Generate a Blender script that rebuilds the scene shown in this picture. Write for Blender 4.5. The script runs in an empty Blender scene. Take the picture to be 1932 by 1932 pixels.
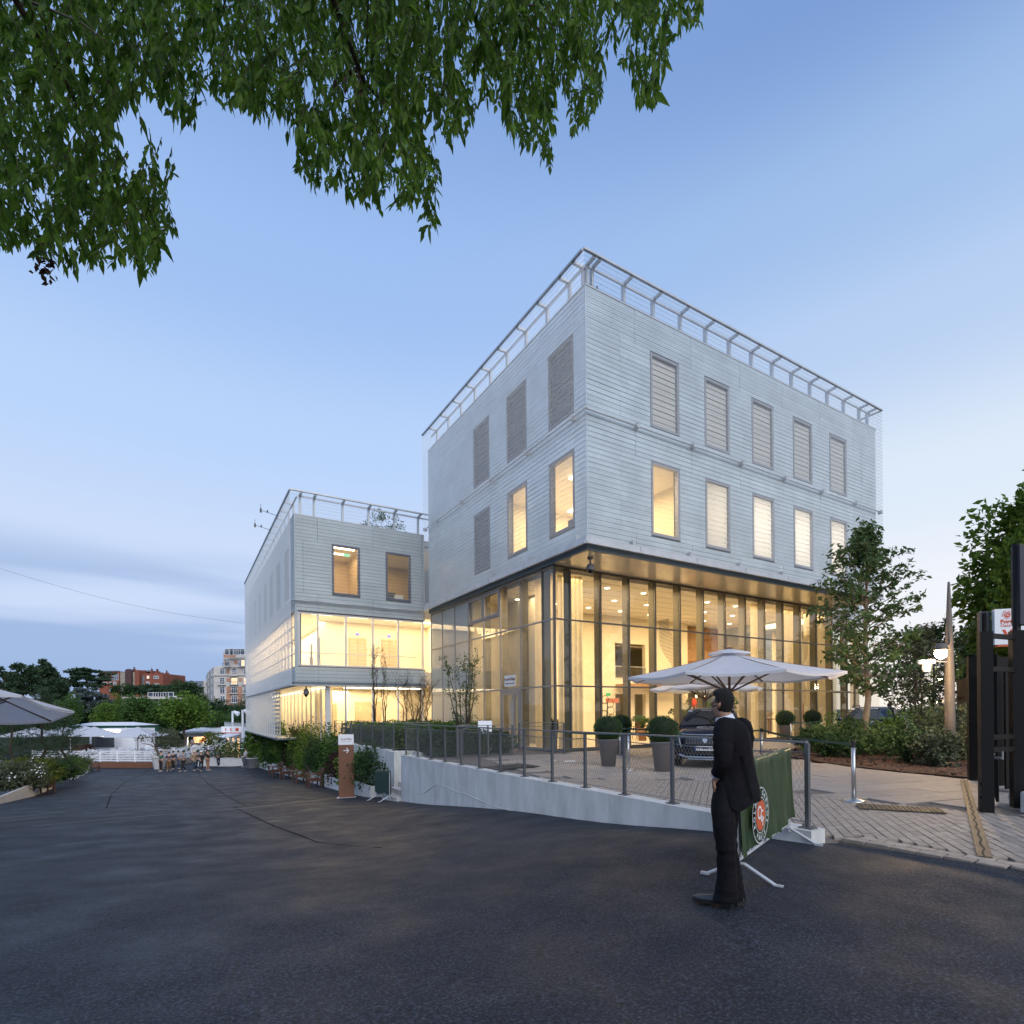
import bpy, math, random
import numpy as np
from mathutils import Vector, Matrix
random.seed(7)
rng = np.random.default_rng(7)
SC = bpy.context.scene
COL = SC.collection
# ------------------------------------------------------------------ camera
# picture coordinates below run 0..1932 over the square frame
FPX, PX, PY = 1033.26, 966.0, 1341.83
ROLL, YAW, EYE = math.radians(-0.5146), math.radians(58.919), 1.55
_fw = Vector((math.cos(YAW), math.sin(YAW), 0))
_rt0 = Vector((math.sin(YAW), -math.cos(YAW), 0))
_up0 = Vector((0, 0, 1))
_rt = _rt0 * math.cos(ROLL) + _up0 * math.sin(ROLL)
_up = -_rt0 * math.sin(ROLL) + _up0 * math.cos(ROLL)
cam_data = bpy.data.cameras.new("camera")
cam = bpy.data.objects.new("camera", cam_data)
COL.objects.link(cam)
M = Matrix((_rt, _up, -_fw)).transposed().to_4x4()
M.translation = Vector((0, 0, EYE))
cam.matrix_world = M
cam_data.sensor_width = 36
cam_data.lens = 36 * FPX / 1932
cam_data.shift_y = (PY - 966) / 1932
cam_data.clip_start = 0.05
cam_data.clip_end = 6000
SC.camera = cam
# ------------------------------------------------------------------ view, world, sun
SC.view_settings.view_transform = 'Standard'
SC.view_settings.look = 'None'
SC.view_settings.gamma = 1.0
SC.view_settings.exposure = 0.10
SC.view_settings.use_curve_mapping = False
SC.render.engine = 'CYCLES'
SC.cycles.use_denoising = True
SC.cycles.max_bounces = 8
SC.cycles.diffuse_bounces = 3
SC.cycles.glossy_bounces = 3
SC.cycles.transmission_bounces = 4
SC.cycles.transparent_max_bounces = 24
SC.cycles.sample_clamp_indirect = 4.0
SC.cycles.caustics_reflective = False
SC.cycles.caustics_refractive = False
SC.cycles.use_fast_gi = False
SUN_EL, SUN_AZ = math.radians(38), math.atan2(-1.0, -0.16)   # azimuth of the sun, from +X towards +Y
world = bpy.data.worlds.new("World")
SC.world = world
world.use_nodes = True
wn, wl = world.node_tree.nodes, world.node_tree.links
wn.clear()
def wnode(t, **k):
 n = wn.new(t)
 for a, b in k.items():
  setattr(n, a, b)
 return n
def wmath(op, a, b=None, c=None):
 n = wnode('ShaderNodeMath', operation=op)
 for i, v in enumerate((a, b, c)):
  if v is None:
   continue
  if isinstance(v, (int, float)):
   n.inputs[i].default_value = v
  else:
   wl.new(v, n.inputs[i])
 return n.outputs[0]
def wmix(fac, a, b, blend='MIX'):
 n = wnode('ShaderNodeMix', data_type='RGBA', blend_type=blend)
 for i, v in ((0, fac), (6, a), (7, b)):
  if isinstance(v, (int, float)):
   n.inputs[i].default_value = v
  elif isinstance(v, tuple):
   n.inputs[i].default_value = (*v, 1)
  else:
   wl.new(v, n.inputs[i])
 return n.outputs[2]
def wramp(x, stops):
 n = wnode('ShaderNodeValToRGB')
 r = n.color_ramp
 r.interpolation = 'EASE'
 while len(r.elements) < len(stops):
  r.elements.new(0.5)
 for e, (p, c) in zip(r.elements, stops):
  e.position = p
  e.color = (*c, 1) if isinstance(c, tuple) else (c, c, c, 1)
 wl.new(x, n.inputs[0])
 return n.outputs[0]
tc = wnode('ShaderNodeTexCoord')
sep = wnode('ShaderNodeSeparateXYZ')
wl.new(tc.outputs['Generated'], sep.inputs[0])
dx, dy, dz = sep.outputs
elev = wmath('MAXIMUM', dz, 0.0)
blue = wramp(elev, [(0.0, (0.47, 0.58, 0.82)), (0.12, (0.55, 0.65, 0.86)), (0.25, (0.56, 0.67, 0.88)), (0.42, (0.46, 0.62, 0.90)), (0.60, (0.33, 0.50, 0.84)), (0.78, (0.22, 0.37, 0.70)), (1.0, (0.15, 0.27, 0.55))])
pale = wramp(elev, [(0.0, (0.95, 0.87, 0.79)), (0.15, (0.84, 0.85, 0.90)), (0.32, (0.69, 0.78, 0.89)), (0.50, (0.46, 0.60, 0.84)), (0.62, (0.34, 0.50, 0.78)), (0.76, (0.18, 0.31, 0.62)), (1.0, (0.12, 0.22, 0.48))])
# towards the afterglow (+X side) the sky is pale, away from it blue
glow = wmath('MULTIPLY_ADD', dx, 0.86, wmath('MULTIPLY_ADD', dy, -0.50, 0.42))
glow_f = wramp(glow, [(0.25, 0.0), (0.95, 1.0)])
sky_c = wmix(glow_f, blue, pale)
# the physical sky of the same low sun, blended in
nish = wnode('ShaderNodeTexSky', sky_type='NISHITA')
nish.sun_disc = False
nish.sun_elevation = SUN_EL
nish.sun_rotation = math.pi / 2 - SUN_AZ
nish_c = wmix(1.0, nish.outputs[0], (0.10, 0.10, 0.10), 'MULTIPLY')
sky_c = wmix(0.08, sky_c, nish_c)
# long cloud bands low over the horizon away from the glow
mp = wnode('ShaderNodeMapping')
mp.inputs['Scale'].default_value = (1.0, 1.0, 9.0)
wl.new(tc.outputs['Generated'], mp.inputs[0])
nz = wnode('ShaderNodeTexNoise')
nz.inputs['Scale'].default_value = 1.5
nz.inputs['Detail'].default_value = 5
nz.inputs['Roughness'].default_value = 0.42
nz.inputs['Distortion'].default_value = 0.25
wl.new(mp.outputs[0], nz.inputs['Vector'])
cl = wramp(nz.outputs[0], [(0.40, 0.0), (0.62, 1.0)])
band = wramp(elev, [(0.0, 1.0), (0.11, 0.95), (0.20, 0.75), (0.27, 0.0)])
away = wramp(glow, [(0.10, 1.0), (0.62, 0.0)])
cl = wmath('MULTIPLY', wmath('MULTIPLY', cl, band), away)
sky_c = wmix(wmath('MULTIPLY', cl, 0.80), sky_c, (0.26, 0.385, 0.64))
bg = wnode('ShaderNodeBackground')
bg.inputs['Strength'].default_value = 1.05
wl.new(sky_c, bg.inputs[0])
wo = wnode('ShaderNodeOutputWorld')
wl.new(bg.outputs[0], wo.inputs[0])
sun_d = bpy.data.lights.new("sun", 'SUN')
sun_d.energy = 2.0
sun_d.angle = math.radians(50)
sun_d.color = (1.0, 0.97, 0.95)
sun = bpy.data.objects.new("sun", sun_d)
COL.objects.link(sun)
_sd = Vector((math.cos(SUN_EL) * math.cos(SUN_AZ), math.cos(SUN_EL) * math.sin(SUN_AZ), math.sin(SUN_EL)))
sun.rotation_euler = _sd.to_track_quat('Z', 'Y').to_euler()
sun.location = _sd * 60
# ------------------------------------------------------------------ measuring
def ray(u, v):
 return _fw + _rt * ((u - PX) / FPX) - _up * ((v - PY) / FPX)
EYEV = Vector((0, 0, EYE))
def P(u, v, d):
 return EYEV + ray(u, v) * d
def atZ(u, v, z):
 r = ray(u, v)
 return EYEV + r * ((z - EYE) / r.z)
def atX(u, v, x):
 r = ray(u, v)
 return EYEV + r * (x / r.x)
def atY(u, v, y):
 r = ray(u, v)
 return EYEV + r * (y / r.y)
# road heights: measured points, joined by a smooth surface
_ctl = [(966, 1932, 2.85), (0, 1932, 2.85), (1932, 1932, 2.8), (1390, 1713, 4.5), (1700, 1800, 3.6), (1570, 1587, 6.65), (1932, 1640, 5.25),
  (0, 1700, 5.35), (500, 1700, 5.2), (654, 1505, 21.5), (590, 1488, 26.0), (480, 1447, 47.0), (345, 1456, 47.0),
  (288, 1449, 51.0), (80, 1500, 25.7), (0, 1516, 21.2), (440, 1413, 85.0), (150, 1449, 52.0), (300, 1560, 12.9), (120, 1560, 12.9), (700, 1600, 8.9)]
_cp = [P(*c) for c in _ctl] + [Vector((x, y, -0.08)) for x, y in ((0, 0), (6, -4), (-6, 4), (12, -2), (10, -12), (-10, -6), (0, -14))]
_cp += [Vector((-30, 20, -1.6)), Vector((-40, 60, -3.6)), Vector((20, 100, -4.0)), Vector((60, 120, -4.2)), Vector((-30, 110, -4.2)), Vector((120, 40, -2.0)), Vector((60, -10, -0.2))]
_cp += [atX(u, v, 6.3) for u, v in ((763, 1511), (802, 1516), (866, 1520), (951, 1526), (991, 1530), (1085, 1543), (1214, 1557), (1345, 1567))]
_cp += [Vector((x, y, -.012)) for x, y in ((6.55, 3.3), (6.7, 2.7), (6.75, 2.1), (6.9, 1.6), (7.3, 0.2), (7.9, -1.5))]
_cx = np.array([(p.x, p.y) for p in _cp])
_cz = np.array([p.z for p in _cp])
_D = np.sqrt(((_cx[:, None] - _cx[None]) ** 2).sum(-1) + 4.0)
_n = len(_cx)
_A = np.block([[_D, np.ones((_n, 1))], [np.ones((1, _n)), np.zeros((1, 1))]])
_w = np.linalg.solve(_A, np.concatenate([_cz, [0]]))
def ground_z(x, y):
 x, y = np.asarray(x, float), np.asarray(y, float)
 dd = np.sqrt((x[..., None] - _cx[:, 0]) ** 2 + (y[..., None] - _cx[:, 1]) ** 2 + 4.0)
 return np.minimum(dd @ _w[:-1] + _w[-1], -0.016)
def gz(x, y):
 return float(ground_z(np.array([x]), np.array([y]))[0])
def G(u, v):
 """where the picture ray meets the road"""
 r = ray(u, v)
 ts = np.geomspace(1.0, 300.0, 3000)
 zz = EYE + r.z * ts - ground_z(r.x * ts, r.y * ts)
 i = int(np.argmax(zz < 0))
 return EYEV + r * float(ts[i])
# ------------------------------------------------------------------ mesh building
class MB:
 def __init__(s):
  s.v, s.f = [], []
 def add(s, vs, fs):
  o = len(s.v)
  s.v.extend([tuple(p) for p in vs])
  s.f.extend([tuple(i + o for i in f) for f in fs])
  return s
 def box(s, x0, x1, y0, y1, z0, z1):
  return s.add([(x0, y0, z0), (x1, y0, z0), (x1, y1, z0), (x0, y1, z0), (x0, y0, z1), (x1, y0, z1), (x1, y1, z1), (x0, y1, z1)], BOXF)
 def obox(s, c, a, b, h):
  """box about centre c with half axes a, b, h"""
  c, a, b, h = Vector(c), Vector(a), Vector(b), Vector(h)
  return s.add([c - a - b - h, c + a - b - h, c + a + b - h, c - a + b - h, c - a - b + h, c + a - b + h, c + a + b + h, c - a + b + h], BOXF)
 def beam(s, p, q, w, h, up=(0, 0, 1)):
  p, q = Vector(p), Vector(q)
  d = (q - p).normalized()
  side = d.cross(Vector(up))
  if side.length < 1e-5:
   side = d.cross(Vector((1, 0, 0)))
  side.normalize()
  n = side.cross(d)
  return s.obox((p + q) / 2, (q - p) / 2, side * (w / 2), n * (h / 2))
 def tube(s, p, q, r0, r1=None, n=8, caps=True):
  return s.path([p, q], [r0, r0 if r1 is None else r1], n, caps)
 def path(s, pts, rad, n=8, caps=True, squash=1.0):
  pts = [Vector(p) for p in pts]
  if not hasattr(rad, '__len__'):
   rad = [rad] * len(pts)
  o = len(s.v)
  ref = None
  for i, p in enumerate(pts):
   d = pts[min(i + 1, len(pts) - 1)] - pts[max(i - 1, 0)]
   d = d.normalized() if d.length > 1e-9 else Vector((0, 0, 1))
   if ref is None:
    ref = d.cross(Vector((0, 0, 1)))
    if ref.length < 1e-3:
     ref = Vector((1, 0, 0))
   a = (ref - d * ref.dot(d)).normalized()
   b = d.cross(a)
   ref = a
   for k in range(n):
    t = 2 * math.pi * k / n
    s.v.append(tuple(p + a * (math.cos(t) * rad[i]) + b * (math.sin(t) * rad[i] * squash)))
  for i in range(len(pts) - 1):
   for k in range(n):
    k2 = (k + 1) % n
    s.f.append((o + i * n + k, o + i * n + k2, o + (i + 1) * n + k2, o + (i + 1) * n + k))
  if caps:
   s.f.append(tuple(o + k for k in range(n))[::-1])
   s.f.append(tuple(o + (len(pts) - 1) * n + k for k in range(n)))
  return s
 def rings(s, rings, caps=True, closed=True):
  """loft through rings of equal point counts"""
  o = len(s.v)
  n = len(rings[0])
  for r in rings:
   s.v.extend([tuple(p) for p in r])
  for i in range(len(rings) - 1):
   for k in range(n if closed else n - 1):
    k2 = (k + 1) % n
    s.f.append((o + i * n + k, o + i * n + k2, o + (i + 1) * n + k2, o + (i + 1) * n + k))
  if caps:
   s.f.append(tuple(o + k for k in range(n))[::-1])
   s.f.append(tuple(o + (len(rings) - 1) * n + k for k in range(n)))
  return s
 def lathe(s, prof, c=(0, 0, 0), n=16, caps=True):
  return s.rings([[(c[0] + r * math.cos(2 * math.pi * k / n), c[1] + r * math.sin(2 * math.pi * k / n), c[2] + z) for k in range(n)] for r, z in prof], caps)
 def ball(s, c, r, n=10, m=6, sz=1.0):
  return s.lathe([(max(r * math.sin(math.pi * i / m), 1e-3), -r * sz * math.cos(math.pi * i / m)) for i in range(m + 1)], c, n)
 def prism(s, poly, z0, z1):
  n = len(poly)
  o = len(s.v)
  s.v.extend([(p[0], p[1], z0 if len(p) < 3 else p[2] + z0) for p in poly])
  s.v.extend([(p[0], p[1], z1 if len(p) < 3 else p[2] + z1) for p in poly])
  s.f.append(tuple(o + k for k in range(n))[::-1])
  s.f.append(tuple(o + n + k for k in range(n)))
  for k in range(n):
   k2 = (k + 1) % n
   s.f.append((o + k, o + k2, o + n + k2, o + n + k))
  return s
 def quad(s, a, b, c, d):
  return s.add([a, b, c, d], [(0, 1, 2, 3)])
 def mesh(s, name):
  me = bpy.data.meshes.new(name)
  me.from_pydata(s.v, [], s.f)
  me.validate(verbose=False)
  return me
BOXF = [(0, 3, 2, 1), (4, 5, 6, 7), (0, 1, 5, 4), (1, 2, 6, 5), (2, 3, 7, 6), (3, 0, 4, 7)]
def link(name, data, parent=None, loc=None):
 o = bpy.data.objects.new(name, data)
 COL.objects.link(o)
 if parent is not None:
  o.parent = parent
  if loc is None and parent.type == 'EMPTY' and not parent.get('_local'):
   loc = -parent.location
 if loc is not None:
  o.location = loc
 return o
def build(name, mb, m, parent=None, smooth=False, kind=None, label=None):
 """one mesh object from a MB (or a ready mesh)"""
 me = mb.mesh(name) if isinstance(mb, MB) else mb
 if m is not None and not me.materials:
  me.materials.append(m)
 if smooth:
  me.polygons.foreach_set('use_smooth', [True] * len(me.polygons))
 o = link(name, me, parent)
 if kind:
  o['kind'] = kind
 if label:
  o['label'] = label
 return o
def tag(o, label, cat=None, group=None, kind=None):
 o['label'] = label
 if cat:
  o['category'] = cat
 if group:
  o['group'] = group
 if kind:
  o['kind'] = kind
 return o
def thing(name, label, cat, loc=(0, 0, 0), rz=0.0, group=None, local=False):
 """an Empty at the thing's base; parts are in world space unless local"""
 o = bpy.data.objects.new(name, None)
 COL.objects.link(o)
 o.empty_display_size = 0.1
 o.location = loc
 if local or rz:
  o.rotation_euler = (0, 0, rz)
  o['_local'] = 1
 return tag(o, label, cat, group)
def dup(root, loc, rz=0.0, label=None, scale=None):
 """copy of a thing with its parts and sub-parts"""
 def cp(o, par):
  c = o.copy()
  COL.objects.link(c)
  if par is not None:
   c.parent = par
  for ch in list(o.children):
   cp(ch, c)
  return c
 r = cp(root, None)
 r.location = loc
 r.rotation_euler = (0, 0, rz)
 if label:
  r['label'] = label
 if scale is not None:
  r.scale = scale if hasattr(scale, '__len__') else (scale,) * 3
 return r
_unit = {}
def block(name, m, x0, x1, y0, y1, z0, z1, parent, rot=None):
 """a box part that shares one unit mesh with its alike pieces"""
 key = m.name
 if key not in _unit:
  me = MB().box(-.5, .5, -.5, .5, -.5, .5).mesh("unit_" + m.name)
  me.materials.append(m)
  _unit[key] = me
 o = link(name, _unit[key], parent, loc=Vector(((x0 + x1) / 2, (y0 + y1) / 2, (z0 + z1) / 2)) - (parent.location if parent is not None and parent.type == 'EMPTY' else Vector()))
 o.scale = (x1 - x0, y1 - y0, z1 - z0)
 if rot:
  o.rotation_euler = rot
 return o
def text_mesh(s, size, m, name='lettering', align='CENTER', bold=0.0, depth=0.002):
 cu = bpy.data.curves.new(name, 'FONT')
 cu.body = s
 cu.size = size
 cu.align_x = align
 cu.align_y = 'CENTER'
 cu.extrude = depth
 cu.offset = bold
 cu.resolution_u = 2
 t = bpy.data.objects.new('tmp_text', cu)
 COL.objects.link(t)
 dg = bpy.context.evaluated_depsgraph_get()
 me = bpy.data.meshes.new_from_object(t.evaluated_get(dg))
 bpy.data.objects.remove(t)
 bpy.data.curves.remove(cu)
 me.name = name
 me.materials.clear()
 me.materials.append(m)
 return me
def place_text(s, size, m, c, right, upv, parent, name='lettering', align='CENTER', bold=0.0):
 """flat print with its own axes, set at c"""
 me = text_mesh(s, size, m, name, align, bold)
 right, upv = Vector(right).normalized(), Vector(upv).normalized()
 R_ = Matrix((right, upv, right.cross(upv))).transposed().to_4x4()
 R_.translation = Vector(c)
 me.transform(R_)
 return build(name, me, None, parent)
# ------------------------------------------------------------------ materials
_mats = {}
def mat(name, col, rough=0.6, metal=0.0, var=0.10, scale=3.0, bump=0.0, bscale=60.0, spec=0.5, rand=0.0, emit=None, emit_s=0.0, trans=0.0, detail=4.0, col2=None, stretch=None):
 if name in _mats:
  return _mats[name]
 m = bpy.data.materials.new(name)
 m.use_nodes = True
 nt = m.node_tree
 N, L = nt.nodes, nt.links
 b = N['Principled BSDF']
 b.inputs['Roughness'].default_value = rough
 b.inputs['Metallic'].default_value = metal
 b.inputs['Specular IOR Level'].default_value = spec
 geo = N.new('ShaderNodeNewGeometry')
 vec = geo.outputs['Position']
 if stretch:
  mpn = N.new('ShaderNodeMapping')
  mpn.inputs['Scale'].default_value = stretch
  L.new(vec, mpn.inputs[0])
  vec = mpn.outputs[0]
 if var > 0 or col2:
  n1 = N.new('ShaderNodeTexNoise')
  n1.inputs['Scale'].default_value = scale
  n1.inputs['Detail'].default_value = detail
  n1.inputs['Roughness'].default_value = 0.62
  L.new(vec, n1.inputs['Vector'])
  cr = N.new('ShaderNodeValToRGB')
  cr.color_ramp.elements[0].position = 0.32
  cr.color_ramp.elements[1].position = 0.68
  c2 = col2 or tuple(min(1, c * (1 + var)) for c in col)
  c1 = col if col2 else tuple(c * (1 - var) for c in col)
  cr.color_ramp.elements[0].color = (*c1, 1)
  cr.color_ramp.elements[1].color = (*c2, 1)
  L.new(n1.outputs[0], cr.inputs[0])
  out = cr.outputs[0]
  if rand > 0:
   oi = N.new('ShaderNodeObjectInfo')
   mr = N.new('ShaderNodeMapRange')
   mr.inputs['To Min'].default_value = 1 - rand
   mr.inputs['To Max'].default_value = 1 + rand
   L.new(oi.outputs['Random'], mr.inputs['Value'])
   hv = N.new('ShaderNodeHueSaturation')
   L.new(mr.outputs[0], hv.inputs['Value'])
   L.new(out, hv.inputs['Color'])
   out = hv.outputs[0]
  L.new(out, b.inputs['Base Color'])
 else:
  b.inputs['Base Color'].default_value = (*col, 1)
 if bump > 0:
  n2 = N.new('ShaderNodeTexNoise')
  n2.inputs['Scale'].default_value = bscale
  n2.inputs['Detail'].default_value = 3
  L.new(vec, n2.inputs['Vector'])
  bp = N.new('ShaderNodeBump')
  bp.inputs['Strength'].default_value = bump
  bp.inputs['Distance'].default_value = 0.02
  L.new(n2.outputs[0], bp.inputs['Height'])
  L.new(bp.outputs[0], b.inputs['Normal'])
 if emit:
  b.inputs['Emission Color'].default_value = (*emit, 1)
  b.inputs['Emission Strength'].default_value = emit_s
 if trans > 0:
  tr = N.new('ShaderNodeBsdfTranslucent')
  if var > 0 or col2:
   L.new(out, tr.inputs[0])
  else:
   tr.inputs[0].default_value = (*col, 1)
  mx = N.new('ShaderNodeMixShader')
  mx.inputs[0].default_value = trans
  o = N['Material Output']
  L.new(b.outputs[0], mx.inputs[1])
  L.new(tr.outputs[0], mx.inputs[2])
  L.new(mx.outputs[0], o.inputs[0])
 _mats[name] = m
 return m
def glass(name, tint=(0.95, 0.945, 0.915), rough=0.0, refl=0.65, frost=0.0, frost_col=(0.75, 0.82, 0.84)):
 """thin clear pane: see-through with a mirror share that grows towards grazing view"""
 m = bpy.data.materials.new(name)
 m.use_nodes = True
 N, L = m.node_tree.nodes, m.node_tree.links
 N.remove(N['Principled BSDF'])
 t = N.new('ShaderNodeBsdfTransparent')
 t.inputs[0].default_value = (*tint, 1)
 g = N.new('ShaderNodeBsdfGlossy')
 g.inputs['Roughness'].default_value = rough
 lw = N.new('ShaderNodeLayerWeight')      # Facing is the same from both sides of the pane
 lw.inputs['Blend'].default_value = 0.5
 p5 = N.new('ShaderNodeMath')
 p5.operation = 'POWER'
 p5.inputs[1].default_value = 4.0
 L.new(lw.outputs['Facing'], p5.inputs[0])
 fr = N.new('ShaderNodeMath')
 fr.operation = 'MULTIPLY_ADD'
 fr.inputs[1].default_value = refl
 fr.inputs[2].default_value = min(.05, refl * .08)
 L.new(p5.outputs[0], fr.inputs[0])
 base = t.outputs[0]
 if frost > 0:
  df = N.new('ShaderNodeBsdfDiffuse')
  df.inputs[0].default_value = (*frost_col, 1)
  tl = N.new('ShaderNodeBsdfTranslucent')
  tl.inputs[0].default_value = (*frost_col, 1)
  a = N.new('ShaderNodeMixShader')
  a.inputs[0].default_value = 0.5
  L.new(df.outputs[0], a.inputs[1])
  L.new(tl.outputs[0], a.inputs[2])
  b = N.new('ShaderNodeMixShader')
  b.inputs[0].default_value = frost
  L.new(base, b.inputs[1])
  L.new(a.outputs[0], b.inputs[2])
  base = b.outputs[0]
 mx = N.new('ShaderNodeMixShader')
 L.new(fr.outputs[0], mx.inputs[0])
 L.new(base, mx.inputs[1])
 L.new(g.outputs[0], mx.inputs[2])
 L.new(mx.outputs[0], N['Material Output'].inputs[0])
 return m
def emitter(name, col, s):
 m = bpy.data.materials.new(name)
 m.use_nodes = True
 N, L = m.node_tree.nodes, m.node_tree.links
 N.remove(N['Principled BSDF'])
 e = N.new('ShaderNodeEmission')
 e.inputs[0].default_value = (*col, 1)
 e.inputs[1].default_value = s
 L.new(e.outputs[0], N['Material Output'].inputs[0])
 return m
def area_light(name, loc, sx, sy, power, col, rot=(0, 0, 0), parent=None):
 d = bpy.data.lights.new(name, 'AREA')
 d.shape = 'RECTANGLE'
 d.size, d.size_y = sx, sy
 d.energy = power
 d.color = col
 o = link(name, d)
 o.location = loc
 o.rotation_euler = rot
 return o
def point_light(name, loc, power, col, r=0.1):
 d = bpy.data.lights.new(name, 'POINT')
 d.energy = power
 d.color = col
 d.shadow_soft_size = r
 o = link(name, d)
 o.location = loc
 return o
WARM = (1.0, 0.73, 0.41)
m_clad = mat('galvanised_cladding', (0.58, 0.65, 0.68), 0.36, 0.35, 0.12, 0.8, rand=0.07, spec=0.6)
m_dark_gap = mat('dark_joint', (0.05, 0.06, 0.07), 0.8, var=0)
m_steel = mat('galvanised_steel', (0.52, 0.54, 0.57), 0.45, 0.35, 0.12, 2.0)
m_veil = mat('veil_wire', (0.68, 0.71, 0.74), 0.4, 0.3, 0)
m_alu_dark = mat('dark_bronze_aluminium', (0.10, 0.095, 0.085), 0.42, 0.2, 0.06)
m_alu_grey = mat('grey_aluminium', (0.30, 0.29, 0.29), 0.45, 0.2, 0.05)
m_fin = mat('olive_glazing_fin', (0.20, 0.18, 0.13), 0.55, 0.0, 0.06)
m_winframe = mat('window_reveal', (0.34, 0.345, 0.37), 0.5, 0.2, 0.06)
m_glass = glass('clear_glass')
m_glass_win = glass('window_glass', refl=.10)
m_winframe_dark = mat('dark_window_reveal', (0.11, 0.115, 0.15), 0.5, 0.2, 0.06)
m_frost = glass('frosted_glass', frost=0.72)
m_cream = mat('cream_plaster', (0.78, 0.70, 0.54), 0.8, var=0.03)
m_white = mat('white_paint', (0.78, 0.78, 0.77), 0.5, var=0.04)
m_ceil = mat('white_ceiling', (0.80, 0.76, 0.68), 0.7, var=0.02)
m_soffit = mat('pale_soffit_board', (0.62, 0.58, 0.50), 0.22, 0.0, 0.04, spec=0.7)
m_floor_in = mat('pale_interior_floor', (0.60, 0.54, 0.44), 0.35, var=0.05)
m_concrete = mat('cast_concrete', (0.60, 0.60, 0.58), 0.8, var=0.17, scale=2.2, bump=0.2, bscale=30, detail=7, stretch=(1.3, 1.3, .5))
m_wood_dark = mat('dark_stained_wood', (0.085, 0.035, 0.02), 0.5, var=0.3, scale=6, stretch=(2, 2, 12))
m_wood_mid = mat('brown_wood', (0.17, 0.075, 0.04), 0.5, var=0.28, scale=5, stretch=(14, 14, 1.2))
m_curtain = mat('sheer_curtain', (0.74, 0.67, 0.50), 0.9, var=0.05, trans=0.45)
m_blind = mat('grey_blind', (0.70, 0.70, 0.74), 0.7, var=0.03)
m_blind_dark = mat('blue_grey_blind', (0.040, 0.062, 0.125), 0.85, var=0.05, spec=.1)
m_lightstrip = emitter('light_strip', (1.0, 0.86, 0.62), 9.0)
m_downlight = emitter('downlight_glow', (1.0, 0.88, 0.66), 8.0)
# ================================================================== ground, road, plaza
def asphalt_mat():
 m = bpy.data.materials.new('asphalt')
 m.use_nodes = True
 N, L = m.node_tree.nodes, m.node_tree.links
 b = N['Principled BSDF']
 b.inputs['Roughness'].default_value = 0.62
 b.inputs['Specular IOR Level'].default_value = 0.25
 geo = N.new('ShaderNodeNewGeometry')
 def noise(sc, det, rough=0.6, dist=0.0, st=None):
  n = N.new('ShaderNodeTexNoise')
  n.inputs['Scale'].default_value = sc
  n.inputs['Detail'].default_value = det
  n.inputs['Roughness'].default_value = rough
  n.inputs['Distortion'].default_value = dist
  v = geo.outputs['Position']
  if st:
   mp_ = N.new('ShaderNodeMapping')
   mp_.inputs['Scale'].default_value = st
   mp_.inputs['Rotation'].default_value = (0, 0, 0.6)
   L.new(v, mp_.inputs[0])
   v = mp_.outputs[0]
  L.new(v, n.inputs['Vector'])
  return n.outputs[0]
 def ramp(x, stops):
  r = N.new('ShaderNodeValToRGB')
  while len(r.color_ramp.elements) < len(stops):
   r.color_ramp.elements.new(0.5)
  for e, (p, c) in zip(r.color_ramp.elements, stops):
   e.position = p
   e.color = (c, c, c, 1) if isinstance(c, (int, float)) else (*c, 1)
  L.new(x, r.inputs[0])
  return r.outputs[0]
 def mix(f, a, c, blend='MIX'):
  n = N.new('ShaderNodeMix')
  n.data_type = 'RGBA'
  n.blend_type = blend
  for i, v in ((0, f), (6, a), (7, c)):
   if isinstance(v, (int, float)):
    n.inputs[i].default_value = v
   elif isinstance(v, tuple):
    n.inputs[i].default_value = (*v, 1)
   else:
    L.new(v, n.inputs[i])
  return n.outputs[2]
 big = ramp(noise(0.33, 6, 0.65, 0.6), [(0.26, (0.0140, 0.0166, 0.0228)), (0.52, (0.0195, 0.0228, 0.0305)), (0.76, (0.031, 0.035, 0.0435))])
 drag = ramp(noise(0.5, 5, 0.7, 0.4, (1.0, 1.8, 1.0)), [(0.35, 0.92), (0.65, 1.08)])
 c = mix(1.0, big, drag, 'MULTIPLY')
 grain = ramp(noise(48, 2, 0.85), [(0.34, 0.20), (0.50, 0.9), (0.60, 2.0), (0.70, 4.0)])
 c = mix(0.85, c, grain, 'MULTIPLY')
 dust = ramp(noise(2.2, 7, 0.75, 1.0), [(0.60, 0.0), (0.80, 1.0)])
 c = mix(mix(1.0, dust, (0.16, 0.16, 0.16), 'MULTIPLY'), c, (0.12, 0.12, 0.125))
 L.new(c, b.inputs['Base Color'])
 bp = N.new('ShaderNodeBump')
 bp.inputs['Strength'].default_value = 0.7
 bp.inputs['Distance'].default_value = 0.012
 L.new(mix(0.5, noise(70, 2, 0.7), noise(18, 3, 0.6)), bp.inputs['Height'])
 L.new(bp.outputs[0], b.inputs['Normal'])
 rr = ramp(noise(1.2, 5), [(0.3, 0.50), (0.7, 0.78)])
 L.new(rr, b.inputs['Roughness'])
 return m
m_asphalt = asphalt_mat()
_gx = np.concatenate([np.arange(-62, -14, 4.0), np.arange(-14, 7.0, 0.7), np.array([6.9, 7.6, 9, 12, 16, 22, 30, 40, 52, 64, 80])])
_gy = np.concatenate([np.arange(-26, -4, 4.0), np.arange(-4, 20, 0.7), np.arange(20, 60, 1.5), np.arange(60, 131, 5.0)])
XX, YY = np.meshgrid(_gx, _gy)
ZZ = ground_z(XX, YY)
ZZ = np.where(XX > 7.2, np.minimum(ZZ, -0.30), ZZ)
mb = MB()
nx_, ny_ = len(_gx), len(_gy)
mb.v = [tuple(p) for p in np.stack([XX.ravel(), YY.ravel(), ZZ.ravel()], 1).tolist()]
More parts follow.
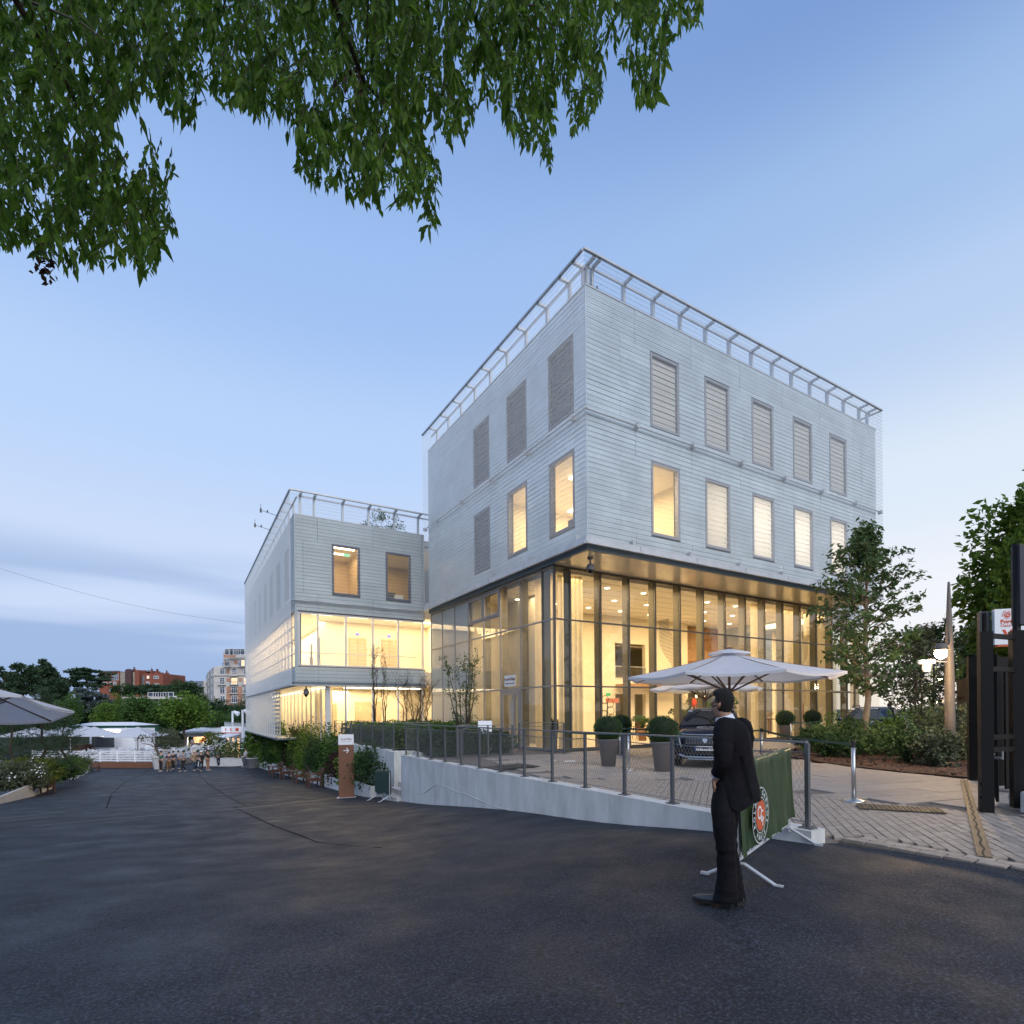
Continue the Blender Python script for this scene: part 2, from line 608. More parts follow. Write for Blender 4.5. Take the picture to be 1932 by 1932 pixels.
mb.f = [(j * nx_ + i, j * nx_ + i + 1, (j + 1) * nx_ + i + 1, (j + 1) * nx_ + i) for j in range(ny_ - 1) for i in range(nx_ - 1)]
build('road', mb, m_asphalt, smooth=True, kind='structure')['label'] = 'dark asphalt road falling away towards the trees'
mb = MB().quad((-3000, -3000, -4.9), (3000, -3000, -4.9), (3000, 3000, -4.9), (-3000, 3000, -4.9))
build('ground', mb, mat('far_ground', (0.05, 0.07, 0.035), 0.9, var=0.3, scale=0.05), kind='structure')
# channel drain across the road
mb, sl = MB(), MB()
pts = [G(60, 1560), G(200, 1546.5), G(330, 1536), G(472, 1524.5), G(560, 1514), G(634, 1506)]
for a, b_ in zip(pts[:-1], pts[1:]):
 n = max(2, int((b_ - a).length / 0.45))
 dirv = (b_ - a).normalized()
 sd = Vector((-dirv.y, dirv.x, 0)) * 0.075
 for i in range(n):
  p, q = a.lerp(b_, i / n), a.lerp(b_, (i + 1) / n)
  p.z, q.z = gz(p.x, p.y) + 0.006, gz(q.x, q.y) + 0.006
  mb.quad(p - sd, q - sd, q + sd, p + sd)
  for k in range(4):
   c = p.lerp(q, (k + 0.5) / 4) + Vector((0, 0, 0.006))
   sl.quad(c - sd * .75 - dirv * .03, c - sd * .75 + dirv * .03, c + sd * .75 + dirv * .03, c + sd * .75 - dirv * .03)
dr = build('channel_drain', mb, mat('cast_iron', (0.05, 0.05, 0.055), 0.5, 0.4, 0.1))
tag(dr, 'slotted iron channel drain crossing the asphalt road towards the wooden sign', 'drain')
build('slot_grating', sl, mat('slot_light', (0.085, 0.085, 0.09), 0.6, 0.1, 0.1), dr, kind='stuff')
# mended seams in the asphalt
for k, line in enumerate((((545, 1120), (500, 1240), (440, 1340), (415, 1420)), ((1000, 1090), (1010, 1160), (940, 1240), (860, 1340), (800, 1430)), ((790, 560 + 560), (830, 1190), (905, 1260), (1000, 1340), (1120, 1420)))):
 if k == 0:
  line = ((1530, 1100), (1545, 1160), (1610, 1230), (1700, 1290), (1800, 1350), (1932, 1410))
  line = [(x / 1.932 / 2.1201, (2500 + y / 1.932) / 2.1201) for x, y in line]
 elif k == 1:
  line = ((1150, 1120), (1050, 1180), (960, 1220), (860, 1310), (820, 1420))
  line = [(x / 1.932 / 2.1201, (2500 + y / 1.932) / 2.1201) for x, y in line]
 else:
  line = ((440, 1522), (520, 1560), (600, 1590), (720, 1600))
 pts = [G(*p) for p in line]
 mb = MB()
 prev = None
 for a, b_ in zip(pts[:-1], pts[1:]):
  for i in range(7):
   p = a.lerp(b_, i / 6)
   dirv = (b_ - a).normalized()
   wv = Vector((-dirv.y, dirv.x, 0)) * random.uniform(0.012, 0.035)
   z = gz(p.x, p.y) + 0.005
   l_, r_ = Vector((p.x - wv.x, p.y - wv.y, z)), Vector((p.x + wv.x, p.y + wv.y, z))
   if prev:
    mb.quad(prev[0], prev[1], r_, l_)
   prev = (l_, r_)
 o = build('road_seam', mb, mat('tar_seam', (0.019, 0.020, 0.023), 0.95, var=0.4, scale=8, spec=.1), kind='structure')
# ------------------------------------------------------------------ plaza
m_sett = mat('granite_sett', (0.29, 0.245, 0.205), 0.7, var=0.16, scale=9, bump=0.2, bscale=70, rand=0.16)
m_slab = mat('granite_slab', (0.31, 0.27, 0.235), 0.65, var=0.12, scale=5, bump=0.12, bscale=90, rand=0.10)
m_joint = mat('sand_joint', (0.15, 0.13, 0.11), 0.9, var=0.2, scale=20)
m_mulch = mat('bark_mulch', (0.030, 0.017, 0.011), 0.95, col2=(.085, .042, .022), scale=30, bump=1.0, bscale=30)
EDGE = [(6.50, 3.62), (6.71, 3.60), (6.74, 3.12), (6.74, 2.66), (6.78, 2.25), (6.86, 1.96), (7.1, 1.2), (7.6, -0.6), (8.6, -4.0), (10.0, -9.0)]
pl = MB()
poly = [(6.76, 29.9), (6.76, 19.05), (8.3, 19.05), (8.3, 17.42), (6.42, 17.42), (6.42, 3.62)] + EDGE[1:] + [(60, -9.0), (60, 45), (6.76, 45)]
pl.prism(poly, -2.6, -0.034)
plaza = build('plaza', pl, m_joint, kind='structure')
plaza['label'] = 'paved forecourt of the glass fronted building'
def edge_x(y):
 for (xa, ya), (xb, yb) in zip(EDGE[1:-1], EDGE[2:]):
  if yb <= y <= ya:
   t = (ya - y) / (ya - yb)
   return xa + (xb - xa) * t
 return 6.45 if y > 3.6 else 8.0
# paving stones: small setts by the road edge, larger slabs further in, ranged by how large they show
stones = []
BEDX = lambda y: 14.55 + max(0.0, (y - 5.0)) * 0.33 if y > 5 else 14.5
def setts_zone(x, y):
 """the band of setts follows the road edge"""
 return x < 9.9 + 0.25 * math.sin(y * .8) and y < 7.9 + (9.9 - x) * 0.9
# herringbone-like courses of setts, turned 40 degrees
ca, sa = math.cos(math.radians(38)), math.sin(math.radians(38))
for i in range(-60, 90):
 for j in range(-80, 110):
  w_, h_ = 0.225, 0.115
  lx, ly = i * w_ + (j % 2) * w_ / 2, j * h_
  x, y = 8.0 + lx * ca - ly * sa, 4.0 + lx * sa + ly * ca
  if not (-1.5 < y < 14 and 6.6 < x < 11) or not setts_zone(x, y):
   continue
  if x < edge_x(y) + 0.30 + 0.08 or abs((x - 6.9) * 0.36 + (y - 2.2) * -0.93) < 0.0:
   continue
  stones.append((x, y, w_, h_, math.radians(38), 's'))
# border course along the road edge: two rows of larger setts
y = 3.45
while y > -2:
 for r_ in range(2):
  x = edge_x(y) + 0.09 + r_ * 0.155
  stones.append((x, y - r_ * 0.1, 0.15, 0.24, math.radians(2), 'b'))
 y -= 0.25
# slabs
for i in range(0, 24):
 for j in range(-8, 34):
  w_, h_ = 1.2, 0.62
  lx, ly = i * w_ + (j % 2) * 0.6, j * h_
  c2, s2 = math.cos(math.radians(-14)), math.sin(math.radians(-14))
  x, y = 7.2 + lx * c2 - ly * s2 - 1.4, 2.5 + lx * s2 + ly * c2
  if y > 16.3 or x < 6.9 or x > 31 or setts_zone(x - 0.45, y - 0.1) or x > BEDX(y) and y < 11.5 or y < 1.0:
   continue
  stones.append((x, y, w_, h_, math.radians(-14), 'l'))
def shown(s):
 v = Vector((s[0], s[1], 0)) - EYEV
 d = v.dot(_fw)
 if d < 1 or abs(v.dot(_rt) / d) > 0.97:
  return 0
 return math.sqrt(s[2] * s[3]) / d * (1.55 / d) ** .5
stones.sort(key=shown, reverse=True)
sett_me, slab_me = None, None
def stone_mesh(nm, m):
 b_ = MB()
 b_.rings([[(-.5, -.5, -1), (.5, -.5, -1), (.5, .5, -1), (-.5, .5, -1)], [(-.5, -.5, -.15), (.5, -.5, -.15), (.5, .5, -.15), (-.5, .5, -.15)], [(-.487, -.478, 0), (.487, -.478, 0), (.487, .478, 0), (-.487, .478, 0)]])
 me = b_.mesh(nm)
 me.materials.append(m)
 return me
sett_me, slab_me = stone_mesh('paving_sett', m_sett), stone_mesh('paving_slab', m_slab)
restS, restL = MB(), MB()
for k, (x, y, w_, h_, a, t) in enumerate(stones):
 z = random.uniform(-0.003, 0.004)
 g = 0.010 if t != 'l' else 0.008
 if k < 300:
  o = link('paving_slab' if t == 'l' else 'paving_sett', slab_me if t == 'l' else sett_me, plaza, (x, y, z))
  o.rotation_euler = (random.uniform(-.004, .004), random.uniform(-.004, .004), a + random.uniform(-.012, .012))
  o.scale = (w_ - g, h_ - g, 0.05)
 else:
  cw, sw = math.cos(a) * (w_ - g) / 2, math.sin(a) * (w_ - g) / 2
  ch_, sh_ = -math.sin(a) * (h_ - g) / 2, math.cos(a) * (h_ - g) / 2
  (restL if t == 'l' else restS).obox((x, y, z - 0.02), (cw, sw, 0), (ch_, sh_, 0), (0, 0, 0.02))
build('setts', restS, m_sett, plaza, kind='stuff')
build('slabs', restL, m_slab, plaza, kind='stuff')
# planting bed with bark
bed = [(17.0, 10.9), (15.66, 8.94), (14.94, 7.3), (14.72, 6.3), (14.6, 5.1), (14.9, 4.2), (30, 2.0), (34, 14.0), (24.5, 13.4), (20.5, 12.6)]
mb = MB().prism(bed, -0.03, 0.03)
build('planting_bed', mb, m_mulch, kind='structure')
# drifts of loose bark, small chips
mb = MB()
for k in range(5200):
 t = random.random()
 x, y = random.uniform(14.5, 24), random.uniform(4.6, 12.5)
 if x < 14.4 + max(0, (y - 6.3)) * 0.50 + random.gauss(0, .12):
  continue
 a = random.uniform(0, 6.28)
 l_ = random.uniform(.02, .06)
 v1 = Vector((math.cos(a), math.sin(a), random.uniform(-.4, .4))) * l_
 v2 = Vector((-math.sin(a), math.cos(a), random.uniform(-.4, .4))) * l_ * .4
 c = Vector((x, y, 0.035 + random.uniform(0, .025)))
 mb.quad(c - v1 - v2, c + v1 - v2, c + v1 + v2, c - v1 + v2)
build('bark_chips', mb, mat('bark_chip', (0.045, 0.022, 0.013), 0.9, col2=(.14, .065, .035), scale=22), kind='stuff')
# brass channel drain in the plaza and two grates
a, b_ = Vector((7.06, 2.32, 0.008)), Vector((14.17, 5.0, 0.008))
m_brass = mat('worn_brass', (0.115, 0.085, 0.05), 0.6, 0.1, 0.15, 5)
dv = (b_ - a).normalized()
sv = Vector((-dv.y, dv.x, 0))
cd = thing('linear_drain', 'brass slot drain strip running across the paving by the gate', 'drain', a)
nseg = 14
wave = MB()
for i in range(nseg):
 p, q = a.lerp(b_, i / nseg), a.lerp(b_, (i + 1) / nseg)
 mb = MB().obox((p + q) / 2, (q - p) / 2 * 0.992, sv * 0.062, (0, 0, 0.006))
 build('drain_plate', mb, m_brass, cd)
for i in range(nseg * 8):
 p, q = a.lerp(b_, i / nseg / 8), a.lerp(b_, (i + 1) / nseg / 8)
 o1, o2 = sv * (0.012 * math.sin(i * 0.8)), sv * (0.012 * math.sin((i + 1) * 0.8))
 up_ = Vector((0, 0, 0.009))
 wave.quad(p + o1 - sv * .009 + up_, q + o2 - sv * .009 + up_, q + o2 + sv * .009 + up_, p + o1 + sv * .009 + up_)
build('slot', wave, mat('slot_black', (0.012, 0.012, 0.012), 0.8, var=0), cd)
def grate(c, ux, sx, sy, lab):
 g = thing('floor_grate', lab, 'grate', c)
 ux = Vector(ux).normalized()
 vx = Vector((-ux.y, ux.x, 0))
 build('backing', MB().obox(c, ux * sx / 2, vx * sy / 2, (0, 0, .003)), mat('slot_black', (0.012,) * 3), g)
 n = int(sx / 0.06)
 bars = MB()
 for i in range(n + 1):
  bars.obox(c + ux * (-sx / 2 + i * sx / n) + Vector((0, 0, .009)), ux * .012, vx * sy / 2, (0, 0, .006))
 for i in range(int(sy / .06) + 1):
  bars.obox(c + vx * (-sy / 2 + i * sy / int(sy / .06)) + Vector((0, 0, .010)), ux * sx / 2, vx * .008, (0, 0, .006))
 build('bars', bars, m_brass if 'brass' in lab else mat('cast_iron', (0.05,) * 3), g, kind='stuff')
_g0 = atZ(1697, 1526, 0.01)
grate(_g0, (0.55, -0.83, 0), 1.05, 0.42, 'brass floor grate let into the setts in front of the gate')
grate(atZ(960, 1447, 0.012), (1, 0, 0), 1.5, 0.8, 'dark iron floor grate behind the concrete wall')
# ------------------------------------------------------------------ concrete wall, stairs
cw = thing('concrete_wall', 'long pale cast concrete retaining wall that tapers down to the asphalt', 'wall', (6.4, 10, 0))
joints = [3.62, 7.1, 9.4, 11.3, 13.15, 15.3, 17.4]
for y0, y1 in zip(joints[:-1], joints[1:]):
 build('wall_panel', MB().box(6.19, 6.47, y0 + .004, y1 - .004, -2.6, 0.135), m_concrete, cw)
build('stain_line', MB().path([(6.187, 16.0 - i * .5, [-0.95, -.9, -.72, -.52, -.5, -.53, -.57, -.55, -.6, -.63, -.66, -.64, -.66, -.68][i]) for i in range(14)], [.006 + .004 * (i % 3) for i in range(14)], 4), mat('damp_stain', (0.545, 0.54, 0.515), 0.9, var=.2, scale=9), cw)
sw_ = thing('concrete_wall', 'concrete wall with pillar behind the green barrier and stairs', 'wall', (6.5, 20, 0))
build('pillar', MB().box(6.5, 7.2, 19.0, 19.6, -2.6, 0.12), m_concrete, sw_)
build('wall_panel', MB().box(6.62, 6.9, 19.6, 29.5, -3.4, 0.12), m_concrete, sw_)
build('return_wall', MB().box(7.2, 8.2, 18.5, 19.6, -2.6, 0.10), m_concrete, sw_)
st = thing('stairs', 'small concrete stairs tucked between the two concrete walls', 'stairs', (6.5, 18, -1.5))
zb = gz(6.2, 18.2)
for i in range(7):
 build('step', MB().box(6.05 + i * .30, 8.4, 17.42, 18.98, zb - .6, zb + 0.17 * (i + 1)), m_concrete, st)
# ================================================================== buildings: shared pieces
class Facade:
 """a clad facade plane: s runs along it, n points out. axis 'x': plane y=c facing -Y; axis 'y': plane x=c facing -X"""
 def __init__(s, axis, c):
  s.axis, s.c = axis, c
 def box(s, s0, s1, n0, n1, z0, z1):
  """n0..n1 measured outwards from the plane"""
  if s.axis == 'x':
   return (s0, s1, s.c - n1, s.c - n0, z0, z1)
  return (s.c - n1, s.c - n0, s0, s1, z0, z1)
 def pt(s, a, n, z):
  return Vector((a, s.c - n, z)) if s.axis == 'x' else Vector((s.c - n, a, z))
PITCH = 0.1786
def slat_field(fac, s0, s1, z0, z1, holes, joints_upper, joints_mid, bands):
 """rows of planks broken at joints and window openings -> list of boxes"""
 out = []
 n = round((z1 - z0) / PITCH)
 ph = (z1 - z0) / n
 for k in range(n):
  a, b_ = z0 + k * ph, z0 + (k + 1) * ph
  zc = (a + b_) / 2
  mid = any(l <= zc <= h for l, h in bands)
  cuts = sorted([s0, s1] + [j for j in (joints_mid if mid else joints_upper) if s0 < j < s1])
  hs = sorted([(h0, h1) for h0, h1, hz0, hz1 in holes if hz0 < zc < hz1])
  segs = []
  for l, r in zip(cuts[:-1], cuts[1:]):
   cur = l
   for h0, h1 in hs:
    if h1 <= cur or h0 >= r:
     continue
    if h0 > cur:
     segs.append((cur, h0))
    cur = max(cur, h1)
   if cur < r:
    segs.append((cur, r))
  for l, r in segs:
   if r - l > 0.03:
    out.append((fac, l + .006, r - .006, a + .012, b_ - .004))
 return out
def emit_slats(rows, parent, m, limit):
 def near(t):
  f, l, r, a, b_ = t
  p = f.pt((l + r) / 2, 0, a) - EYEV
  return (r - l) ** .5 / max(p.dot(_fw), 1)
 rows = sorted(rows, key=near, reverse=True)
 rest = MB()
 for k, (f, l, r, a, b_) in enumerate(rows):
  dn = random.uniform(0, .006)
  bx = f.box(l, r, 0.0, 0.028 + dn, a, b_)
  if k < limit:
   block('cladding_slat', m, *bx, parent)
  else:
   rest.box(*bx)
 if rest.v:
  build('cladding', rest, m, parent, kind='stuff')
def veil(parent, planes, z0, z1, name='mesh_veil', vp=0.05, hp=PITCH, vt=0.0032, ht=0.0042):
 """wire mesh standing off the facade: each plane (axis, c, s0, s1); fine upright wires joined by level ones"""
 mb = MB()
 for ax, c, s0, s1 in planes:
  def pr(sv_, z, dn, ds):
   return (sv_ + ds, c + dn, z) if ax == 'x' else (c + dn, sv_ + ds, z)
  n = int((s1 - s0) / vp)
  for i in range(n + 1):
   sv_ = s0 + (s1 - s0) * i / n
   o = len(mb.v)
   for z in (z0, z1):
    mb.v += [pr(sv_, z, -vt, 0), pr(sv_, z, vt * .6, -vt), pr(sv_, z, vt * .6, vt)]
   mb.f += [(o, o + 1, o + 4, o + 3), (o + 1, o + 2, o + 5, o + 4), (o + 2, o, o + 3, o + 5)]
  n = int((z1 - z0) / hp)
  for i in range(n + 1):
   z = z0 + (z1 - z0) * i / n
   o = len(mb.v)
   for sv_ in (s0, s1):
    mb.v += [pr(sv_, z, -ht, 0), pr(sv_, z - ht, ht * .5, 0), pr(sv_, z + ht, ht * .5, 0)]
   mb.f += [(o, o + 1, o + 4, o + 3), (o + 1, o + 2, o + 5, o + 4), (o + 2, o, o + 3, o + 5)]
 return build(name, mb, m_veil, parent, kind='stuff')
def window(fac, s0, s1, z0, z1, parent, mode, deep=0.12):
 """deep metal reveal with a pane; mode: 'dark' blind, 'pale' blind, 'lit' open to the room"""
 fr = MB()
 t = 0.105
 for b_ in ((s0, s0 + t, z0, z1), (s1 - t, s1, z0, z1), (s0 + t, s1 - t, z1 - t, z1), (s0 + t, s1 - t, z0, z0 + t)):
  fr.box(*fac.box(b_[0] + .004, b_[1] - .004, -deep, 0.035, b_[2] + .004, b_[3] - .004))
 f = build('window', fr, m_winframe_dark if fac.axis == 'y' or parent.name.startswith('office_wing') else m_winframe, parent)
 build('pane', MB().box(*fac.box(s0 + t, s1 - t, -0.03, -0.018, z0 + t, z1 - t)), m_glass_win, f)
 if mode in ('dark', 'pale', 'glow'):
  m = {'dark': m_blind_dark, 'pale': m_blind, 'glow': m_blind_glow}[mode]
  bl = MB()
  n = int((z1 - z0 - 2 * t) / 0.20)
  for i in range(n):
   h = (z1 - z0 - 2 * t) / n
   a = z0 + t + i * h
   p0, p1 = fac.pt(s0 + t, -.045, a + .004), fac.pt(s1 - t, -.045, a + .004)
   q0, q1 = fac.pt(s0 + t, -.065, a + h), fac.pt(s1 - t, -.065, a + h)
   bl.quad(p0, p1, q1, q0)
  build('blind', bl, m, f)
 return f
m_blind_glow = mat('lit_white_blind', (0.80, 0.78, 0.76), 0.8, var=0.03, trans=0.6)
def room(fac, s0, s1, z0, z1, depth, parent, m_wall=None):
 """an office behind a facade window: five inner faces"""
 m_wall = m_wall or m_cream
 b_ = MB()
 x0, x1, y0, y1, _, _ = fac.box(s0, s1, -depth, -0.3, z0, z1)
 V8 = [(x0, y0, z0), (x1, y0, z0), (x1, y1, z0), (x0, y1, z0), (x0, y0, z1), (x1, y0, z1), (x1, y1, z1), (x0, y1, z1)]
 faces = list(BOXF)
 faces.remove((0, 1, 5, 4) if fac.axis == 'x' else (3, 0, 4, 7))
 b_.add(V8, faces)
 return build('room', b_, m_wall, parent)
# ================================================================== main block
XC, YC, ZB, ZT = 12.05, 14.85, 7.12, 16.25        # cladding planes, soffit, parapet
XE, YE = 31.52, 28.92
main = thing('office_building', 'tall glass and metal clad office building with lit double height lobby', 'building', (22, 22, 0))
FR, FL = Facade('x', YC), Facade('y', XC)
wr = [(15.11 + 3.01 * k, 16.63 + 3.01 * k) for k in range(5)]
wlft = [(15.5, 17.06), (18.62, 20.18), (21.74, 23.30)]
rowsU, rowsL = (12.17, 14.96), (8.12, 10.88)
holesR = [(a, b_, z0, z1) for a, b_ in wr for z0, z1 in (rowsU, rowsL)]
holesL = [(a, b_, z0, z1) for a, b_ in wlft for z0, z1 in (rowsU, rowsL)]
bandsz = [(12.1, 14.97), (8.05, 10.9)]
jr_u = [14.33 + 3.0 * k for k in range(6)]
jr_m = [13.6, 30.1] + [a for w_ in wr for a in (w_[0] - .01, w_[1] + .01)]
jl_u = [15.49 + 3.12 * k - (0.75 if k else 0) for k in range(5)]
jl_m = [24.1, 25.7, 27.25] + [a for w_ in wlft for a in (w_[0] - .01, w_[1] + .01)]
rows = slat_field(FR, XC + .03, XE, ZB + .02, ZT, holesR, jr_u, jr_m, bandsz)
rows += slat_field(FL, YC + .03, YE, ZB + .02, ZT, holesL, jl_u, jl_m, bandsz)
emit_slats(rows, main, m_clad, 300)
# backing walls with openings, a hair behind the planks
for f, s0, s1, holes in ((FR, XC + .3, XE, holesR), (FL, YC, YE, holesL)):
 b_ = MB()
 zs = [ZB + .03, 8.12, 10.88, 12.17, 14.96, ZT - .02]
 for z0, z1 in zip(zs[:-1], zs[1:]):
  hs = sorted([(h[0], h[1]) for h in holes if h[2] < (z0 + z1) / 2 < h[3]])
  cur = s0
  for h0, h1 in hs + [(s1, s1)]:
   if h0 > cur:
    b_.box(*f.box(cur, h0, -.27, -.002, z0, z1))
   cur = h1
 build('wall', b_, m_dark_gap, main)
build('far_walls', MB().box(XE - .25, XE, YC, YE, ZB, ZT - .02).box(XC + .3, XE - .25, YE - .25, YE, ZB, ZT - .02), m_clad, main)
build('roof', MB().box(XC + .28, XE - .26, YC + .28, YE - .26, 15.9, 16.12), m_concrete, main)
build('upper_floor', MB().box(XC + .28, XE - .26, YC + .28, YE - .26, 11.25, 11.6), m_ceil, main)
build('first_floor', MB().box(XC + .28, XE - .26, YC + .28, YE - .26, 7.2, 7.8), m_ceil, main)
# parapet coping and corner trims
m_coping = mat('pale_coping', (0.50, 0.52, 0.55), 0.45, 0.2, 0.05)
build('coping', MB().box(XC - .05, XE + .05, YC - .05, YC + .3, ZT, ZT + .05), m_coping, main)
build('coping', MB().box(XC - .05, XC + .3, YC + .3, YE, ZT, ZT + .05), m_coping, main)
build('corner_trim', MB().box(XC - .035, XC + .03, YC - .035, YC + .03, ZB, ZT), m_clad, main)
# bottom fascia under the mesh
m_fascia = mat('blue_grey_fascia', (0.115, 0.155, 0.185), 0.45, 0.1, 0.06)
build('fascia', MB().box(XC - .04, XE, YC - .045, YC + .05, ZB - .02, ZB + .26), m_fascia, main)
build('fascia', MB().box(XC - .045, XC + .05, YC + .05, YE, ZB - .02, ZB + .26), m_fascia, main)
# soffit boards
for i in range(13):
 x0 = XC + .06 + i * 1.5
 build('soffit_board', MB().box(x0, min(x0 + 1.494, XE), YC + .055, 16.93, ZB - .012, ZB + .03), m_soffit, main)
for i in range(8):
 y0 = 16.94 + i * 1.5
 build('soffit_strip', MB().box(XC + .055, 12.14, y0, min(y0 + 1.494, YE), ZB - .012, ZB + .03), m_soffit, main)
# mesh carrying rails: bottom channel, middle tube, top rail
EX = 0.25
mxs = [XC - EX] + jr_u + [XE + EX]
for l, r in zip(mxs[:-1], mxs[1:]):
 build('mesh_channel', MB().box(l + .012, r - .012, YC - EX - .06, YC - EX + .03, 7.24, 7.29).box(l + .012, r - .012, YC - EX + .0, YC - EX + .03, 7.29, 7.5), m_steel, main)
 build('mesh_tube', MB().tube((l + .01, YC - EX + .09, 11.9), (r - .01, YC - EX + .09, 11.9), .036, n=8), m_steel, main, smooth=True)
 build('bracket', MB().box(r - .35, r - .22, YC - EX + .03, YC - .03, 7.45, 7.68), m_steel, main)
 build('bracket', MB().box(r - .09, r + .05, YC - EX + .02, YC - .03, 11.83, 11.99), m_steel, main)
mys = [YC - EX] + [15.49 + 3.0 * k for k in range(5)] + [YE + EX]
for l, r in zip(mys[:-1], mys[1:]):
 build('mesh_channel', MB().box(XC - EX - .06, XC - EX + .03, l + .012, r - .012, 7.24, 7.29).box(XC - EX, XC - EX + .03, l + .012, r - .012, 7.29, 7.5), m_steel, main)
 build('mesh_tube', MB().tube((XC - EX + .09, l + .01, 11.9), (XC - EX + .09, r - .01, 11.9), .036, n=8), m_steel, main, smooth=True)
 build('bracket', MB().box(XC - EX + .03, XC - .03, r - .3, r - .17, 7.45, 7.68), m_steel, main)
 build('bracket', MB().box(XC - EX + .02, XC - .03, r - .09, r + .05, 11.83, 11.99), m_steel, main)
def roof_frame(parent, xc, xe, yc, ye, zp, zr, px, py, ex, sides='lr'):
 """rail round the roof edge on posts with out-reaching arms"""
 def rail(a, b_):
  build('roof_rail', MB().beam(a, b_, .10, .07), m_steel, parent)
 x0, x1, y0, y1 = xc - ex, xe + ex, yc - ex, ye + ex
 rail((x0, y0, zr), (x1, y0, zr))
 rail((x0, y0 + .05, zr), (x0, y1, zr))
 rail((x1, y0 + .05, zr), (x1, y1, zr))
 inx, iny = xc + .22, yc + .22
 arm = zr - .06
 def post(p, d):
  q = p + d
  build('roof_post', MB().beam(Vector((p.x, p.y, zp - .25)), Vector((p.x, p.y, arm + .05)), .14, .10).beam(Vector((p.x, p.y, arm)) - d.normalized() * .05, Vector((q.x, q.y, arm)), .11, .09), m_steel, parent)
 for x in px:
  post(Vector((x, iny, 0)), Vector((0, -.22 - ex + .02, 0)))
 for y in py:
  post(Vector((inx, y, 0)), Vector((-.22 - ex + .02, 0, 0)))
 build('inner_rail', MB().beam((inx + .0, iny - .06, arm - .06), (xe - .1, iny - .06, arm - .06), .06, .08), m_steel, parent)
 build('inner_rail', MB().beam((inx - .06, iny, arm - .06), (inx - .06, ye - .1, arm - .06), .06, .08), m_steel, parent)
roof_frame(main, XC, XE, YC, YE, ZT + .05, 17.25, [12.3] + [12.54 + 1.487 * k for k in range(13)] + [31.2], [15.2, 16.0] + [17.42 + 1.53 * k for k in range(8)], EX)
veil(main, [('x', YC - EX, XC - EX, XE + EX), ('y', XC - EX, YC - EX, YE + EX)], 7.3, 17.22)
veil(main, [('y', XE + EX, YC - EX, YE + EX)], 7.3, 17.22, vp=.22)
# windows
for k, (a, b_) in enumerate(wr):
 window(FR, a, b_, *rowsU, main, 'pale')
 window(FR, a, b_, *rowsL, main, 'lit' if k == 0 else 'glow')
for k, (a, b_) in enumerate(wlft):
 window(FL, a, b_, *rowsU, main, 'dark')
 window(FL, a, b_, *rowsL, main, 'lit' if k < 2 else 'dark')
# first-floor office behind the corner windows
build('office_ceiling', MB().box(XC + .3, XE - .3, YC + .3, 21.5, 11.05, 11.2), m_ceil, main)
build('office_wall', MB().box(18.0, 18.15, YC + .3, 21.4, 7.8, 11.05).box(XC + .3, 18.0, 21.4, 21.5, 7.8, 11.05), m_cream, main)
for x, y in ((13.6, 16.4), (15.4, 16.6), (13.6, 19.2), (15.8, 19.4)):
 build('ceiling_strip', MB().box(x, x + .18, y, y + 1.5, 10.99, 11.04), m_lightstrip, main)
area_light('office_light', (15, 18, 10.9), 4, 5, 420, WARM)
area_light('office_light', (24.5, 17.2, 10.9), 11, 3, 620, (1, .93, .86))
# monitors and a chair back against the office windows
bm_ = MB().box(15.4, 16.0, 15.5, 15.56, 8.25, 8.7).box(15.3, 15.8, 15.4, 15.9, 7.8, 8.2)
build('desk', MB().box(15.2, 16.9, 15.5, 16.2, 8.48, 8.53).box(15.25, 15.3, 15.55, 16.1, 7.8, 8.48), m_white, main)
build('chair_back', MB().ball((15.55, 15.75, 8.75), .26, 10, 6, 1.3).tube((15.55, 15.75, 7.8), (15.55, 15.75, 8.5), .05), mat('grey_chair', (.35, .36, .4), .7), main, smooth=True)
build('monitor', MB().box(12.7, 12.76, 16.2, 16.8, 8.45, 8.8), mat('slate', (.12, .13, .16), .5), main)
build('monitor', MB().box(12.7, 12.78, 18.9, 19.6, 8.3, 8.65), mat('slate', (.12, .13, .16), .5), main)
# ---------------------------------------------------------------- glazed ground floor
XG, YG = 12.16, 16.98
mulR = [12.90] + [14.43 + 1.522 * k for k in range(12)] + [32.7]
mulL = [17.78, 19.40, 21.10, 22.67, 24.25, 25.82, 27.42, 28.95]
zr3 = [0.10, 2.50, 5.06, 7.02]
for x in mulR:
 mu = build('mullion', MB().box(x - .035, x + .035, YG - .03, YG + .05, 0.02, 7.1), m_alu_dark, main)
 build('fin', MB().box(x - .045, x + .03, YG + .05, YG + .36, 0.02, 7.09), m_fin, mu)
build('corner_mullion', MB().box(XG - .04, XG + .04, YG - .04, YG + .04, .02, 7.1), m_alu_dark, main)
for y in mulL:
 mu = build('mullion', MB().box(XG - .03, XG + .05, y - .035, y + .035, 0.02, 7.1), m_alu_grey if y > 18 else m_alu_dark, main)
 if y < 24:
  build('fin', MB().box(XG + .05, XG + .36, y - .03, y + .045, 0.02, 7.09), m_fin, mu)
for z, t in ((0.05, .05), (2.5, .03), (5.06, .03), (7.06, .05)):
 build('transom', MB().box(XG + .04, 33.0, YG - .028, YG + .04, z - t, z + t), m_alu_dark, main)
 build('transom', MB().box(XG - .028, XG + .04, YG + .04, 28.95, z - t, z + t), m_alu_grey, main)
xs = [XG + .04] + mulR
for l, r in zip(xs[:-1], xs[1:]):
 for a, b_ in zip(zr3[:-1], zr3[1:]):
  build('pane', MB().box(l + .036, r - .036, YG, YG + .012, a + .03, b_ - .03), m_glass, main)
ys = [YG + .04] + mulL
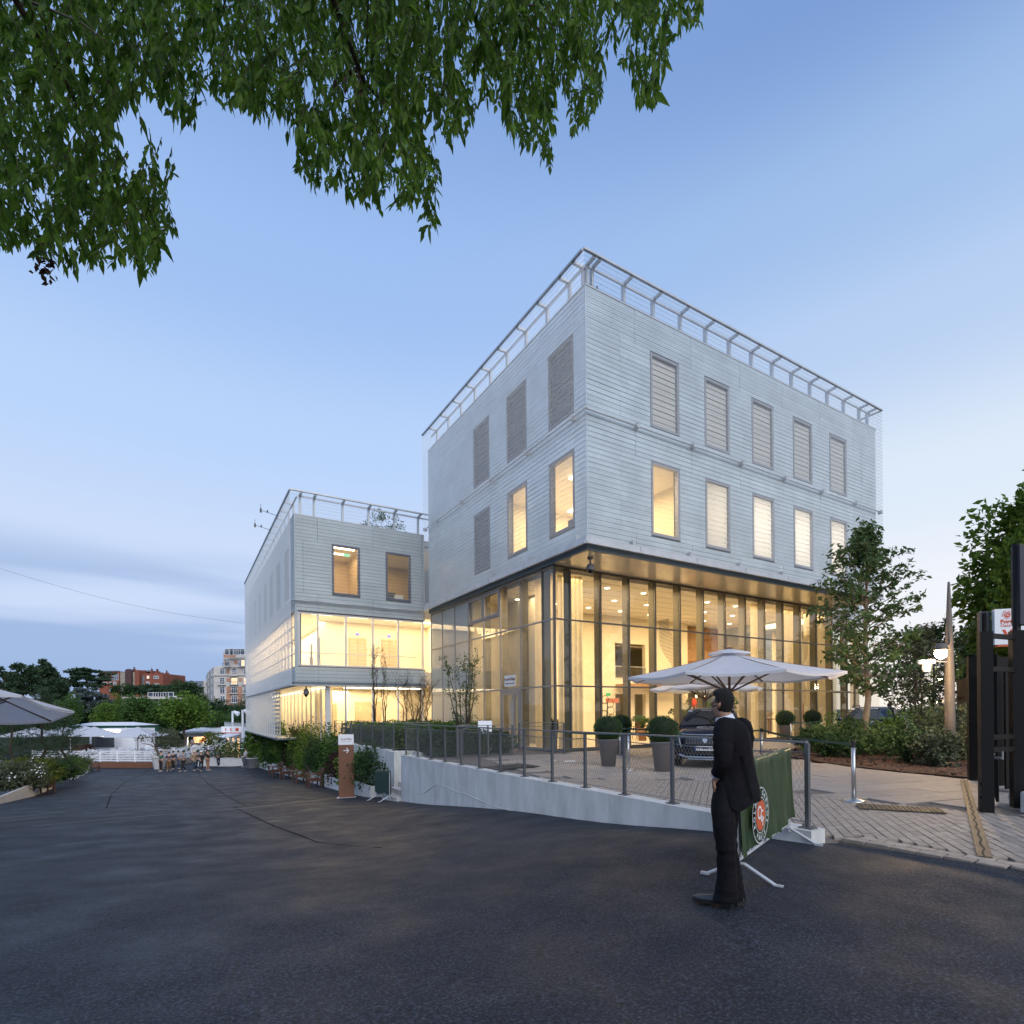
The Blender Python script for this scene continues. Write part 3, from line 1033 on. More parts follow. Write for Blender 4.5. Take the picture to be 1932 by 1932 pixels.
for k, (l, r) in enumerate(zip(ys[:-1], ys[1:])):
 for j, (a, b_) in enumerate(zip(zr3[:-1], zr3[1:])):
  if k == 2 and j == 0:
   continue
  fro = k >= 5
  top = b_
  if k in (3, 4) and j == 2:
   # top-hung vents with wide frames
   v = MB()
   z0, z1 = 5.85, 6.98
   for q in ((l + .03, l + .14, z0, z1), (r - .14, r - .03, z0, z1), (l + .14, r - .14, z1 - .11, z1), (l + .14, r - .14, z0, z0 + .11)):
    v.box(XG - .05, XG + .03, q[0], q[1], q[2], q[3])
   vf = build('vent_window', v, m_alu_grey, main)
   build('pane', MB().box(XG, XG + .012, l + .14, r - .14, z0 + .11, z1 - .11), m_glass, vf)
   build('transom', MB().box(XG - .026, XG + .036, l + .04, r - .04, 5.78, 5.84), m_alu_grey, main)
   top = 5.8
  build('pane', MB().box(XG, XG + .012, l + .036, r - .036, a + .03, top - .03), m_frost if fro else m_glass, main)
# entrance: pair of glazed doors in the third bay
y0, y1 = 19.44, 21.06
dfm = MB().box(XG - .05, XG + .06, y0, y0 + .07, .02, 2.46).box(XG - .05, XG + .06, y1 - .07, y1, .02, 2.46).box(XG - .05, XG + .06, y0 + .07, y1 - .07, 2.38, 2.46)
build('door_frame', dfm, m_alu_grey, main)
for a, b_ in ((y0 + .075, 20.0), (20.01, y1 - .075)):
 w_ = b_ - a
 d_ = MB()
 for q in ((a, a + .10, .05, 2.37), (b_ - .10, b_, .05, 2.37), (a + .1, b_ - .1, 2.25, 2.37), (a + .1, b_ - .1, .05, .2)):
  d_.box(XG - .04, XG + .03, *q)
 dd = build('door', d_, m_alu_grey, main)
 build('pane', MB().box(XG - .01, XG + .002, a + .1, b_ - .1, .2, 2.25), m_glass, dd)
 build('handle', MB().tube((XG - .10, b_ - .05 if a < 19.7 else a + .12, .7), (XG - .10, b_ - .05 if a < 19.7 else a + .12, 2.0), .018, n=6), m_steel, dd)
# sticker over the door
m_print = mat('print_dark_red', (0.20, 0.05, 0.05), 0.6, var=0)
m_sign_white = mat('sign_white', (0.80, 0.81, 0.83), 0.5, var=0)
stk = build('door_notice', MB().box(XG - .045, XG - .035, 19.82, 20.72, 2.62, 3.10), m_sign_white, main)
place_text('Accueil Village', .155, m_print, (XG - .048, 20.27, 2.93), (0, -1, 0), (0, 0, 1), stk, bold=.004)
place_text('Village welcome desk', .085, m_print, (XG - .048, 20.27, 2.75), (0, -1, 0), (0, 0, 1), stk, bold=.001)
# ---------------------------------------------------------------- lobby inside
build('lobby_floor', MB().box(XG + .1, 38, YG + .05, 28.9, -.02, .03), m_floor_in, main)
build('lobby_ceiling', MB().box(XG + .38, 33, YG + .38, 28.9, 6.98, 7.1), m_ceil, main)
for i in range(9):
 build('ceiling_joint', MB().box(XG + .4, 33, 18.0 + i * .9, 18.012 + i * .9, 6.972, 6.979), m_fin, main, kind='stuff')
# back wall with a balcony opening and a doorway
YB = 24.0
b_ = MB()
_o0, _o1 = atY(1160, 1200, YB).x, atY(1217, 1200, YB).x
_t0, _t1 = atY(1283, 1192, 24.6).x, atY(1372, 1192, 24.6).x
for q in ((XG + 2.2, _o0, 0, 7), (_o0, _o1, 5.45, 7), (_o0, _o1, 2.5, 3.45), (_o1, _t0, 0, 7)):
 b_.box(q[0], q[1], YB, YB + .25, q[2], q[3])
b_.box(_o0 + .9, _o0 + 1.5, YB, YB + .25, 0, 2.5)
b_.box(_t1, 38, 24.9, 25.1, 0, 7)
build('back_wall', b_, m_cream, main)
build('rear_wall', MB().box(XG + .1, 38, 28.75, 28.9, 0, 7), m_cream, main)
build('side_wall', MB().box(XG + 2.0, XG + 2.2, 20.95, YB + .25, 0, 7).box(XG + .1, XG + 2.0, 24.0, 24.2, 0, 7), m_cream, main)
build('balcony_recess', MB().box(_o0 - 2, _o1 + 9, YB + 3, YB + 3.2, 0, 6).box(_o0 - .5, _o1 + .5, YB + .25, YB + 3, 5.3, 5.4), mat('recess_wall', (.30, .26, .18), .8), main)
build('balcony_rail', MB().tube((_o0, YB - .02, 4.1), (_o1, YB - .02, 4.1), .02).tube((_o0, YB - .02, 4.1), (_o0, YB - .02, 3.35), .02).tube((_o1, YB - .02, 4.1), (_o1, YB - .02, 3.35), .02), m_steel, main)
build('balcony_glass', MB().box(_o0, _o1, YB - .02, YB - .005, 3.35, 4.08), m_glass, main)
# timber block at first floor level with staggered panels
m_tim = [mat('oak_panel_%d' % i, c, 0.5, var=.18, scale=3, stretch=(1, 1, 14)) for i, c in enumerate(((.36, .20, .09), (.42, .25, .12), (.31, .165, .07)))]
tp = build('timber_wall', MB().box(_t0, _t1, 24.6, 24.8, 3.2, 7), m_tim[0], main)
for i in range(7):
 for j in range(5):
  x0 = _t0 + i * .95
  z0 = 3.2 + j * .75
  if x0 + .94 > _t1:
   continue
  o = build('panel', MB().box(x0 + .01, x0 + .94, 24.56 - .02 * ((i * 3 + j * 5) % 3), 24.599, z0 + .01, z0 + .74), m_tim[(i + 2 * j + i * j) % 3], tp)
build('gallery', MB().box(_t0, 33, 22.6, 24.5, 2.95, 3.2), m_ceil, main)
build('timber_soffit', MB().box(_o0, _t0, 23.0, 23.98, 2.9, 3.05), m_tim[0], main)
m_poster = mat('red_poster', (.45, .045, .03), .5, var=.15, scale=2)
build('poster', MB().box(28.5, 29.6, 24.5, 24.53, .6, 2.3), m_poster, main)
build('poster', MB().box(31.0, 31.9, 24.5, 24.53, .8, 2.2), m_poster, main)
build('reception_desk', MB().box(24.6, 28.0, 21.6, 22.3, .03, 1.1), m_white, main)
place_text('LE VILLAGE', .36, m_white, (atY(1304, 1335, 20.9).x, 20.9, 1.62), (1, 0, 0), (0, 0, 1), main, bold=.01)
# downlights and pendant lamps
mdl = MB().lathe([(.001, 0), (.11, 0), (.13, .004)], n=12)
for x in (14.0, 16.2, 18.4, 20.6, 22.8, 25.0, 27.4, 29.8):
 for y in (18.6, 20.6, 22.6):
  build('downlight', MB().lathe([(.12, -.012), (.001, -.014)], (x, y, 6.97), 12, False), m_downlight, main)
for x, y, z in ((24.6, 20.8, 2.3), (25.9, 21.4, 2.25), (27.2, 20.9, 2.3), (23.3, 21.3, 2.75), (28.4, 19.6, 3.0)):
 pl_ = build('pendant_lamp', MB().ball((x, y, z), .10, 10, 6), emitter('bulb_glow', (1, .74, .38), 22), main, smooth=True)
 build('cord', MB().tube((x, y, z + .1), (x, y, 6.97 if z > 2.5 else 6.97), .008, n=4), m_alu_dark, pl_)
area_light('lobby_light', (17.5, 19.6, 6.85), 9, 4.2, 950, WARM)
area_light('lobby_light', (27, 19.8, 6.85), 10, 4.2, 1000, WARM)
area_light('lobby_light', (29.5, 23.6, 2.85), 5, 1.6, 160, WARM)
point_light('recess_light', (20, 25.6, 4.8), 30, WARM, .3)
def curtain(name, pts, z0, z1, parent, m, amp=.07, wl=.22):
 """hanging folds along a line"""
 mb = MB()
 pts = [Vector((*p, 0)) for p in pts]
 L_ = sum((b_ - a).length for a, b_ in zip(pts[:-1], pts[1:]))
 n = int(L_ / wl * 8)
 rr = random.Random(len(pts) + int(L_ * 10))
 ph = 0
 prev = None
 for i in range(n + 1):
  d = L_ * i / n
  for a, b_ in zip(pts[:-1], pts[1:]):
   sl_ = (b_ - a).length
   if d <= sl_ + 1e-6:
    break
   d -= sl_
  t = (b_ - a).normalized()
  nn = Vector((-t.y, t.x, 0))
  ph += 2 * math.pi / 8 * rr.uniform(.6, 1.4)
  p = a + t * d
  o = nn * (amp * math.sin(ph) + amp * .4 * math.sin(ph * .37))
  cur = (p + o * 1.2 + Vector((0, 0, z0)), p + o + Vector((0, 0, (z0 + z1) / 2)), p + o * .7 + Vector((0, 0, z1)))
  if prev:
   mb.quad(prev[0], cur[0], cur[1], prev[1])
   mb.quad(prev[1], cur[1], cur[2], prev[2])
  prev = cur
 return build(name, mb, m, parent, smooth=True)
curtain('curtain', [(12.75, 17.55), (13.95, 17.5)], .05, 6.95, main, m_curtain)
curtain('curtain', [(12.72, 17.6), (12.70, 19.1)], .05, 6.95, main, m_curtain)
curtain('curtain', [(24.9, 17.6), (25.6, 17.6)], .05, 6.95, main, m_curtain)
curtain('curtain', [(27.2, 17.7), (29.4, 17.7)], .05, 6.95, main, m_curtain)
curtain('curtain', [(29.9, 17.8), (32.4, 17.8)], .05, 6.95, main, m_curtain)
# hatched figure print behind two panes (plain abstract strips)
hp = MB()
for k in range(90):
 t = k / 90
 z = .4 + 5.2 * t
 xc_ = 19.55 + .55 * math.sin(t * 5.0) - .5 * t
 w_ = .30 + .22 * math.sin(t * 9 + 1) ** 2
 hp.quad((xc_ - w_, YG + .5, z - .05), (xc_ + w_, YG + .5, z + .10), (xc_ + w_, YG + .5, z + .125), (xc_ - w_, YG + .5, z - .025))
 xc_ = 29.3 + .45 * math.sin(t * 5.0 + 2)
 hp.quad((xc_ - w_, YG + .5, z - .05), (xc_ + w_, YG + .5, z + .10), (xc_ + w_, YG + .5, z + .125), (xc_ - w_, YG + .5, z - .025))
build('hatched_print', hp, mat('hatch_grey', (.22, .19, .13), .7, var=0), main, kind='stuff')
# dome cameras under the overhangs
cmr = thing('dome_camera', 'grey dome security camera hanging under the corner of the tall soffit', 'camera', (12.75, 15.55, 7.1))
build('housing', MB().lathe([(.10, 0), (.10, -.05), (.035, -.08), (.035, -.2), (.13, -.27), (.15, -.42), (.14, -.46), (.001, -.46)], (12.75, 15.55, 7.1), 16), mat('grey_plastic', (.16, .16, .18), .5), cmr, smooth=True)
build('lens_dome', MB().lathe([(.10, -.46), (.085, -.53), (.05, -.57), (.001, -.58)], (12.75, 15.55, 7.1), 14, False), mat('smoked_dome', (.01, .01, .012), .1), cmr, smooth=True)
# ================================================================== lower wing on the left
WX, WY, WZ0, WZT, WRAIL = 5.0, 29.6, 3.0, 11.68, 12.85
WYE = 52.4
wing = thing('office_wing', 'lower mesh clad wing left of the tall block with warm lit upper corridor', 'building', (9, 40, 0))
WF, WL_ = Facade('x', WY), Facade('y', WX)
WXE = 12.02
whole = [(6.84, 8.30, 7.80, 10.47), (9.75, 11.19, 7.80, 10.47)]
bandh = [(5.12, WXE, 3.97, 6.76)]
wwl = [(31.2 + 3.05 * k, 32.7 + 3.05 * k) for k in range(7)]
wholeL = [(a, b_, 7.8, 10.47) for a, b_ in wwl]
bandL = [(29.75, 51.9, 3.97, 6.76)]
rows = slat_field(WF, WX + .03, WXE, WZ0 + .02, WZT, whole + bandh, [6.11, 9.03], [5.38, 6.83, 8.31, 9.74, 11.2], [(7.75, 10.48)])
rows += slat_field(WL_, WY + .03, WYE, WZ0 + .02, WZT, wholeL + bandL, [31.0 + 3.05 * k for k in range(8)], [a for w_ in wwl for a in (w_[0] - .01, w_[1] + .01)], [(7.75, 10.48)])
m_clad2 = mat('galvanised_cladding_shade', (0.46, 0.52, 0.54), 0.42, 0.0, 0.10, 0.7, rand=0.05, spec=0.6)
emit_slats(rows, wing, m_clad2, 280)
for f, s0, s1, holes in ((WF, WX + .3, WXE, whole + bandh), (WL_, WY, WYE, wholeL + bandL)):
 b_ = MB()
 zs = [WZ0 + .03, 3.97, 6.76, 7.8, 10.47, WZT - .02]
 for z0, z1 in zip(zs[:-1], zs[1:]):
  hs = sorted([(h[0], h[1]) for h in holes if h[2] < (z0 + z1) / 2 < h[3]])
  cur = s0
  for h0, h1 in hs + [(s1, s1)]:
   if h0 > cur:
    b_.box(*f.box(cur, h0, -.27, -.002, z0, z1))
   cur = h1
 build('wall', b_, m_dark_gap, wing)
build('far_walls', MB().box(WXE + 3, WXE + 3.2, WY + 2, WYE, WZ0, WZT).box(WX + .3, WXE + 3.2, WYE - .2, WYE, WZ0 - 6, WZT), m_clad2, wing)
build('roof', MB().box(WX + .28, WXE + 3, WY + .28, WYE - .2, 11.2, 11.5), m_concrete, wing)
build('upper_floor', MB().box(WX + .28, WXE + 3, WY + .28, WYE - .2, 6.95, 7.6), m_ceil, wing)
build('middle_floor', MB().box(WX + .28, WXE + 3, WY + .28, WYE - .2, 3.05, 3.85), m_ceil, wing)
build('coping', MB().box(WX - .05, WXE, WY - .05, WY + .3, WZT, WZT + .05), m_coping, wing)
build('coping', MB().box(WX - .05, WX + .3, WY + .3, WYE, WZT, WZT + .05), m_coping, wing)
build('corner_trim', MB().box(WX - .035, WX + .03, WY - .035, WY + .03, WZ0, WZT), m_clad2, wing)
build('fascia', MB().box(WX - .04, WXE, WY - .045, WY + .05, WZ0 - .06, WZ0 + .16), m_fascia, wing)
build('fascia', MB().box(WX - .045, WX + .05, WY + .05, WYE, WZ0 - .06, WZ0 + .16), m_fascia, wing)
for i in range(17):
 y0 = WY + .06 + i * 1.3
 build('soffit_board', MB().box(WX + .055, 6.55, y0, y0 + 1.294, WZ0 - .012, WZ0 + .03), m_soffit, wing)
for k, (a, b_, z0, z1) in enumerate(whole):
 window(WF, a, b_, z0, z1, wing, 'lit')
for k, (a, b_) in enumerate(wwl):
 window(WL_, a, b_, 7.8, 10.47, wing, 'dark')
# upstairs rooms behind the two lit windows
build('office_wall', MB().box(8.95, 9.1, WY + .3, 34.5, 7.6, 11.2).box(WX + .3, WXE + 2, 34.5, 34.6, 7.6, 11.2).box(6.2, 6.3, WY + .3, 34.5, 7.6, 11.2), mat('tan_wall', (.60, .47, .30), .8, var=.04), wing)
build('office_ceiling', MB().box(6.3, 14, WY + .3, 34.5, 10.95, 11.1), m_ceil, wing)
for y in (30.6, 31.7, 32.9):
 build('ceiling_strip', MB().box(6.6, 8.6, y, y + .14, 10.9, 10.945), m_lightstrip, wing)
for x, y in ((10.6, 30.8), (10.2, 32.3)):
 build('downlight', MB().lathe([(.16, -.01), (.001, -.012)], (x, y, 10.945), 12, False), m_downlight, wing)
build('exit_sign', MB().box(7.85, 8.2, 31.2, 31.23, 10.35, 10.5), emitter('exit_green', (.35, .9, .55), 1.2), wing)
build('chair_back', MB().box(10.6, 11.1, 30.6, 30.7, 7.9, 8.35), m_white, wing)
build('monitor', MB().box(10.05, 10.9, 31.3, 31.36, 8.15, 8.6), mat('slate', (.12, .13, .16), .5), wing)
area_light('office_light', (7.6, 32, 10.8), 2, 3, 70, WARM)
area_light('office_light', (10.8, 32, 10.8), 2.5, 3, 60, WARM)
# level-two lit corridor band
m_band_frame = mat('white_band_frame', (.60, .60, .62), .5, .1, .03)
bx_ = [5.14, 6.1, 7.53, 8.99, 10.44, 11.9]
for k, x in enumerate(bx_):
 build('mullion', MB().box(x - (.07 if k == 0 else .04), x + (.07 if k == 0 else .04), WY - .02, WY + .12, 3.99, 6.74), m_band_frame, wing)
for l, r in zip(bx_[:-1], bx_[1:]):
 build('pane', MB().box(l + .05, r - .045, WY + .03, WY + .042, 4.06, 6.68), m_glass, wing)
for z in (4.01, 6.71):
 build('transom', MB().box(5.2, 11.86, WY - .015, WY + .1, z - .03, z + .03), m_band_frame, wing)
m_frost_low = glass('light_frosted_glass', refl=.12, frost=0.22, frost_col=(.85, .82, .76))
ly_ = [29.9 + 1.1 * k for k in range(21)]
for y in ly_:
 build('mullion', MB().box(WX - .01, WX + .1, y - .03, y + .03, 3.99, 6.74), m_band_frame, wing)
for l, r in zip(ly_[:-1], ly_[1:]):
 build('pane', MB().box(WX + .03, WX + .042, l + .04, r - .04, 4.0, 6.74), m_frost_low, wing)
for z in (4.65, 5.35, 6.05):
 build('transom', MB().box(WX - .005, WX + .08, 29.95, 51.8, z - .02, z + .02), m_band_frame, wing)
m_corr = mat('corridor_white', (0.80, 0.74, 0.60), .8, var=.02)
build('corridor_wall', MB().box(WX + 1.8, WXE + 2, 33.0, 33.2, 3.85, 6.95).box(WX + 2.4, WX + 2.6, 33.2, WYE - .5, 3.85, 6.95).box(13.5, 13.7, WY + .3, 33, 3.85, 6.95), m_corr, wing)
m_door_tan = mat('tan_door', (.50, .40, .27), .6, var=.05)
for a, b_ in ((8.55, 9.6), (10.55, 11.5)):
 dl = build('lift_door', MB().box(a, b_, 32.93, 32.99, 3.86, 6.05), m_door_tan, wing)
 build('door_leaf', MB().box(a + .06, (a + b_) / 2 - .01, 32.90, 32.93, 3.87, 5.97), m_door_tan, dl)
 build('door_leaf', MB().box((a + b_) / 2 + .01, b_ - .06, 32.90, 32.93, 3.87, 5.97), m_door_tan, dl)
 build('floor_display', MB().box((a + b_) / 2 - .09, (a + b_) / 2 + .09, 32.92, 32.98, 6.2, 6.32), emitter('blue_display', (.35, .3, 1.0), 1.4), wing)
build('guard_rail', MB().tube((5.4, 30.3, 4.75), (11.8, 30.3, 4.75), .025).tube((5.4, 30.3, 4.1), (11.8, 30.3, 4.1), .02).tube((5.9, 30.3, 3.9), (5.9, 30.3, 5.2), .05).tube((6.35, 30.5, 3.9), (6.35, 30.5, 5.6), .05), m_steel, wing)
build('extinguisher', MB().lathe([(.001, 0), (.08, 0), (.08, .45), (.03, .55), (.03, .62), (.001, .62)], (5.95, 30.6, 4.05), 10), mat('red_enamel', (.5, .02, .015), .4, var=0), wing)
for x in (6.6, 8.6, 10.6, 12.4):
 build('ceiling_strip', MB().box(x - .55, x + .55, 30.9, 31.0, 6.89, 6.94), m_lightstrip, wing)
area_light('corridor_light', (9.5, 31.2, 6.86), 8, 2.4, 430, WARM)
area_light('corridor_light', (6.2, 42, 6.86), 2.0, 19, 1500, WARM)
# ground floor, set back behind the overhang on the left
gx_ = [6.6, 7.53, 8.99, 10.44, 11.9]
GYW = WY + .12
for k, x in enumerate(gx_):
 h = .12 if k == 0 else .04
 build('mullion', MB().box(x - h, x + h, GYW - .03, GYW + .12, -.2, 2.93), m_band_frame, wing)
for l, r in zip(gx_[:-1], gx_[1:]):
 build('pane', MB().box(l + .13, r - .045, GYW + .03, GYW + .042, -.1, 2.9), m_glass, wing)
build('ground_wall', MB().box(6.8, 14, 33.4, 33.6, -3, 3.05).box(13.5, 13.7, WY + .5, 33.4, -1, 3.05), m_corr, wing)
build('ground_slab', MB().box(6.76, 14, WY - .5, WYE - .3, -4.5, -.05), m_concrete, wing)
build('plinth_wall', MB().box(6.75, 7.2, 29.5, WYE, -4.5, -.25), m_concrete, wing)
build('recess_floor', MB().box(4.80, 6.75, 35.0, WYE, -.05, .06), m_fascia, wing)
build('wall_strip', MB().box(9.0, 10.6, 33.3, 33.39, 0, 2.2), m_door_tan, wing)
build('wall_strip', MB().box(7.6, 7.9, 33.3, 33.39, 0, 2.1), m_door_tan, wing)
build('light_line', MB().box(7.5, 12, GYW + .25, GYW + .31, 2.86, 2.92), m_lightstrip, wing)
for k in range(16):
 y = WY + .4 + 1.4 * k
 build('mullion', MB().box(6.55, 6.65, y - .04, y + .04, -.1, 2.95), m_band_frame, wing)
build('side_panes', MB().box(6.6, 6.612, WY + .3, 52, -.1, 2.95), glass('side_glass', refl=.15), wing)
curtain('curtain', [(6.95, WY + .5), (6.95, 51.8)], -.1, 2.92, wing, mat('white_curtain', (.78, .72, .58), .9, var=.03, trans=.5), amp=.10, wl=.55)
build('light_line', MB().box(6.66, 6.72, WY + .4, 51, 2.90, 2.94), m_lightstrip, wing)
# the mesh drops to the ground further back, with a slatted screen behind it
for l in range(15):
 build('mullion', MB().box(WX - .01, WX + .06, 35.2 + l * 1.15, 35.25 + l * 1.15, .06, 2.98), m_steel, wing)
for j in range(11):
 build('screen_slat', MB().box(WX - .02, WX + .02, 35.2, 38.4, .2 + j * .25, .31 + j * .25), m_steel, wing)
area_light('ground_light', (9.6, 31.6, 2.85), 5, 2.6, 330, WARM)
area_light('ground_light', (8.0, 41, 2.85), 1.2, 20, 1500, WARM)
area_light('ground_light', (5.9, 42, 2.9), 1.0, 16, 260, WARM)
# roof rail, mesh and tubes
roof_frame(wing, WX, WXE + 2.8, WY, WYE, WZT + .05, WRAIL, [5.3, 6.0, 7.46, 8.87, 10.33, 11.75], [31.2 + 1.42 * k for k in range(15)], .25)
veil(wing, [('x', WY - .25, WX - .25, WXE - .2), ('y', WX - .25, WY - .25, WYE + .25)], 2.98, WRAIL - .05, vp=.06)
veil(wing, [('y', WX - .25, 35.2, WYE + .25)], .06, 2.95, vp=.07)
for l, r in ((WX - .2, 6.1), (6.12, 9.0), (9.02, WXE - .25)):
 build('mesh_tube', MB().tube((l, WY - .16, 7.3), (r, WY - .16, 7.3), .045), m_steel, wing, smooth=True)
 build('mesh_channel', MB().box(l, r, WY - .31, WY - .22, 2.95, 3.0), m_steel, wing)
build('mesh_tube', MB().tube((WX - .16, WY - .16, 7.3), (WX - .16, WYE, 7.3), .045), m_steel, wing, smooth=True)
build('mesh_channel', MB().box(WX - .31, WX - .22, WY - .3, WYE, 2.95, 3.0), m_steel, wing)
# antennas at the roof corner
for k, (dz_, dx_) in enumerate(((.0, 0), (-.15, 0))):
 p = P(538 if k == 0 else 530, 958 - 14 if k == 0 else 970, 31.0 if k == 0 else 33.5)
 a = thing('antenna', 'small roof antenna on an arm, %s on the wing rail' % ('the upper one near the corner' if k == 0 else 'the lower one further along'), 'antenna', p, group='antennas on the wing roof')
 q = Vector((WX - .25, p.y + .3, WRAIL - .1))
 e = q + Vector((-.9, -.12, .12))
 build('arm', MB().tube(q, e, .015), m_alu_dark, a)
 build('head', MB().tube(e + Vector((0, 0, -.12)), e + Vector((0, 0, .1)), .05).tube(e, e + Vector((0, 0, .35)), .012).tube(e + Vector((.35, .05, -.05)), e + Vector((.35, .05, .08)), .04), m_alu_dark, a)
c = thing('dome_camera', 'grey dome security camera hanging under the corner of the lower wing', 'camera', (5.55, 29.95, 2.98))
build('housing', MB().lathe([(.06, 0), (.03, -.05), (.03, -.15), (.14, -.22), (.15, -.42), (.14, -.46), (.001, -.46)], (5.55, 29.95, 2.98), 14), _mats['grey_plastic'], c, smooth=True)
build('lens_dome', MB().lathe([(.10, -.46), (.08, -.55), (.001, -.60)], (5.55, 29.95, 2.98), 12, False), _mats['smoked_dome'], c, smooth=True)
# ================================================================== rear volume on the right
rear = thing('rear_building', 'mesh clad rear block showing past the right end of the tall block', 'building', (36, 24, 0))
RX0, RX1 = 32.6, 36.2
RYF = 17.9
RF = Facade('x', RYF)
rows = slat_field(RF, RX0 - 1, RX1, 6.6, 10.6, [], [34.0], [], [])
emit_slats(rows, rear, m_clad, 40)
build('wall', MB().box(RX0 - 1, RX1, RYF + .002, 27, 6.55, 10.6), m_clad, rear)
build('coping', MB().box(RX0 - 1, RX1 + .05, RYF - .05, RYF + .3, 10.6, 10.65), m_coping, rear)
roof_frame(rear, RX0, RX1, RYF, 26, 10.6, 11.75, [33.2, 34.6, 35.5, 36.0], [], .25)
veil(rear, [('x', RYF - .25, RX0 - .8, RX1 + .25), ('y', RX1 + .25, RYF - .25, 26)], 6.5, 11.7)
for x in (33.0, 34.5, 36.0, 37.5):
 build('mullion', MB().box(x - .04, x + .04, RYF + .3, RYF + .4, 0, 6.5), m_alu_dark, rear)
for z in (2.5, 3.6, 5.06):
 build('transom', MB().box(32.8, 39, RYF + .29, RYF + .38, z - .03, z + .03), m_alu_dark, rear)
build('panes', MB().box(32.8, 39, RYF + .34, RYF + .352, 0, 6.5), m_glass, rear)
build('canopy', MB().box(33.0, 40, RYF - 1.6, RYF + .28, 3.5, 3.62), m_steel, rear)
build('inner_wall', MB().box(32.8, 40, 21.5, 21.7, 0, 6.5), m_cream, rear)
build('red_banner', MB().box(34.2, 36.8, 20.8, 20.85, .9, 1.9), m_poster, rear)
curtain('curtain', [(36.5, RYF + .8), (37.4, RYF + .8)], .05, 6.4, rear, m_curtain)
area_light('hall_light', (35.5, 19.8, 6.3), 5, 2, 160, WARM)
# ================================================================== fences with cable net
m_post = mat('fence_post_grey', (0.115, 0.12, 0.13), 0.45, 0.3, 0.08)
m_rail = mat('fence_rail_grey', (0.20, 0.21, 0.225), 0.4, 0.4, 0.08)
m_net = mat('steel_cable', (0.17, 0.175, 0.18), 0.45, 0.2, 0)
def fence(label, posts, zb, zt, cell=0.062, name='cable_fence', cables=True):
 """posts on base plates, flat top rail, slack top cable and a diamond cable net"""
 posts = [Vector((p[0], p[1], 0)) for p in posts]
 f = thing(name, label, 'fence', (posts[0].x, posts[0].y, zb), group='cable net fences')
 for k, p in enumerate(posts):
  q = posts[min(k + 1, len(posts) - 1)] - posts[max(k - 1, 0)]
  d = q.normalized() * .03
  n = Vector((-d.y, d.x, 0)) * .75
  po = build('post', MB().obox((p.x, p.y, (zb + zt) / 2), d * .8, n, (0, 0, (zt - zb) / 2)), m_post, f)
  build('base_plate', MB().obox((p.x, p.y, zb + .007), d * 2.6, n * 3.2, (0, 0, .007)).tube((p.x + d.x * 2, p.y + d.y * 2, zb), (p.x + d.x * 2, p.y + d.y * 2, zb + .035), .009, n=6).tube((p.x - d.x * 2, p.y - d.y * 2, zb), (p.x - d.x * 2, p.y - d.y * 2, zb + .035), .009, n=6), m_post, po)
 rl, cb, net, lc = MB(), MB(), MB(), MB()
 for a, b_ in zip(posts[:-1], posts[1:]):
  up_ = Vector((0, 0, zt + .012))
  rl.beam(a + up_, b_ + up_, .055, .024)
  L_ = (b_ - a).length
  t = (b_ - a).normalized()
  n = Vector((-t.y, t.x, 0))
  lo, hi = zb + .07, zt - .10
  lc.tube(a + Vector((0, 0, lo)), b_ + Vector((0, 0, lo)), .006, n=4)
  cb.path([a + t * (L_ * i / 6) + Vector((0, 0, hi - .03 * math.sin(math.pi * i / 6))) for i in range(7)], .008, 4)
  H_ = hi - lo
  sl_ = 1.75                                   # diamond slope
  k = -H_ / sl_
  while k < L_:
   for sg in (1, -1):
    x0, z0, x1, z1 = (k, lo, k + H_ / sl_, hi) if sg > 0 else (k, hi, k + H_ / sl_, lo)
    if x0 < 0:
     z0 += (z1 - z0) * (-x0) / (x1 - x0)
     x0 = 0
    if x1 > L_:
     z1 = z0 + (z1 - z0) * (L_ - x0) / (x1 - x0)
     x1 = L_
    if x1 - x0 > .01:
     p, q = a + t * x0 + Vector((0, 0, z0)), a + t * x1 + Vector((0, 0, z1))
     w_ = (q - p).cross(n).normalized() * .0012
     o = len(net.v)
     net.v += [tuple(p + w_), tuple(p - w_ * .6 + n * .002), tuple(p - w_ * .6 - n * .002), tuple(q + w_), tuple(q - w_ * .6 + n * .002), tuple(q - w_ * .6 - n * .002)]
     net.f += [(o, o + 1, o + 4, o + 3), (o + 1, o + 2, o + 5, o + 4), (o + 2, o, o + 3, o + 5)]
   k += cell
 build('top_rail', rl, m_rail, f)
 build('cable', cb, m_rail, f, kind='stuff')
 build('cable', lc, m_rail, f, kind='stuff')
 build('cable_net', net, m_net, f, kind='stuff')
 return f
ZR = atX(764, 1373, 6.33).z
fence('cable net fence standing on the long concrete wall behind the walking man', [(6.33, 17.3 - 1.0425 * k) for k in range(14)], .135, 1.14)
fence('cable net fence on the concrete wall above the hedge and totem sign', [(6.74, 28.9), (6.74, 27.4), (6.74, 25.7), (6.74, 24.08), (6.74, 22.4), (6.74, 21.0), (6.74, 19.7), (8.1, 19.6)], .12, 1.14)
_f3 = [atZ(764, 1426, .02), atZ(863, 1429, .02), atZ(921, 1426, .02), atZ(967, 1424, .02)]
_f3 = [(9.3, 18.6), (_f3[1].x, _f3[1].y), (_f3[2].x, _f3[2].y), (_f3[3].x, _f3[3].y)]
fence('low cable net fence beside the shrubs in front of the entrance doors', _f3, .01, 1.06)
fence('short cable net fence right of the entrance doors by the corner glass', [(11.1, 17.9), (11.85, 16.6), (11.75, 15.9)], .01, 1.10)
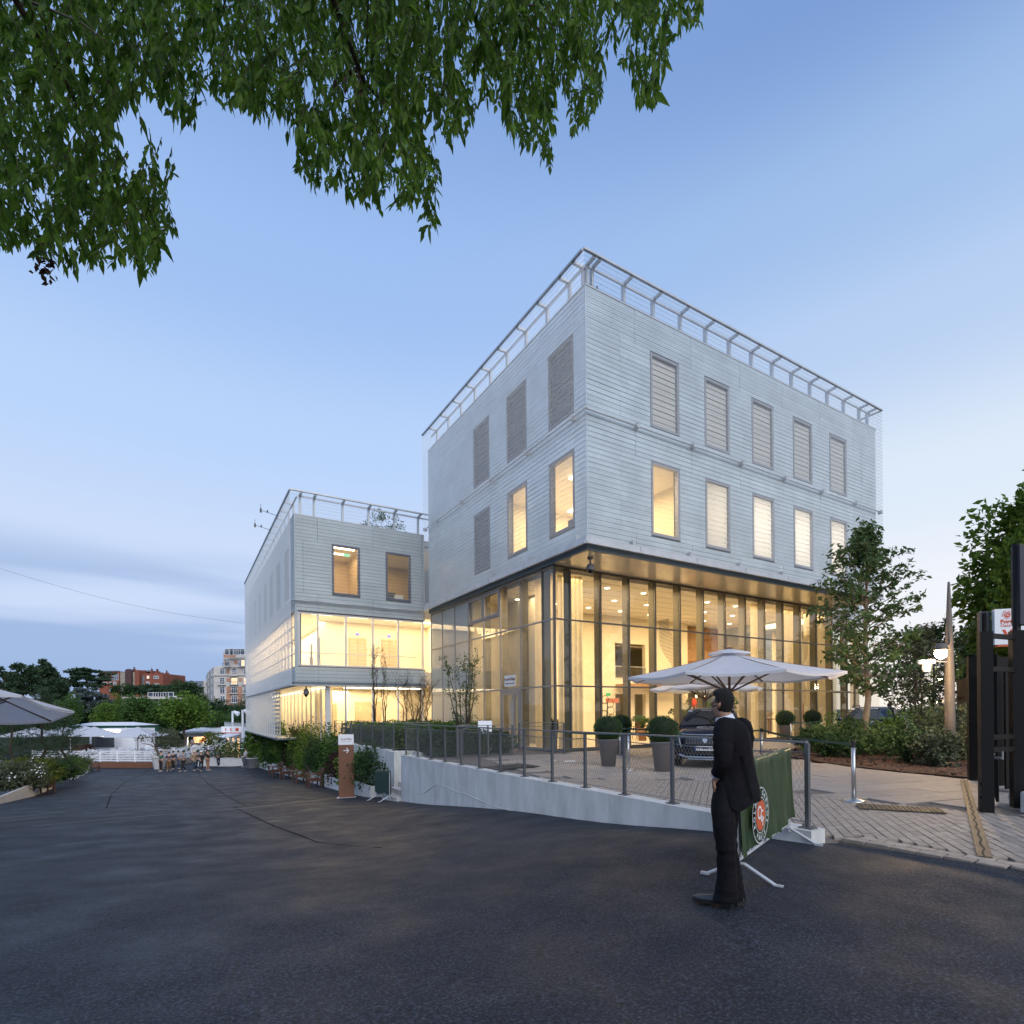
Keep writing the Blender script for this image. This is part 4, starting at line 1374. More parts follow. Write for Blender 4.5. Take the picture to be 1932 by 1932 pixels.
# white leaning board by the doors
pb = atZ(915, 1420, .02)
t = thing('sign_board', 'blank white lean-to sign board standing before the entrance doors', 'sign', pb)
ax_, bx2 = _rt0 * .26, Vector((.12, .18, 1.08))
build('board', MB().obox(pb + Vector((0, 0, .62)), ax_, bx2 * .52, Vector((.5, .8, -.05)).normalized() * .012), m_sign_white, t)
build('leg', MB().tube(pb + Vector((.25, .4, 0)), pb + Vector((.15, .2, 1.0)), .014), m_steel, t)
build('text_panel', MB().obox(pb + Vector((-.02, -.03, .58)), ax_ * .7, bx2 * .36, Vector((.5, .8, -.05)).normalized() * .008), mat('pale_grey_print', (.62, .64, .66), .6, var=0), t)
# ================================================================== clipped bushes in pots
m_pot = mat('grey_taupe_pot', (0.16, 0.145, 0.14), 0.55, var=.06)
m_soil = mat('soil', (0.03, 0.022, 0.016), .95, var=.3)
m_box = mat('boxwood_green', (0.018, 0.052, 0.014), .6, var=.5, scale=14, col2=(0.055, 0.125, 0.028), trans=.2)
m_trunk = mat('grey_brown_bark', (0.13, 0.10, 0.075), .85, var=.25, scale=12, stretch=(3, 3, .8))
def leafy(pos, size, elong=1.7, droop=0.0, seed=0, outward=None, curl=.25):
 """many small pointed leaves: two triangles-quads folded on a midrib, returned as a MB"""
 r = np.random.default_rng(seed)
 pos = np.asarray(pos, float)
 n = len(pos)
 d = r.normal(size=(n, 3))
 if outward is not None:
  d = d * .7 + outward * 1.0
 d[:, 2] -= droop
 d /= np.linalg.norm(d, axis=1)[:, None] + 1e-9
 k = r.normal(size=(n, 3))
 s_ = np.cross(d, k)
 s_ /= np.linalg.norm(s_, axis=1)[:, None] + 1e-9
 nn = np.cross(s_, d)
 sz = (size * r.uniform(.65, 1.25, n))[:, None]
 a = pos - d * sz * elong * .5
 b_ = pos + d * sz * elong * .5 - nn * sz * curl * .5
 l_ = pos - s_ * sz * .5 + nn * sz * curl * .6
 q = pos + s_ * sz * .5 + nn * sz * curl * .6
 V = np.stack([a, l_, b_, q], 1).reshape(-1, 3)
 m = MB()
 m.v = V.tolist()
 m.f = [(4 * i, 4 * i + 1, 4 * i + 2, 4 * i + 3) for i in range(n)]
 return m
def ball_points(c, rad, n, seed, shell=.35, rough=.10):
 r = np.random.default_rng(seed)
 d = r.normal(size=(n, 3))
 d /= np.linalg.norm(d, axis=1)[:, None]
 w_ = 1 + rough * np.sin(d[:, 0] * 7 + seed) * np.cos(d[:, 1] * 6 + d[:, 2] * 5)
 t = (1 - shell * r.random(n) ** 2.0) * w_
 return np.array(c) + d * np.array(rad) * t[:, None], d
def topiary(loc, label, h=.72, rt_=.27, rb=.19, R_=.40, group='clipped box balls in pots', sd=0):
 t = thing('topiary_pot', label, 'potted plant', loc, local=True, group=group)
 build('pot', MB().lathe([(.001, 0), (rb, 0), (rt_, h), (rt_ + .015, h + .012), (rt_ + .015, h + .03), (rt_ - .02, h + .03), (rt_ - .03, h - .05), (.001, h - .05)], n=24, caps=False), m_pot, t, smooth=True)
 c = (0, 0, h + R_ * .78)
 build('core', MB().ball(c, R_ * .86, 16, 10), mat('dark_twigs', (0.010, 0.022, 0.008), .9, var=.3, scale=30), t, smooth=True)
 pts, dr_ = ball_points(c, (R_, R_, R_ * .93), 3400, sd, shell=.16, rough=.035)
 build('foliage', leafy(pts, .022, 1.5, 0, sd, dr_), m_box, t, kind='stuff')
 return t
_p = [atZ(1148, 1445, 0), atZ(1250, 1455, 0), atZ(1171, 1423, 0), atZ(1042, 1414, 0), atZ(1482, 1400, 0), atZ(1533, 1395, 0)]
tp0 = topiary(_p[1], 'round clipped box bush in a tall grey pot, nearest pot beside the dark car', sd=3)
dup(tp0, _p[0], .7, 'round clipped box bush in a tall grey pot left of the one beside the car')
dup(tp0, _p[2], 1.9, 'round clipped box bush in a grey pot half hidden behind another potted bush')
dup(tp0, _p[3], 2.5, 'round clipped box bush in a grey pot beside the glass corner of the lobby', .9)
dup(tp0, _p[4], 3.6, 'round clipped box bush in a grey pot right of the car', 1.05)
dup(tp0, _p[5], 4.4, 'round clipped box bush in a grey pot near the shrub bed, rightmost of the pots', 1.05)
# ================================================================== belt barriers
m_belt = mat('green_belt', (0.008, 0.060, 0.040), .55, var=.05)
m_chrome = mat('brushed_steel', (0.50, 0.50, 0.50), .28, .9, .05)
m_black = mat('black_plastic', (0.012, 0.012, 0.013), .45, var=0)
def stanchion(loc, label, h=1.0):
 t = thing('belt_stanchion', label, 'stanchion', loc, local=True, group='steel belt barriers')
 build('base', MB().lathe([(.001, 0), (.175, 0), (.178, .012), (.13, .03), (.06, .05), (.034, .06), (.001, .06)], n=24), m_chrome, t, smooth=True)
 build('pole', MB().lathe([(.033, .05), (.033, h - .10)], n=16), m_chrome, t, smooth=True)
 build('head', MB().lathe([(.036, h - .10), (.036, h), (.030, h + .008), (.001, h + .008)], n=16), m_black, t, smooth=False)
 return t
_s = [atZ(1186, 1453, 0), atZ(1170, 1428, 0), atZ(1042, 1437, 0), atZ(1611, 1512, 0), atZ(1437, 1441, 0), atZ(1493, 1404, 0), atZ(1550, 1398, 0), atZ(1880, 1513, 0)]
s0 = stanchion(_s[3], 'steel belt stanchion standing alone on the setts by the shrub bed, nearest of all')
for i, lab in ((0, 'steel belt stanchion between two potted bushes behind the fence'), (1, 'steel belt stanchion close behind the pair of potted bushes near the curtains'),
      (2, 'steel belt stanchion in front of the glass corner of the lobby'), (4, 'steel belt stanchion just right of the man in the suit'),
      (5, 'steel belt stanchion in front of the lobby beside a potted bush'), (6, 'steel belt stanchion farthest right by the lobby curtains and shrubs')):
 dup(s0, _s[i], 0, lab)
def belt(a, b_, label, sag=.05):
 a, b_ = Vector((a.x, a.y, .95)), Vector((b_.x, b_.y, .95))
 mb = MB()
 prev = None
 dots = MB()
 n = Vector((-(b_ - a).y, (b_ - a).x, 0)).normalized()
 for i in range(17):
  t = i / 16
  p = a.lerp(b_, t) - Vector((0, 0, sag * math.sin(math.pi * t)))
  cur = [p + Vector((0, 0, .026)) - n * .001, p - Vector((0, 0, .026)) - n * .001, p - Vector((0, 0, .026)) + n * .001, p + Vector((0, 0, .026)) + n * .001]
  if prev:
   for k in range(4):
    mb.quad(prev[k], prev[(k + 1) % 4], cur[(k + 1) % 4], cur[k])
  prev = cur
  if i % 3 == 1:
   for sg in (1, -1):
    e = (b_ - a).normalized() * .014
    u_ = Vector((0, 0, .014))
    c = p + n * (.003 * sg)
    dots.add([c + e * math.cos(q * math.pi / 3) + u_ * math.sin(q * math.pi / 3) for q in range(6)], [(0, 1, 2, 3, 4, 5)])
 o = build('barrier_belt', mb, m_belt)
 tag(o, label, 'belt', 'green belts between stanchions')
 build('emblem', dots, mat('belt_print', (.55, .42, .33), .6, var=0), o, kind='stuff')
belt(_s[2], _s[0], 'green barrier belt left of the potted bushes, reaching from the glass corner')
belt(_s[0], _s[4], 'green barrier belt passing in front of the dark car and behind the man')
belt(_s[4], _s[3], 'green barrier belt reaching from behind the man to the lone stanchion')
belt(_s[1], Vector((14.2, 12.3, 0)), 'green barrier belt stretched behind the potted bushes towards the car roof')
belt(_s[5], _s[6], 'pale lit barrier belt between the two far potted bushes')
# ================================================================== parasols
m_canvas = mat('white_canvas', (0.66, 0.68, 0.74), .85, var=.03, trans=.35)
m_ribwood = mat('brown_parasol_wood', (0.16, 0.085, 0.05), .5, var=.2, scale=5)
def parasol(label, loc, R_=3.0, he=2.55, ht=3.27, group='white parasols', tilt=None, rz=0.0, n=8, name='parasol', fine=True, nr=6):
 t = thing(name, label, 'parasol', loc, rz, group, local=True)
 cv = MB()
 rows_ = []
 sub = 6
 for j in range(nr + 1):
  f = j / nr
  row = []
  for i in range(n * sub):
   a = 2 * math.pi * i / (n * sub)
   s_ = (i % sub) / sub
   edge = R_ * (math.cos(math.pi / n) / math.cos((s_ - .5) * 2 * math.pi / n))
   edge *= 1 - .045 * math.sin(math.pi * s_) * f
   r_ = .05 + (edge - .05) * f
   z = ht - (ht - he) * (f ** .92) - .10 * math.sin(math.pi * s_) * f * f * .8 - (.03 * math.sin(math.pi * f))
   row.append((r_ * math.cos(a), r_ * math.sin(a), z))
  rows_.append(row)
 # hem flap
 rows_.append([(x * 1.0, y * 1.0, z - .07) for x, y, z in rows_[-1]])
 cv.rings(rows_, caps=False)
 canopy = build('canopy', cv, m_canvas, t, smooth=False)
 if fine:
  vt_ = []
  for rr_, zz in ((.06, .10), (.30, .05), (.58, -.02), (.60, -.06)):
   vt_.append([(rr_ * math.cos(2 * math.pi * i / 24), rr_ * math.sin(2 * math.pi * i / 24), ht + zz - .02 * abs(math.sin(4 * 2 * math.pi * i / 24)) * rr_) for i in range(24)])
  build('vent', MB().rings(vt_, caps=False), m_canvas, canopy)
 build('pole', MB().lathe([(.038, 0), (.038, ht + .02)], n=10), m_ribwood, t, smooth=True)
 if fine:
  build('finial', MB().lathe([(.10, ht + .10), (.10, ht + .14), (.03, ht + .16), (.001, ht + .16)], n=12), m_ribwood, t)
  build('foot', MB().box(-.45, .45, -.45, .45, .0, .06).lathe([(.06, .06), (.06, .3), (.001, .3)], n=10), mat('grey_base', (.2, .2, .2), .7), t)
  build('hub', MB().lathe([(.05, he - .55), (.07, he - .5), (.07, he - .38), (.05, he - .33)], n=10), m_ribwood, t)
 for i in range(n):
  a = 2 * math.pi * i / n
  e = Vector((math.cos(a), math.sin(a), 0))
  rb = build('rib', MB().beam(e * .05 + Vector((0, 0, ht - .06)), e * (R_ * .5) + Vector((0, 0, (ht + he) / 2 - .06)), .035, .05).beam(e * (R_ * .5) + Vector((0, 0, (ht + he) / 2 - .06)), e * R_ * .995 + Vector((0, 0, he - .03)), .03, .045), m_ribwood, t)
  if fine:
   build('strut', MB().beam(e * .06 + Vector((0, 0, he - .45)), e * (R_ * .52) + Vector((0, 0, (ht + he) / 2 - .10)), .03, .04), m_ribwood, rb)
 if tilt:
  for ch in t.children:
   if ch.name.startswith('pole') or ch.name.startswith('foot'):
    continue
   ch.location = Vector((0, 0, he)) + (tilt.to_matrix() @ Vector((0, 0, -he)))
   ch.rotation_mode = 'QUATERNION'
   ch.rotation_quaternion = tilt
 return t
_c1 = P(1377, 1395, 16.3)
pa = parasol('large white octagonal parasol on a brown pole behind the walking man', (_c1.x, _c1.y, 0.0), 3.05, 2.52, 3.24, rz=.30)
_c2 = P(1332, 1395, 20.8)
dup(pa, (_c2.x, _c2.y, 0), .1, 'smaller white parasol showing under and behind the large one', (.68, .68, .93))
# ================================================================== small litter and bits on the paving
for k, (u_, v_) in enumerate(((1372, 1496), (1075, 1436))):
 p = atZ(u_, v_, .012)
 o = build('paper_sheet', MB().obox(p, _rt0 * .16, _fw * .11 + Vector((0, 0, .003)), (0, 0, .003)), m_sign_white)
 tag(o, ['flat white sheet on the paving left of the man', 'small white sheet lying on the forecourt paving near the glass corner'][k], 'paper')
# ================================================================== dark blue courtesy cars
def smoothpts(keys, x):
 xs_, ys_ = zip(*keys)
 return float(np.interp(x, xs_, ys_))
m_carpaint = mat('dark_blue_paint', (0.010, 0.016, 0.034), .16, .25, .04, spec=.7)
m_carblack = mat('car_black_trim', (0.010, 0.010, 0.011), .35, var=0)
m_tyre = mat('tyre_rubber', (0.014, 0.014, 0.015), .8, var=.1)
m_carglass = mat('car_glass', (0.030, 0.036, 0.038), .05, 0, 0, spec=.9)
m_bright = mat('bright_trim', (.62, .63, .65), .2, .9, 0)
m_lampglass = mat('headlamp_glass', (.40, .44, .50), .1, .4, 0)
m_plate = mat('number_plate', (.74, .76, .78), .4, var=0)
m_eublue = mat('plate_blue', (.01, .05, .42), .4, var=0)
m_ink = mat('ink_black', (.01, .01, .012), .6, var=0)
m_whiteprint = mat('white_print', (.75, .77, .80), .5, var=0)
def car(label, loc, rz, group='dark courtesy cars on the forecourt'):
 """front towards -Y, x to the right, origin under the middle of the front axle line"""
 t = thing('parked_car', label, 'car', loc, rz, group, local=True)
 L_ = 4.45
 # profile along y: y, half width at shoulder, low z, shoulder z, top z(bonnet/body top)
 sec = [(-.86, .66, .36, .62, .78), (-.80, .80, .26, .66, .92), (-.60, .88, .22, .72, .99), (-.2, .915, .22, .80, 1.04), (.35, .92, .22, .90, 1.08), (.60, .92, .22, .95, 1.10), (1.6, .92, .22, .98, 1.08), (2.6, .92, .22, .99, 1.10), (3.2, .90, .24, 1.0, 1.12), (3.5, .82, .34, .95, 1.08)]
 rings_ = []
 for y, w_, lo, sh, top in sec:
  h = [(-w_ * .90, lo), (-w_ * .99, lo + .18), (-w_, (lo + sh) / 2 + .06), (-w_ * .985, sh), (-w_ * .90, sh + (top - sh) * .62), (-w_ * .62, top - .012), (-w_ * .3, top), (0, top + .008)]
  ring = [(x, y, z) for x, z in h] + [(-x, y, z) for x, z in h[-2::-1]]
  rings_.append(ring)
 body = build('body', MB().rings(rings_), m_carpaint, t, smooth=True)
 # cabin
 cab = [(.38, .80, 1.06, 1.08), (.95, .70, 1.08, 1.42), (1.25, .655, 1.08, 1.545), (1.7, .64, 1.08, 1.60), (2.5, .64, 1.08, 1.60), (3.05, .66, 1.08, 1.52), (3.45, .74, 1.08, 1.12)]
 rings_ = []
 for y, w_, lo, top in cab:
  wl_ = .84
  h = [(-wl_, lo - .03), (-wl_ * .975, lo + .05 * (top > 1.2)), (-(w_ + (wl_ - w_) * .35), lo + (top - lo) * .6), (-w_ * .98, top - .035), (-w_ * .8, top - .008), (-w_ * .4, top), (0, top + .006)]
  rings_.append([(x, y, z) for x, z in h] + [(-x, y, z) for x, z in h[-2::-1]])
 build('roof', MB().rings(rings_), m_carpaint, t, smooth=True)
 # windscreen, side glass
 ws = MB()
 g = []
 for v in (0, .5, 1):
  row = []
  for u_ in (-1, -.5, 0, .5, 1):
   y = .42 + (1.20 - .42) * v - .02
   z = 1.105 + (1.525 - 1.105) * v + .022 - .02 * abs(u_)
   w_ = .77 - .145 * v
   row.append((u_ * w_, y + .09 * u_ * u_ - .035, z))
  g.append(row)
 for j in range(2):
  for i in range(4):
   ws.quad(g[j][i], g[j][i + 1], g[j + 1][i + 1], g[j + 1][i])
 wsn = build('windscreen', ws, m_carglass, t, smooth=True)
 me = text_mesh('COURTESY CAR', .075, m_whiteprint, 'lettering', bold=.002)
 nrm = (Vector(g[1][1]) - Vector(g[0][1])).cross(Vector((1, 0, 0))).normalized()
 upv = (Vector(g[2][2]) - Vector(g[1][2])).normalized()
 Mx = Matrix((Vector((1, 0, 0)), upv, Vector((1, 0, 0)).cross(upv))).transposed().to_4x4()
 Mx.translation = Vector(g[2][2]) + upv * -.075 + Vector((1, 0, 0)).cross(upv) * .012
 me.transform(Mx)
 build('lettering', me, None, wsn)
 st_ = MB().quad(Vector(g[1][0]) + Vector((.10, -.005, .17)), Vector(g[1][0]) + Vector((.22, -.012, .17)), Vector(g[1][0]) + Vector((.22, .03, .22)), Vector(g[1][0]) + Vector((.11, .04, .22)))
 build('sticker', st_, m_whiteprint, wsn)
 for sg in (-1, 1):
  for a, b_ in ((.95, 1.75), (1.82, 2.55), (2.62, 3.1)):
   q = MB()
   def side(y, f):
    w_ = smoothpts([(c[0], c[1]) for c in cab], y)
    top = smoothpts([(c[0], c[3]) for c in cab], y)
    lo = 1.12
    return (sg * (.84 + (w_ - .84) * f * .95 + .012), y, lo + (top - .05 - lo) * f)
   q.quad(side(a, 0), side(b_, 0), side(b_, .9), side(a, .9))
   build('side_window', q, m_carglass, t)
  build('wing_mirror', MB().rings([[(sg * .86, .62, 1.08), (sg * .86, .70, 1.08), (sg * .86, .70, 1.13), (sg * .86, .62, 1.13)], [(sg * .95, .58, 1.05), (sg * .95, .76, 1.05), (sg * .95, .76, 1.22), (sg * .95, .58, 1.20)], [(sg * 1.10, .62, 1.08), (sg * 1.10, .74, 1.08), (sg * 1.10, .74, 1.20), (sg * 1.10, .62, 1.18)]]), m_carpaint, t, smooth=True)
  # headlamp: swept wedge with a fang of daylight lamp
  hl = build('headlight', MB().add([(sg * .50, -.845, .80), (sg * .86, -.62, .86), (sg * .885, -.48, .92), (sg * .84, -.60, .97), (sg * .56, -.80, .885), (sg * .5, -.80, .80)], [(0, 1, 2, 3, 4)] if sg > 0 else [(4, 3, 2, 1, 0)]), m_lampglass, t)
  build('day_lamp', MB().beam((sg * .66, -.83, .80), (sg * .60, -.87, .56), .05, .02), m_bright, hl)
  build('fog_grille', MB().box(min(sg * .52, sg * .80), max(sg * .52, sg * .80), -.868, -.84, .42, .56), m_carblack, t)
  build('roof_bar', MB().path([(sg * .62, 1.3, 1.575), (sg * .60, 1.45, 1.66), (sg * .60, 2.7, 1.66), (sg * .62, 2.9, 1.58)], .02, 6), m_carblack, t)
  for y in (0.0, 2.65):
   w = build('wheel', MB().path([(sg * .70, y, .34), (sg * .72, y, .34), (sg * .90, y, .34), (sg * .915, y, .34)], [.31, .345, .345, .31], 24), m_tyre, t, smooth=False)
   rim = MB().path([(sg * .905, y, .34), (sg * .921, y, .34)], [.235, .22], 20)
   for k in range(5):
    a = 2 * math.pi * k / 5
    rim.beam((sg * .925, y, .34), (sg * .922, y + .22 * math.cos(a), .34 + .22 * math.sin(a)), .05, .02, up=(1, 0, 0))
   build('rim', rim, m_bright, w)
  build('wheel_arch', MB().path([(sg * .925, .40 * math.cos(a) + 0, .36 + .40 * math.sin(a)) for a in np.linspace(0, math.pi, 9)], .03, 6), m_carblack, t)
 # grille with rows of small bars, lion-like badge left as a plain shield
 gr = MB().add([(-.52, -.875, .62), (.52, -.875, .62), (.58, -.84, .86), (-.58, -.84, .86)], [(0, 1, 2, 3)])
 grl = build('grille', gr, m_carblack, t)
 gb = MB()
 for r_ in range(6):
  z = .645 + r_ * .034
  n_ = 14
  for i in range(n_):
   x = -.50 + (i + .5 + .25 * (r_ % 2)) * 1.0 / n_
   gb.box(x - .022, x + .016, -.888 + (z - .62) * .14, -.872 + (z - .62) * .14, z, z + .014)
 build('grille_bars', gb, m_bright, grl, kind='stuff')
 build('badge', MB().add([(0, -.90, .66), (.06, -.893, .72), (.05, -.885, .80), (0, -.88, .83), (-.05, -.885, .80), (-.06, -.893, .72)], [(0, 1, 2, 3, 4, 5)]), m_bright, grl)
 build('bonnet_trim', MB().path([(-.86, -.66, .93), (-.5, -.83, .895), (0, -.875, .885), (.5, -.83, .895), (.86, -.66, .93)], .014, 6), m_bright, t)
 pl_ = build('number_plate', MB().box(-.26, .26, -.912, -.898, .475, .59), m_plate, t)
 place_text('EW-444-OL', .108, m_ink, (.0, -.9145, .531), (1, 0, 0), (0, 0, 1), pl_, bold=.002)
 for x0, x1 in ((-.26, -.222), (.222, .26)):
  build('plate_band', MB().box(x0, x1, -.914, -.911, .475, .59), m_eublue, pl_)
 build('lower_grille', MB().box(-.50, .50, -.885, -.85, .36, .455), m_carblack, t)
 build('skid_bar', MB().path([(-.66, -.82, .36), (-.5, -.89, .305), (0, -.905, .295), (.5, -.89, .305), (.66, -.82, .36)], .026, 6).path([(-.44, -.885, .245), (0, -.895, .24), (.44, -.885, .245)], .018, 6), m_bright, t)
 # round crest on the bonnet
 cr = MB()
 def bon(x, y):
  return smoothpts([(s_[0], s_[4]) for s_ in sec], y) + .018 - .03 * abs(x) ** 2
 for k in range(28):
  a, b_ = 2 * math.pi * k / 28, 2 * math.pi * (k + 1) / 28
  for r0, r1 in ((.255, .275), (.165, .18)):
   cr.quad(*[(r_ * math.cos(q), -.12 + r_ * .95 * math.sin(q), bon(r_ * math.cos(q), -.12 + r_ * .95 * math.sin(q))) for r_, q in ((r0, a), (r1, a), (r1, b_), (r0, b_))])
 for r0, dx_ in ((.10, -.03), (.06, .05)):
  for k in range(9):
   a, b_ = .4 + 4.2 * k / 9, .4 + 4.2 * (k + 1) / 9
   cr.quad(*[(dx_ + r_ * math.cos(q), -.12 + r_ * math.sin(q), bon(0, -.12) + .001) for r_, q in ((r0, a), (r0 + .025, a), (r0 + .025, b_), (r0, b_))])
 crest = build('crest', cr, m_whiteprint, t)
 for k, ch in enumerate('ROLAND GARROS'):
  if ch == ' ':
   continue
  a = math.pi * (1.06 - 1.12 * k / 12)
  me = text_mesh(ch, .075, m_whiteprint, 'lettering')
  Mx = Matrix.Translation((.217 * math.cos(a), -.12 + .21 * math.sin(a), bon(.2 * math.cos(a), -.12 + .21 * math.sin(a)) + .004)) @ Matrix.Rotation(a - math.pi / 2, 4, 'Z')
  me.transform(Mx)
  build('lettering', me, None, crest)
 return t
_cf = _fw * 14.35 + _rt0 * 5.05
_hd = math.atan2(.57, .82) + math.pi / 2       # heading: rear towards (.82,.57)
car0 = car('dark blue car facing the road with number plate EW-444-OL, half hidden by the man', (_cf.x + .86 * .82, _cf.y + .86 * .57, 0.0), math.atan2(.82, -.57) - math.pi / 2 - math.pi / 2 + math.pi / 2 if False else math.atan2(.57, .82) - math.pi / 2)
_c2 = _fw * 20.4 + _rt0 * 13.15
dup(car0, (_c2.x, _c2.y, 0.0), math.atan2(.57, .82) - math.pi / 2 - .30, 'dark blue car parked behind the shrubs and the street tree at right')
# ================================================================== things inside the lobby
def leafpot(label, p, h, rt_, m_p, m_l, spread, n_fr, leaf, seed, name='indoor_plant', elong=4.0):
 t = thing(name, label, 'potted plant', p, local=True, group='plants inside the lobby')
 build('pot', MB().lathe([(.001, 0), (rt_ * .7, 0), (rt_, h), (rt_ * .9, h), (.001, h - .05)], n=16), m_p, t, smooth=True)
 rr_ = random.Random(seed)
 st_, ps, ds = MB(), [], []
 for k in range(n_fr):
  a = rr_.uniform(0, 6.28)
  L_ = spread * rr_.uniform(.6, 1.1)
  q = [Vector((0, 0, h - .05)), Vector((math.cos(a) * L_ * .35, math.sin(a) * L_ * .35, h + L_ * .8)), Vector((math.cos(a) * L_ * .8, math.sin(a) * L_ * .8, h + L_ * .95)), Vector((math.cos(a) * L_ * 1.1, math.sin(a) * L_ * 1.1, h + L_ * .65))]
  st_.path(q, [.008, .006, .004, .002], 4)
  for j in range(26):
   f = j / 26 * 3
   i = min(int(f), 2)
   c = q[i].lerp(q[i + 1], f - i)
   s_ = (q[i + 1] - q[i]).normalized().cross(Vector((0, 0, 1))) * (1 if j % 2 else -1)
   ps.append(tuple(c + s_ * leaf * 1.2))
   ds.append(tuple(s_ * 2 + Vector((0, 0, -.3))))
 build('stem', st_, m_twig_in, t, kind='stuff')
 build('foliage', leafy(np.array(ps), leaf, elong, 0, seed, np.array(ds)), m_l, t, kind='stuff')
 return t
m_twig_in = mat('plant_stem', (.06, .09, .03), .7)
m_fern = mat('fern_green', (.05, .11, .02), .6, var=.3, scale=9, trans=.3)
m_terra = mat('terracotta_pot', (.30, .14, .07), .7)
def inY(u_, y, z=.03):
 p = atY(u_, 1390, y)
 return Vector((p.x, p.y, z))
leafpot('arching fern in a terracotta pot inside the lobby behind the potted bushes', inY(1212, 20.0), .62, .26, m_terra, m_fern, .62, 16, .05, 1)
leafpot('tall palm behind the glass above the dark car', inY(1348, 20.6), .7, .28, m_terra, m_fern, 1.5, 16, .09, 2, 'indoor_palm')
leafpot('dark leafy indoor tree behind the glass left of the palm', inY(1290, 20.2), .8, .25, m_terra, mat('fig_green', (.02, .05, .015), .5, var=.3, scale=9), .75, 22, .09, 3, 'indoor_tree', 2.0)
leafpot('small green plant by the lobby back wall beside the sculpture', inY(1168, 22.4), .5, .22, m_white, m_fern, .55, 14, .06, 4)
sp0 = inY(1147, 18.9)
t = thing('hoop_sculpture', 'dark metal sculpture of stacked oval hoops behind the glass', 'sculpture', sp0)
m_hoop = mat('dark_bronze', (.05, .04, .03), .4, .5)
build('stem', MB().path([sp0, sp0 + Vector((.05, 0, .7)), sp0 + Vector((-.05, 0, 1.3)), sp0 + Vector((.0, 0, 1.9))], .025, 6), m_hoop, t)
for k in range(11):
 c = sp0 + Vector(((.22 if k % 2 else -.22) * (1 - k * .05) * _rt0.x, (.22 if k % 2 else -.22) * (1 - k * .05) * _rt0.y, .35 + k * .165))
 build('hoop', MB().path([c + _rt0 * (.15 * math.cos(q)) + Vector((0, 0, .19 * math.sin(q))) for q in np.linspace(0, 2 * math.pi, 15)], .012, 4, False), m_hoop, t)
for k, (u_, y, lab) in enumerate(((1395, 19.4, 'small wooden stool behind the glass right of the car'), (1428, 19.6, 'small wooden stool behind the glass near the curtains'), (1200, 21.5, 'small wooden stool near the lobby back wall'))):
 p = inY(u_, y)
 t = thing('stool', lab, 'stool', p, group='stools inside the lobby')
 build('seat', MB().lathe([(.001, .62), (.19, .62), (.19, .66), (.001, .66)], p, 12), m_wood_mid, t)
 for j in range(3):
  a = j * 2.1
  build('leg', MB().tube(p + Vector((math.cos(a) * .12, math.sin(a) * .12, .62)), p + Vector((math.cos(a) * .2, math.sin(a) * .2, 0)), .018), m_wood_mid, t)
for k, (u_, y, w_, h, lab) in enumerate(((1235, 20.8, 1.4, .74, 'long pale table inside the lobby behind the potted bushes'), (1452, 20.4, 1.2, .95, 'tall display table with a silver bowl behind the curtains'))):
 p = inY(u_, y)
 t = thing('lobby_table', lab, 'table', p, group='tables inside the lobby')
 build('table_top', MB().box(p.x - w_ / 2, p.x + w_ / 2, p.y - .35, p.y + .35, h - .04, h), m_wood_mid, t)
 for sx in (-1, 1):
  for sy in (-1, 1):
   build('leg', MB().box(p.x + sx * (w_ / 2 - .06) - .025, p.x + sx * (w_ / 2 - .06) + .025, p.y + sy * .3 - .025, p.y + sy * .3 + .025, .03, h - .04), m_wood_mid, t)
 if k:
  b_ = build('silver_bowl', MB().lathe([(.001, 0), (.10, .0), (.03, .06), (.03, .14), (.24, .34), (.25, .36), (.22, .34), (.001, .18)], (p.x, p.y, h), 18), m_chrome, None, smooth=True)
  tag(b_, 'silver footed bowl on the tall display table behind the glass', 'bowl')
sg = inY(1156, 22.6, 2.05)
o = build('hanging_sign', MB().box(sg.x - .45, sg.x + .45, sg.y - .02, sg.y + .02, 1.95, 2.2), mat('orange_sign', (.50, .13, .03), .5, var=0))
tag(o, 'small orange hanging sign in the lobby by the green exit light', 'sign')
o = build('exit_light', MB().box(sg.x - .15, sg.x + .15, sg.y + .3, sg.y + .34, 2.35, 2.5), emitter('exit_glow', (.08, .75, .22), .9))
tag(o, 'green lit exit sign over the doorway in the lobby back wall', 'sign')
# ================================================================== people
def skin_mesh(verts, edges, radii, levels=2, name='body'):
 """one smooth surface grown over a skeleton of joints"""
 me = bpy.data.meshes.new(name)
 me.from_pydata([tuple(v) for v in verts], edges, [])
 o = bpy.data.objects.new('tmp_skin', me)
 COL.objects.link(o)
 o.modifiers.new('s', 'SKIN')
 sv = me.skin_vertices[0].data
 for i, r_ in enumerate(radii):
  sv[i].radius = (r_, r_) if not hasattr(r_, '__len__') else r_
  sv[i].use_root = i == 0
 sm = o.modifiers.new('u', 'SUBSURF')
 sm.levels = sm.render_levels = levels
 dg = bpy.context.evaluated_depsgraph_get()
 out = bpy.data.meshes.new_from_object(o.evaluated_get(dg))
 bpy.data.objects.remove(o)
 bpy.data.meshes.remove(me)
 out.name = name
 out.materials.clear()
 return out
m_skin = mat('skin_brown', (0.30, 0.165, 0.11), .55, var=.08, scale=20)
m_skin2 = mat('skin_light', (0.42, 0.25, 0.18), .55, var=.06, scale=20)
m_hair = mat('black_hair', (0.006, 0.005, 0.005), .9, var=.5, scale=120, bump=.9, bscale=160)
m_suit = mat('black_suit_cloth', (0.0050, 0.0046, 0.0068), .85, var=.3, scale=9, bump=.6, bscale=16, spec=.18)
m_shoe = mat('dark_grey_shoe', (0.030, 0.040, 0.050), .5, var=.2, scale=20)
m_shirt = mat('white_shirt', (.62, .66, .74), .7, var=0)
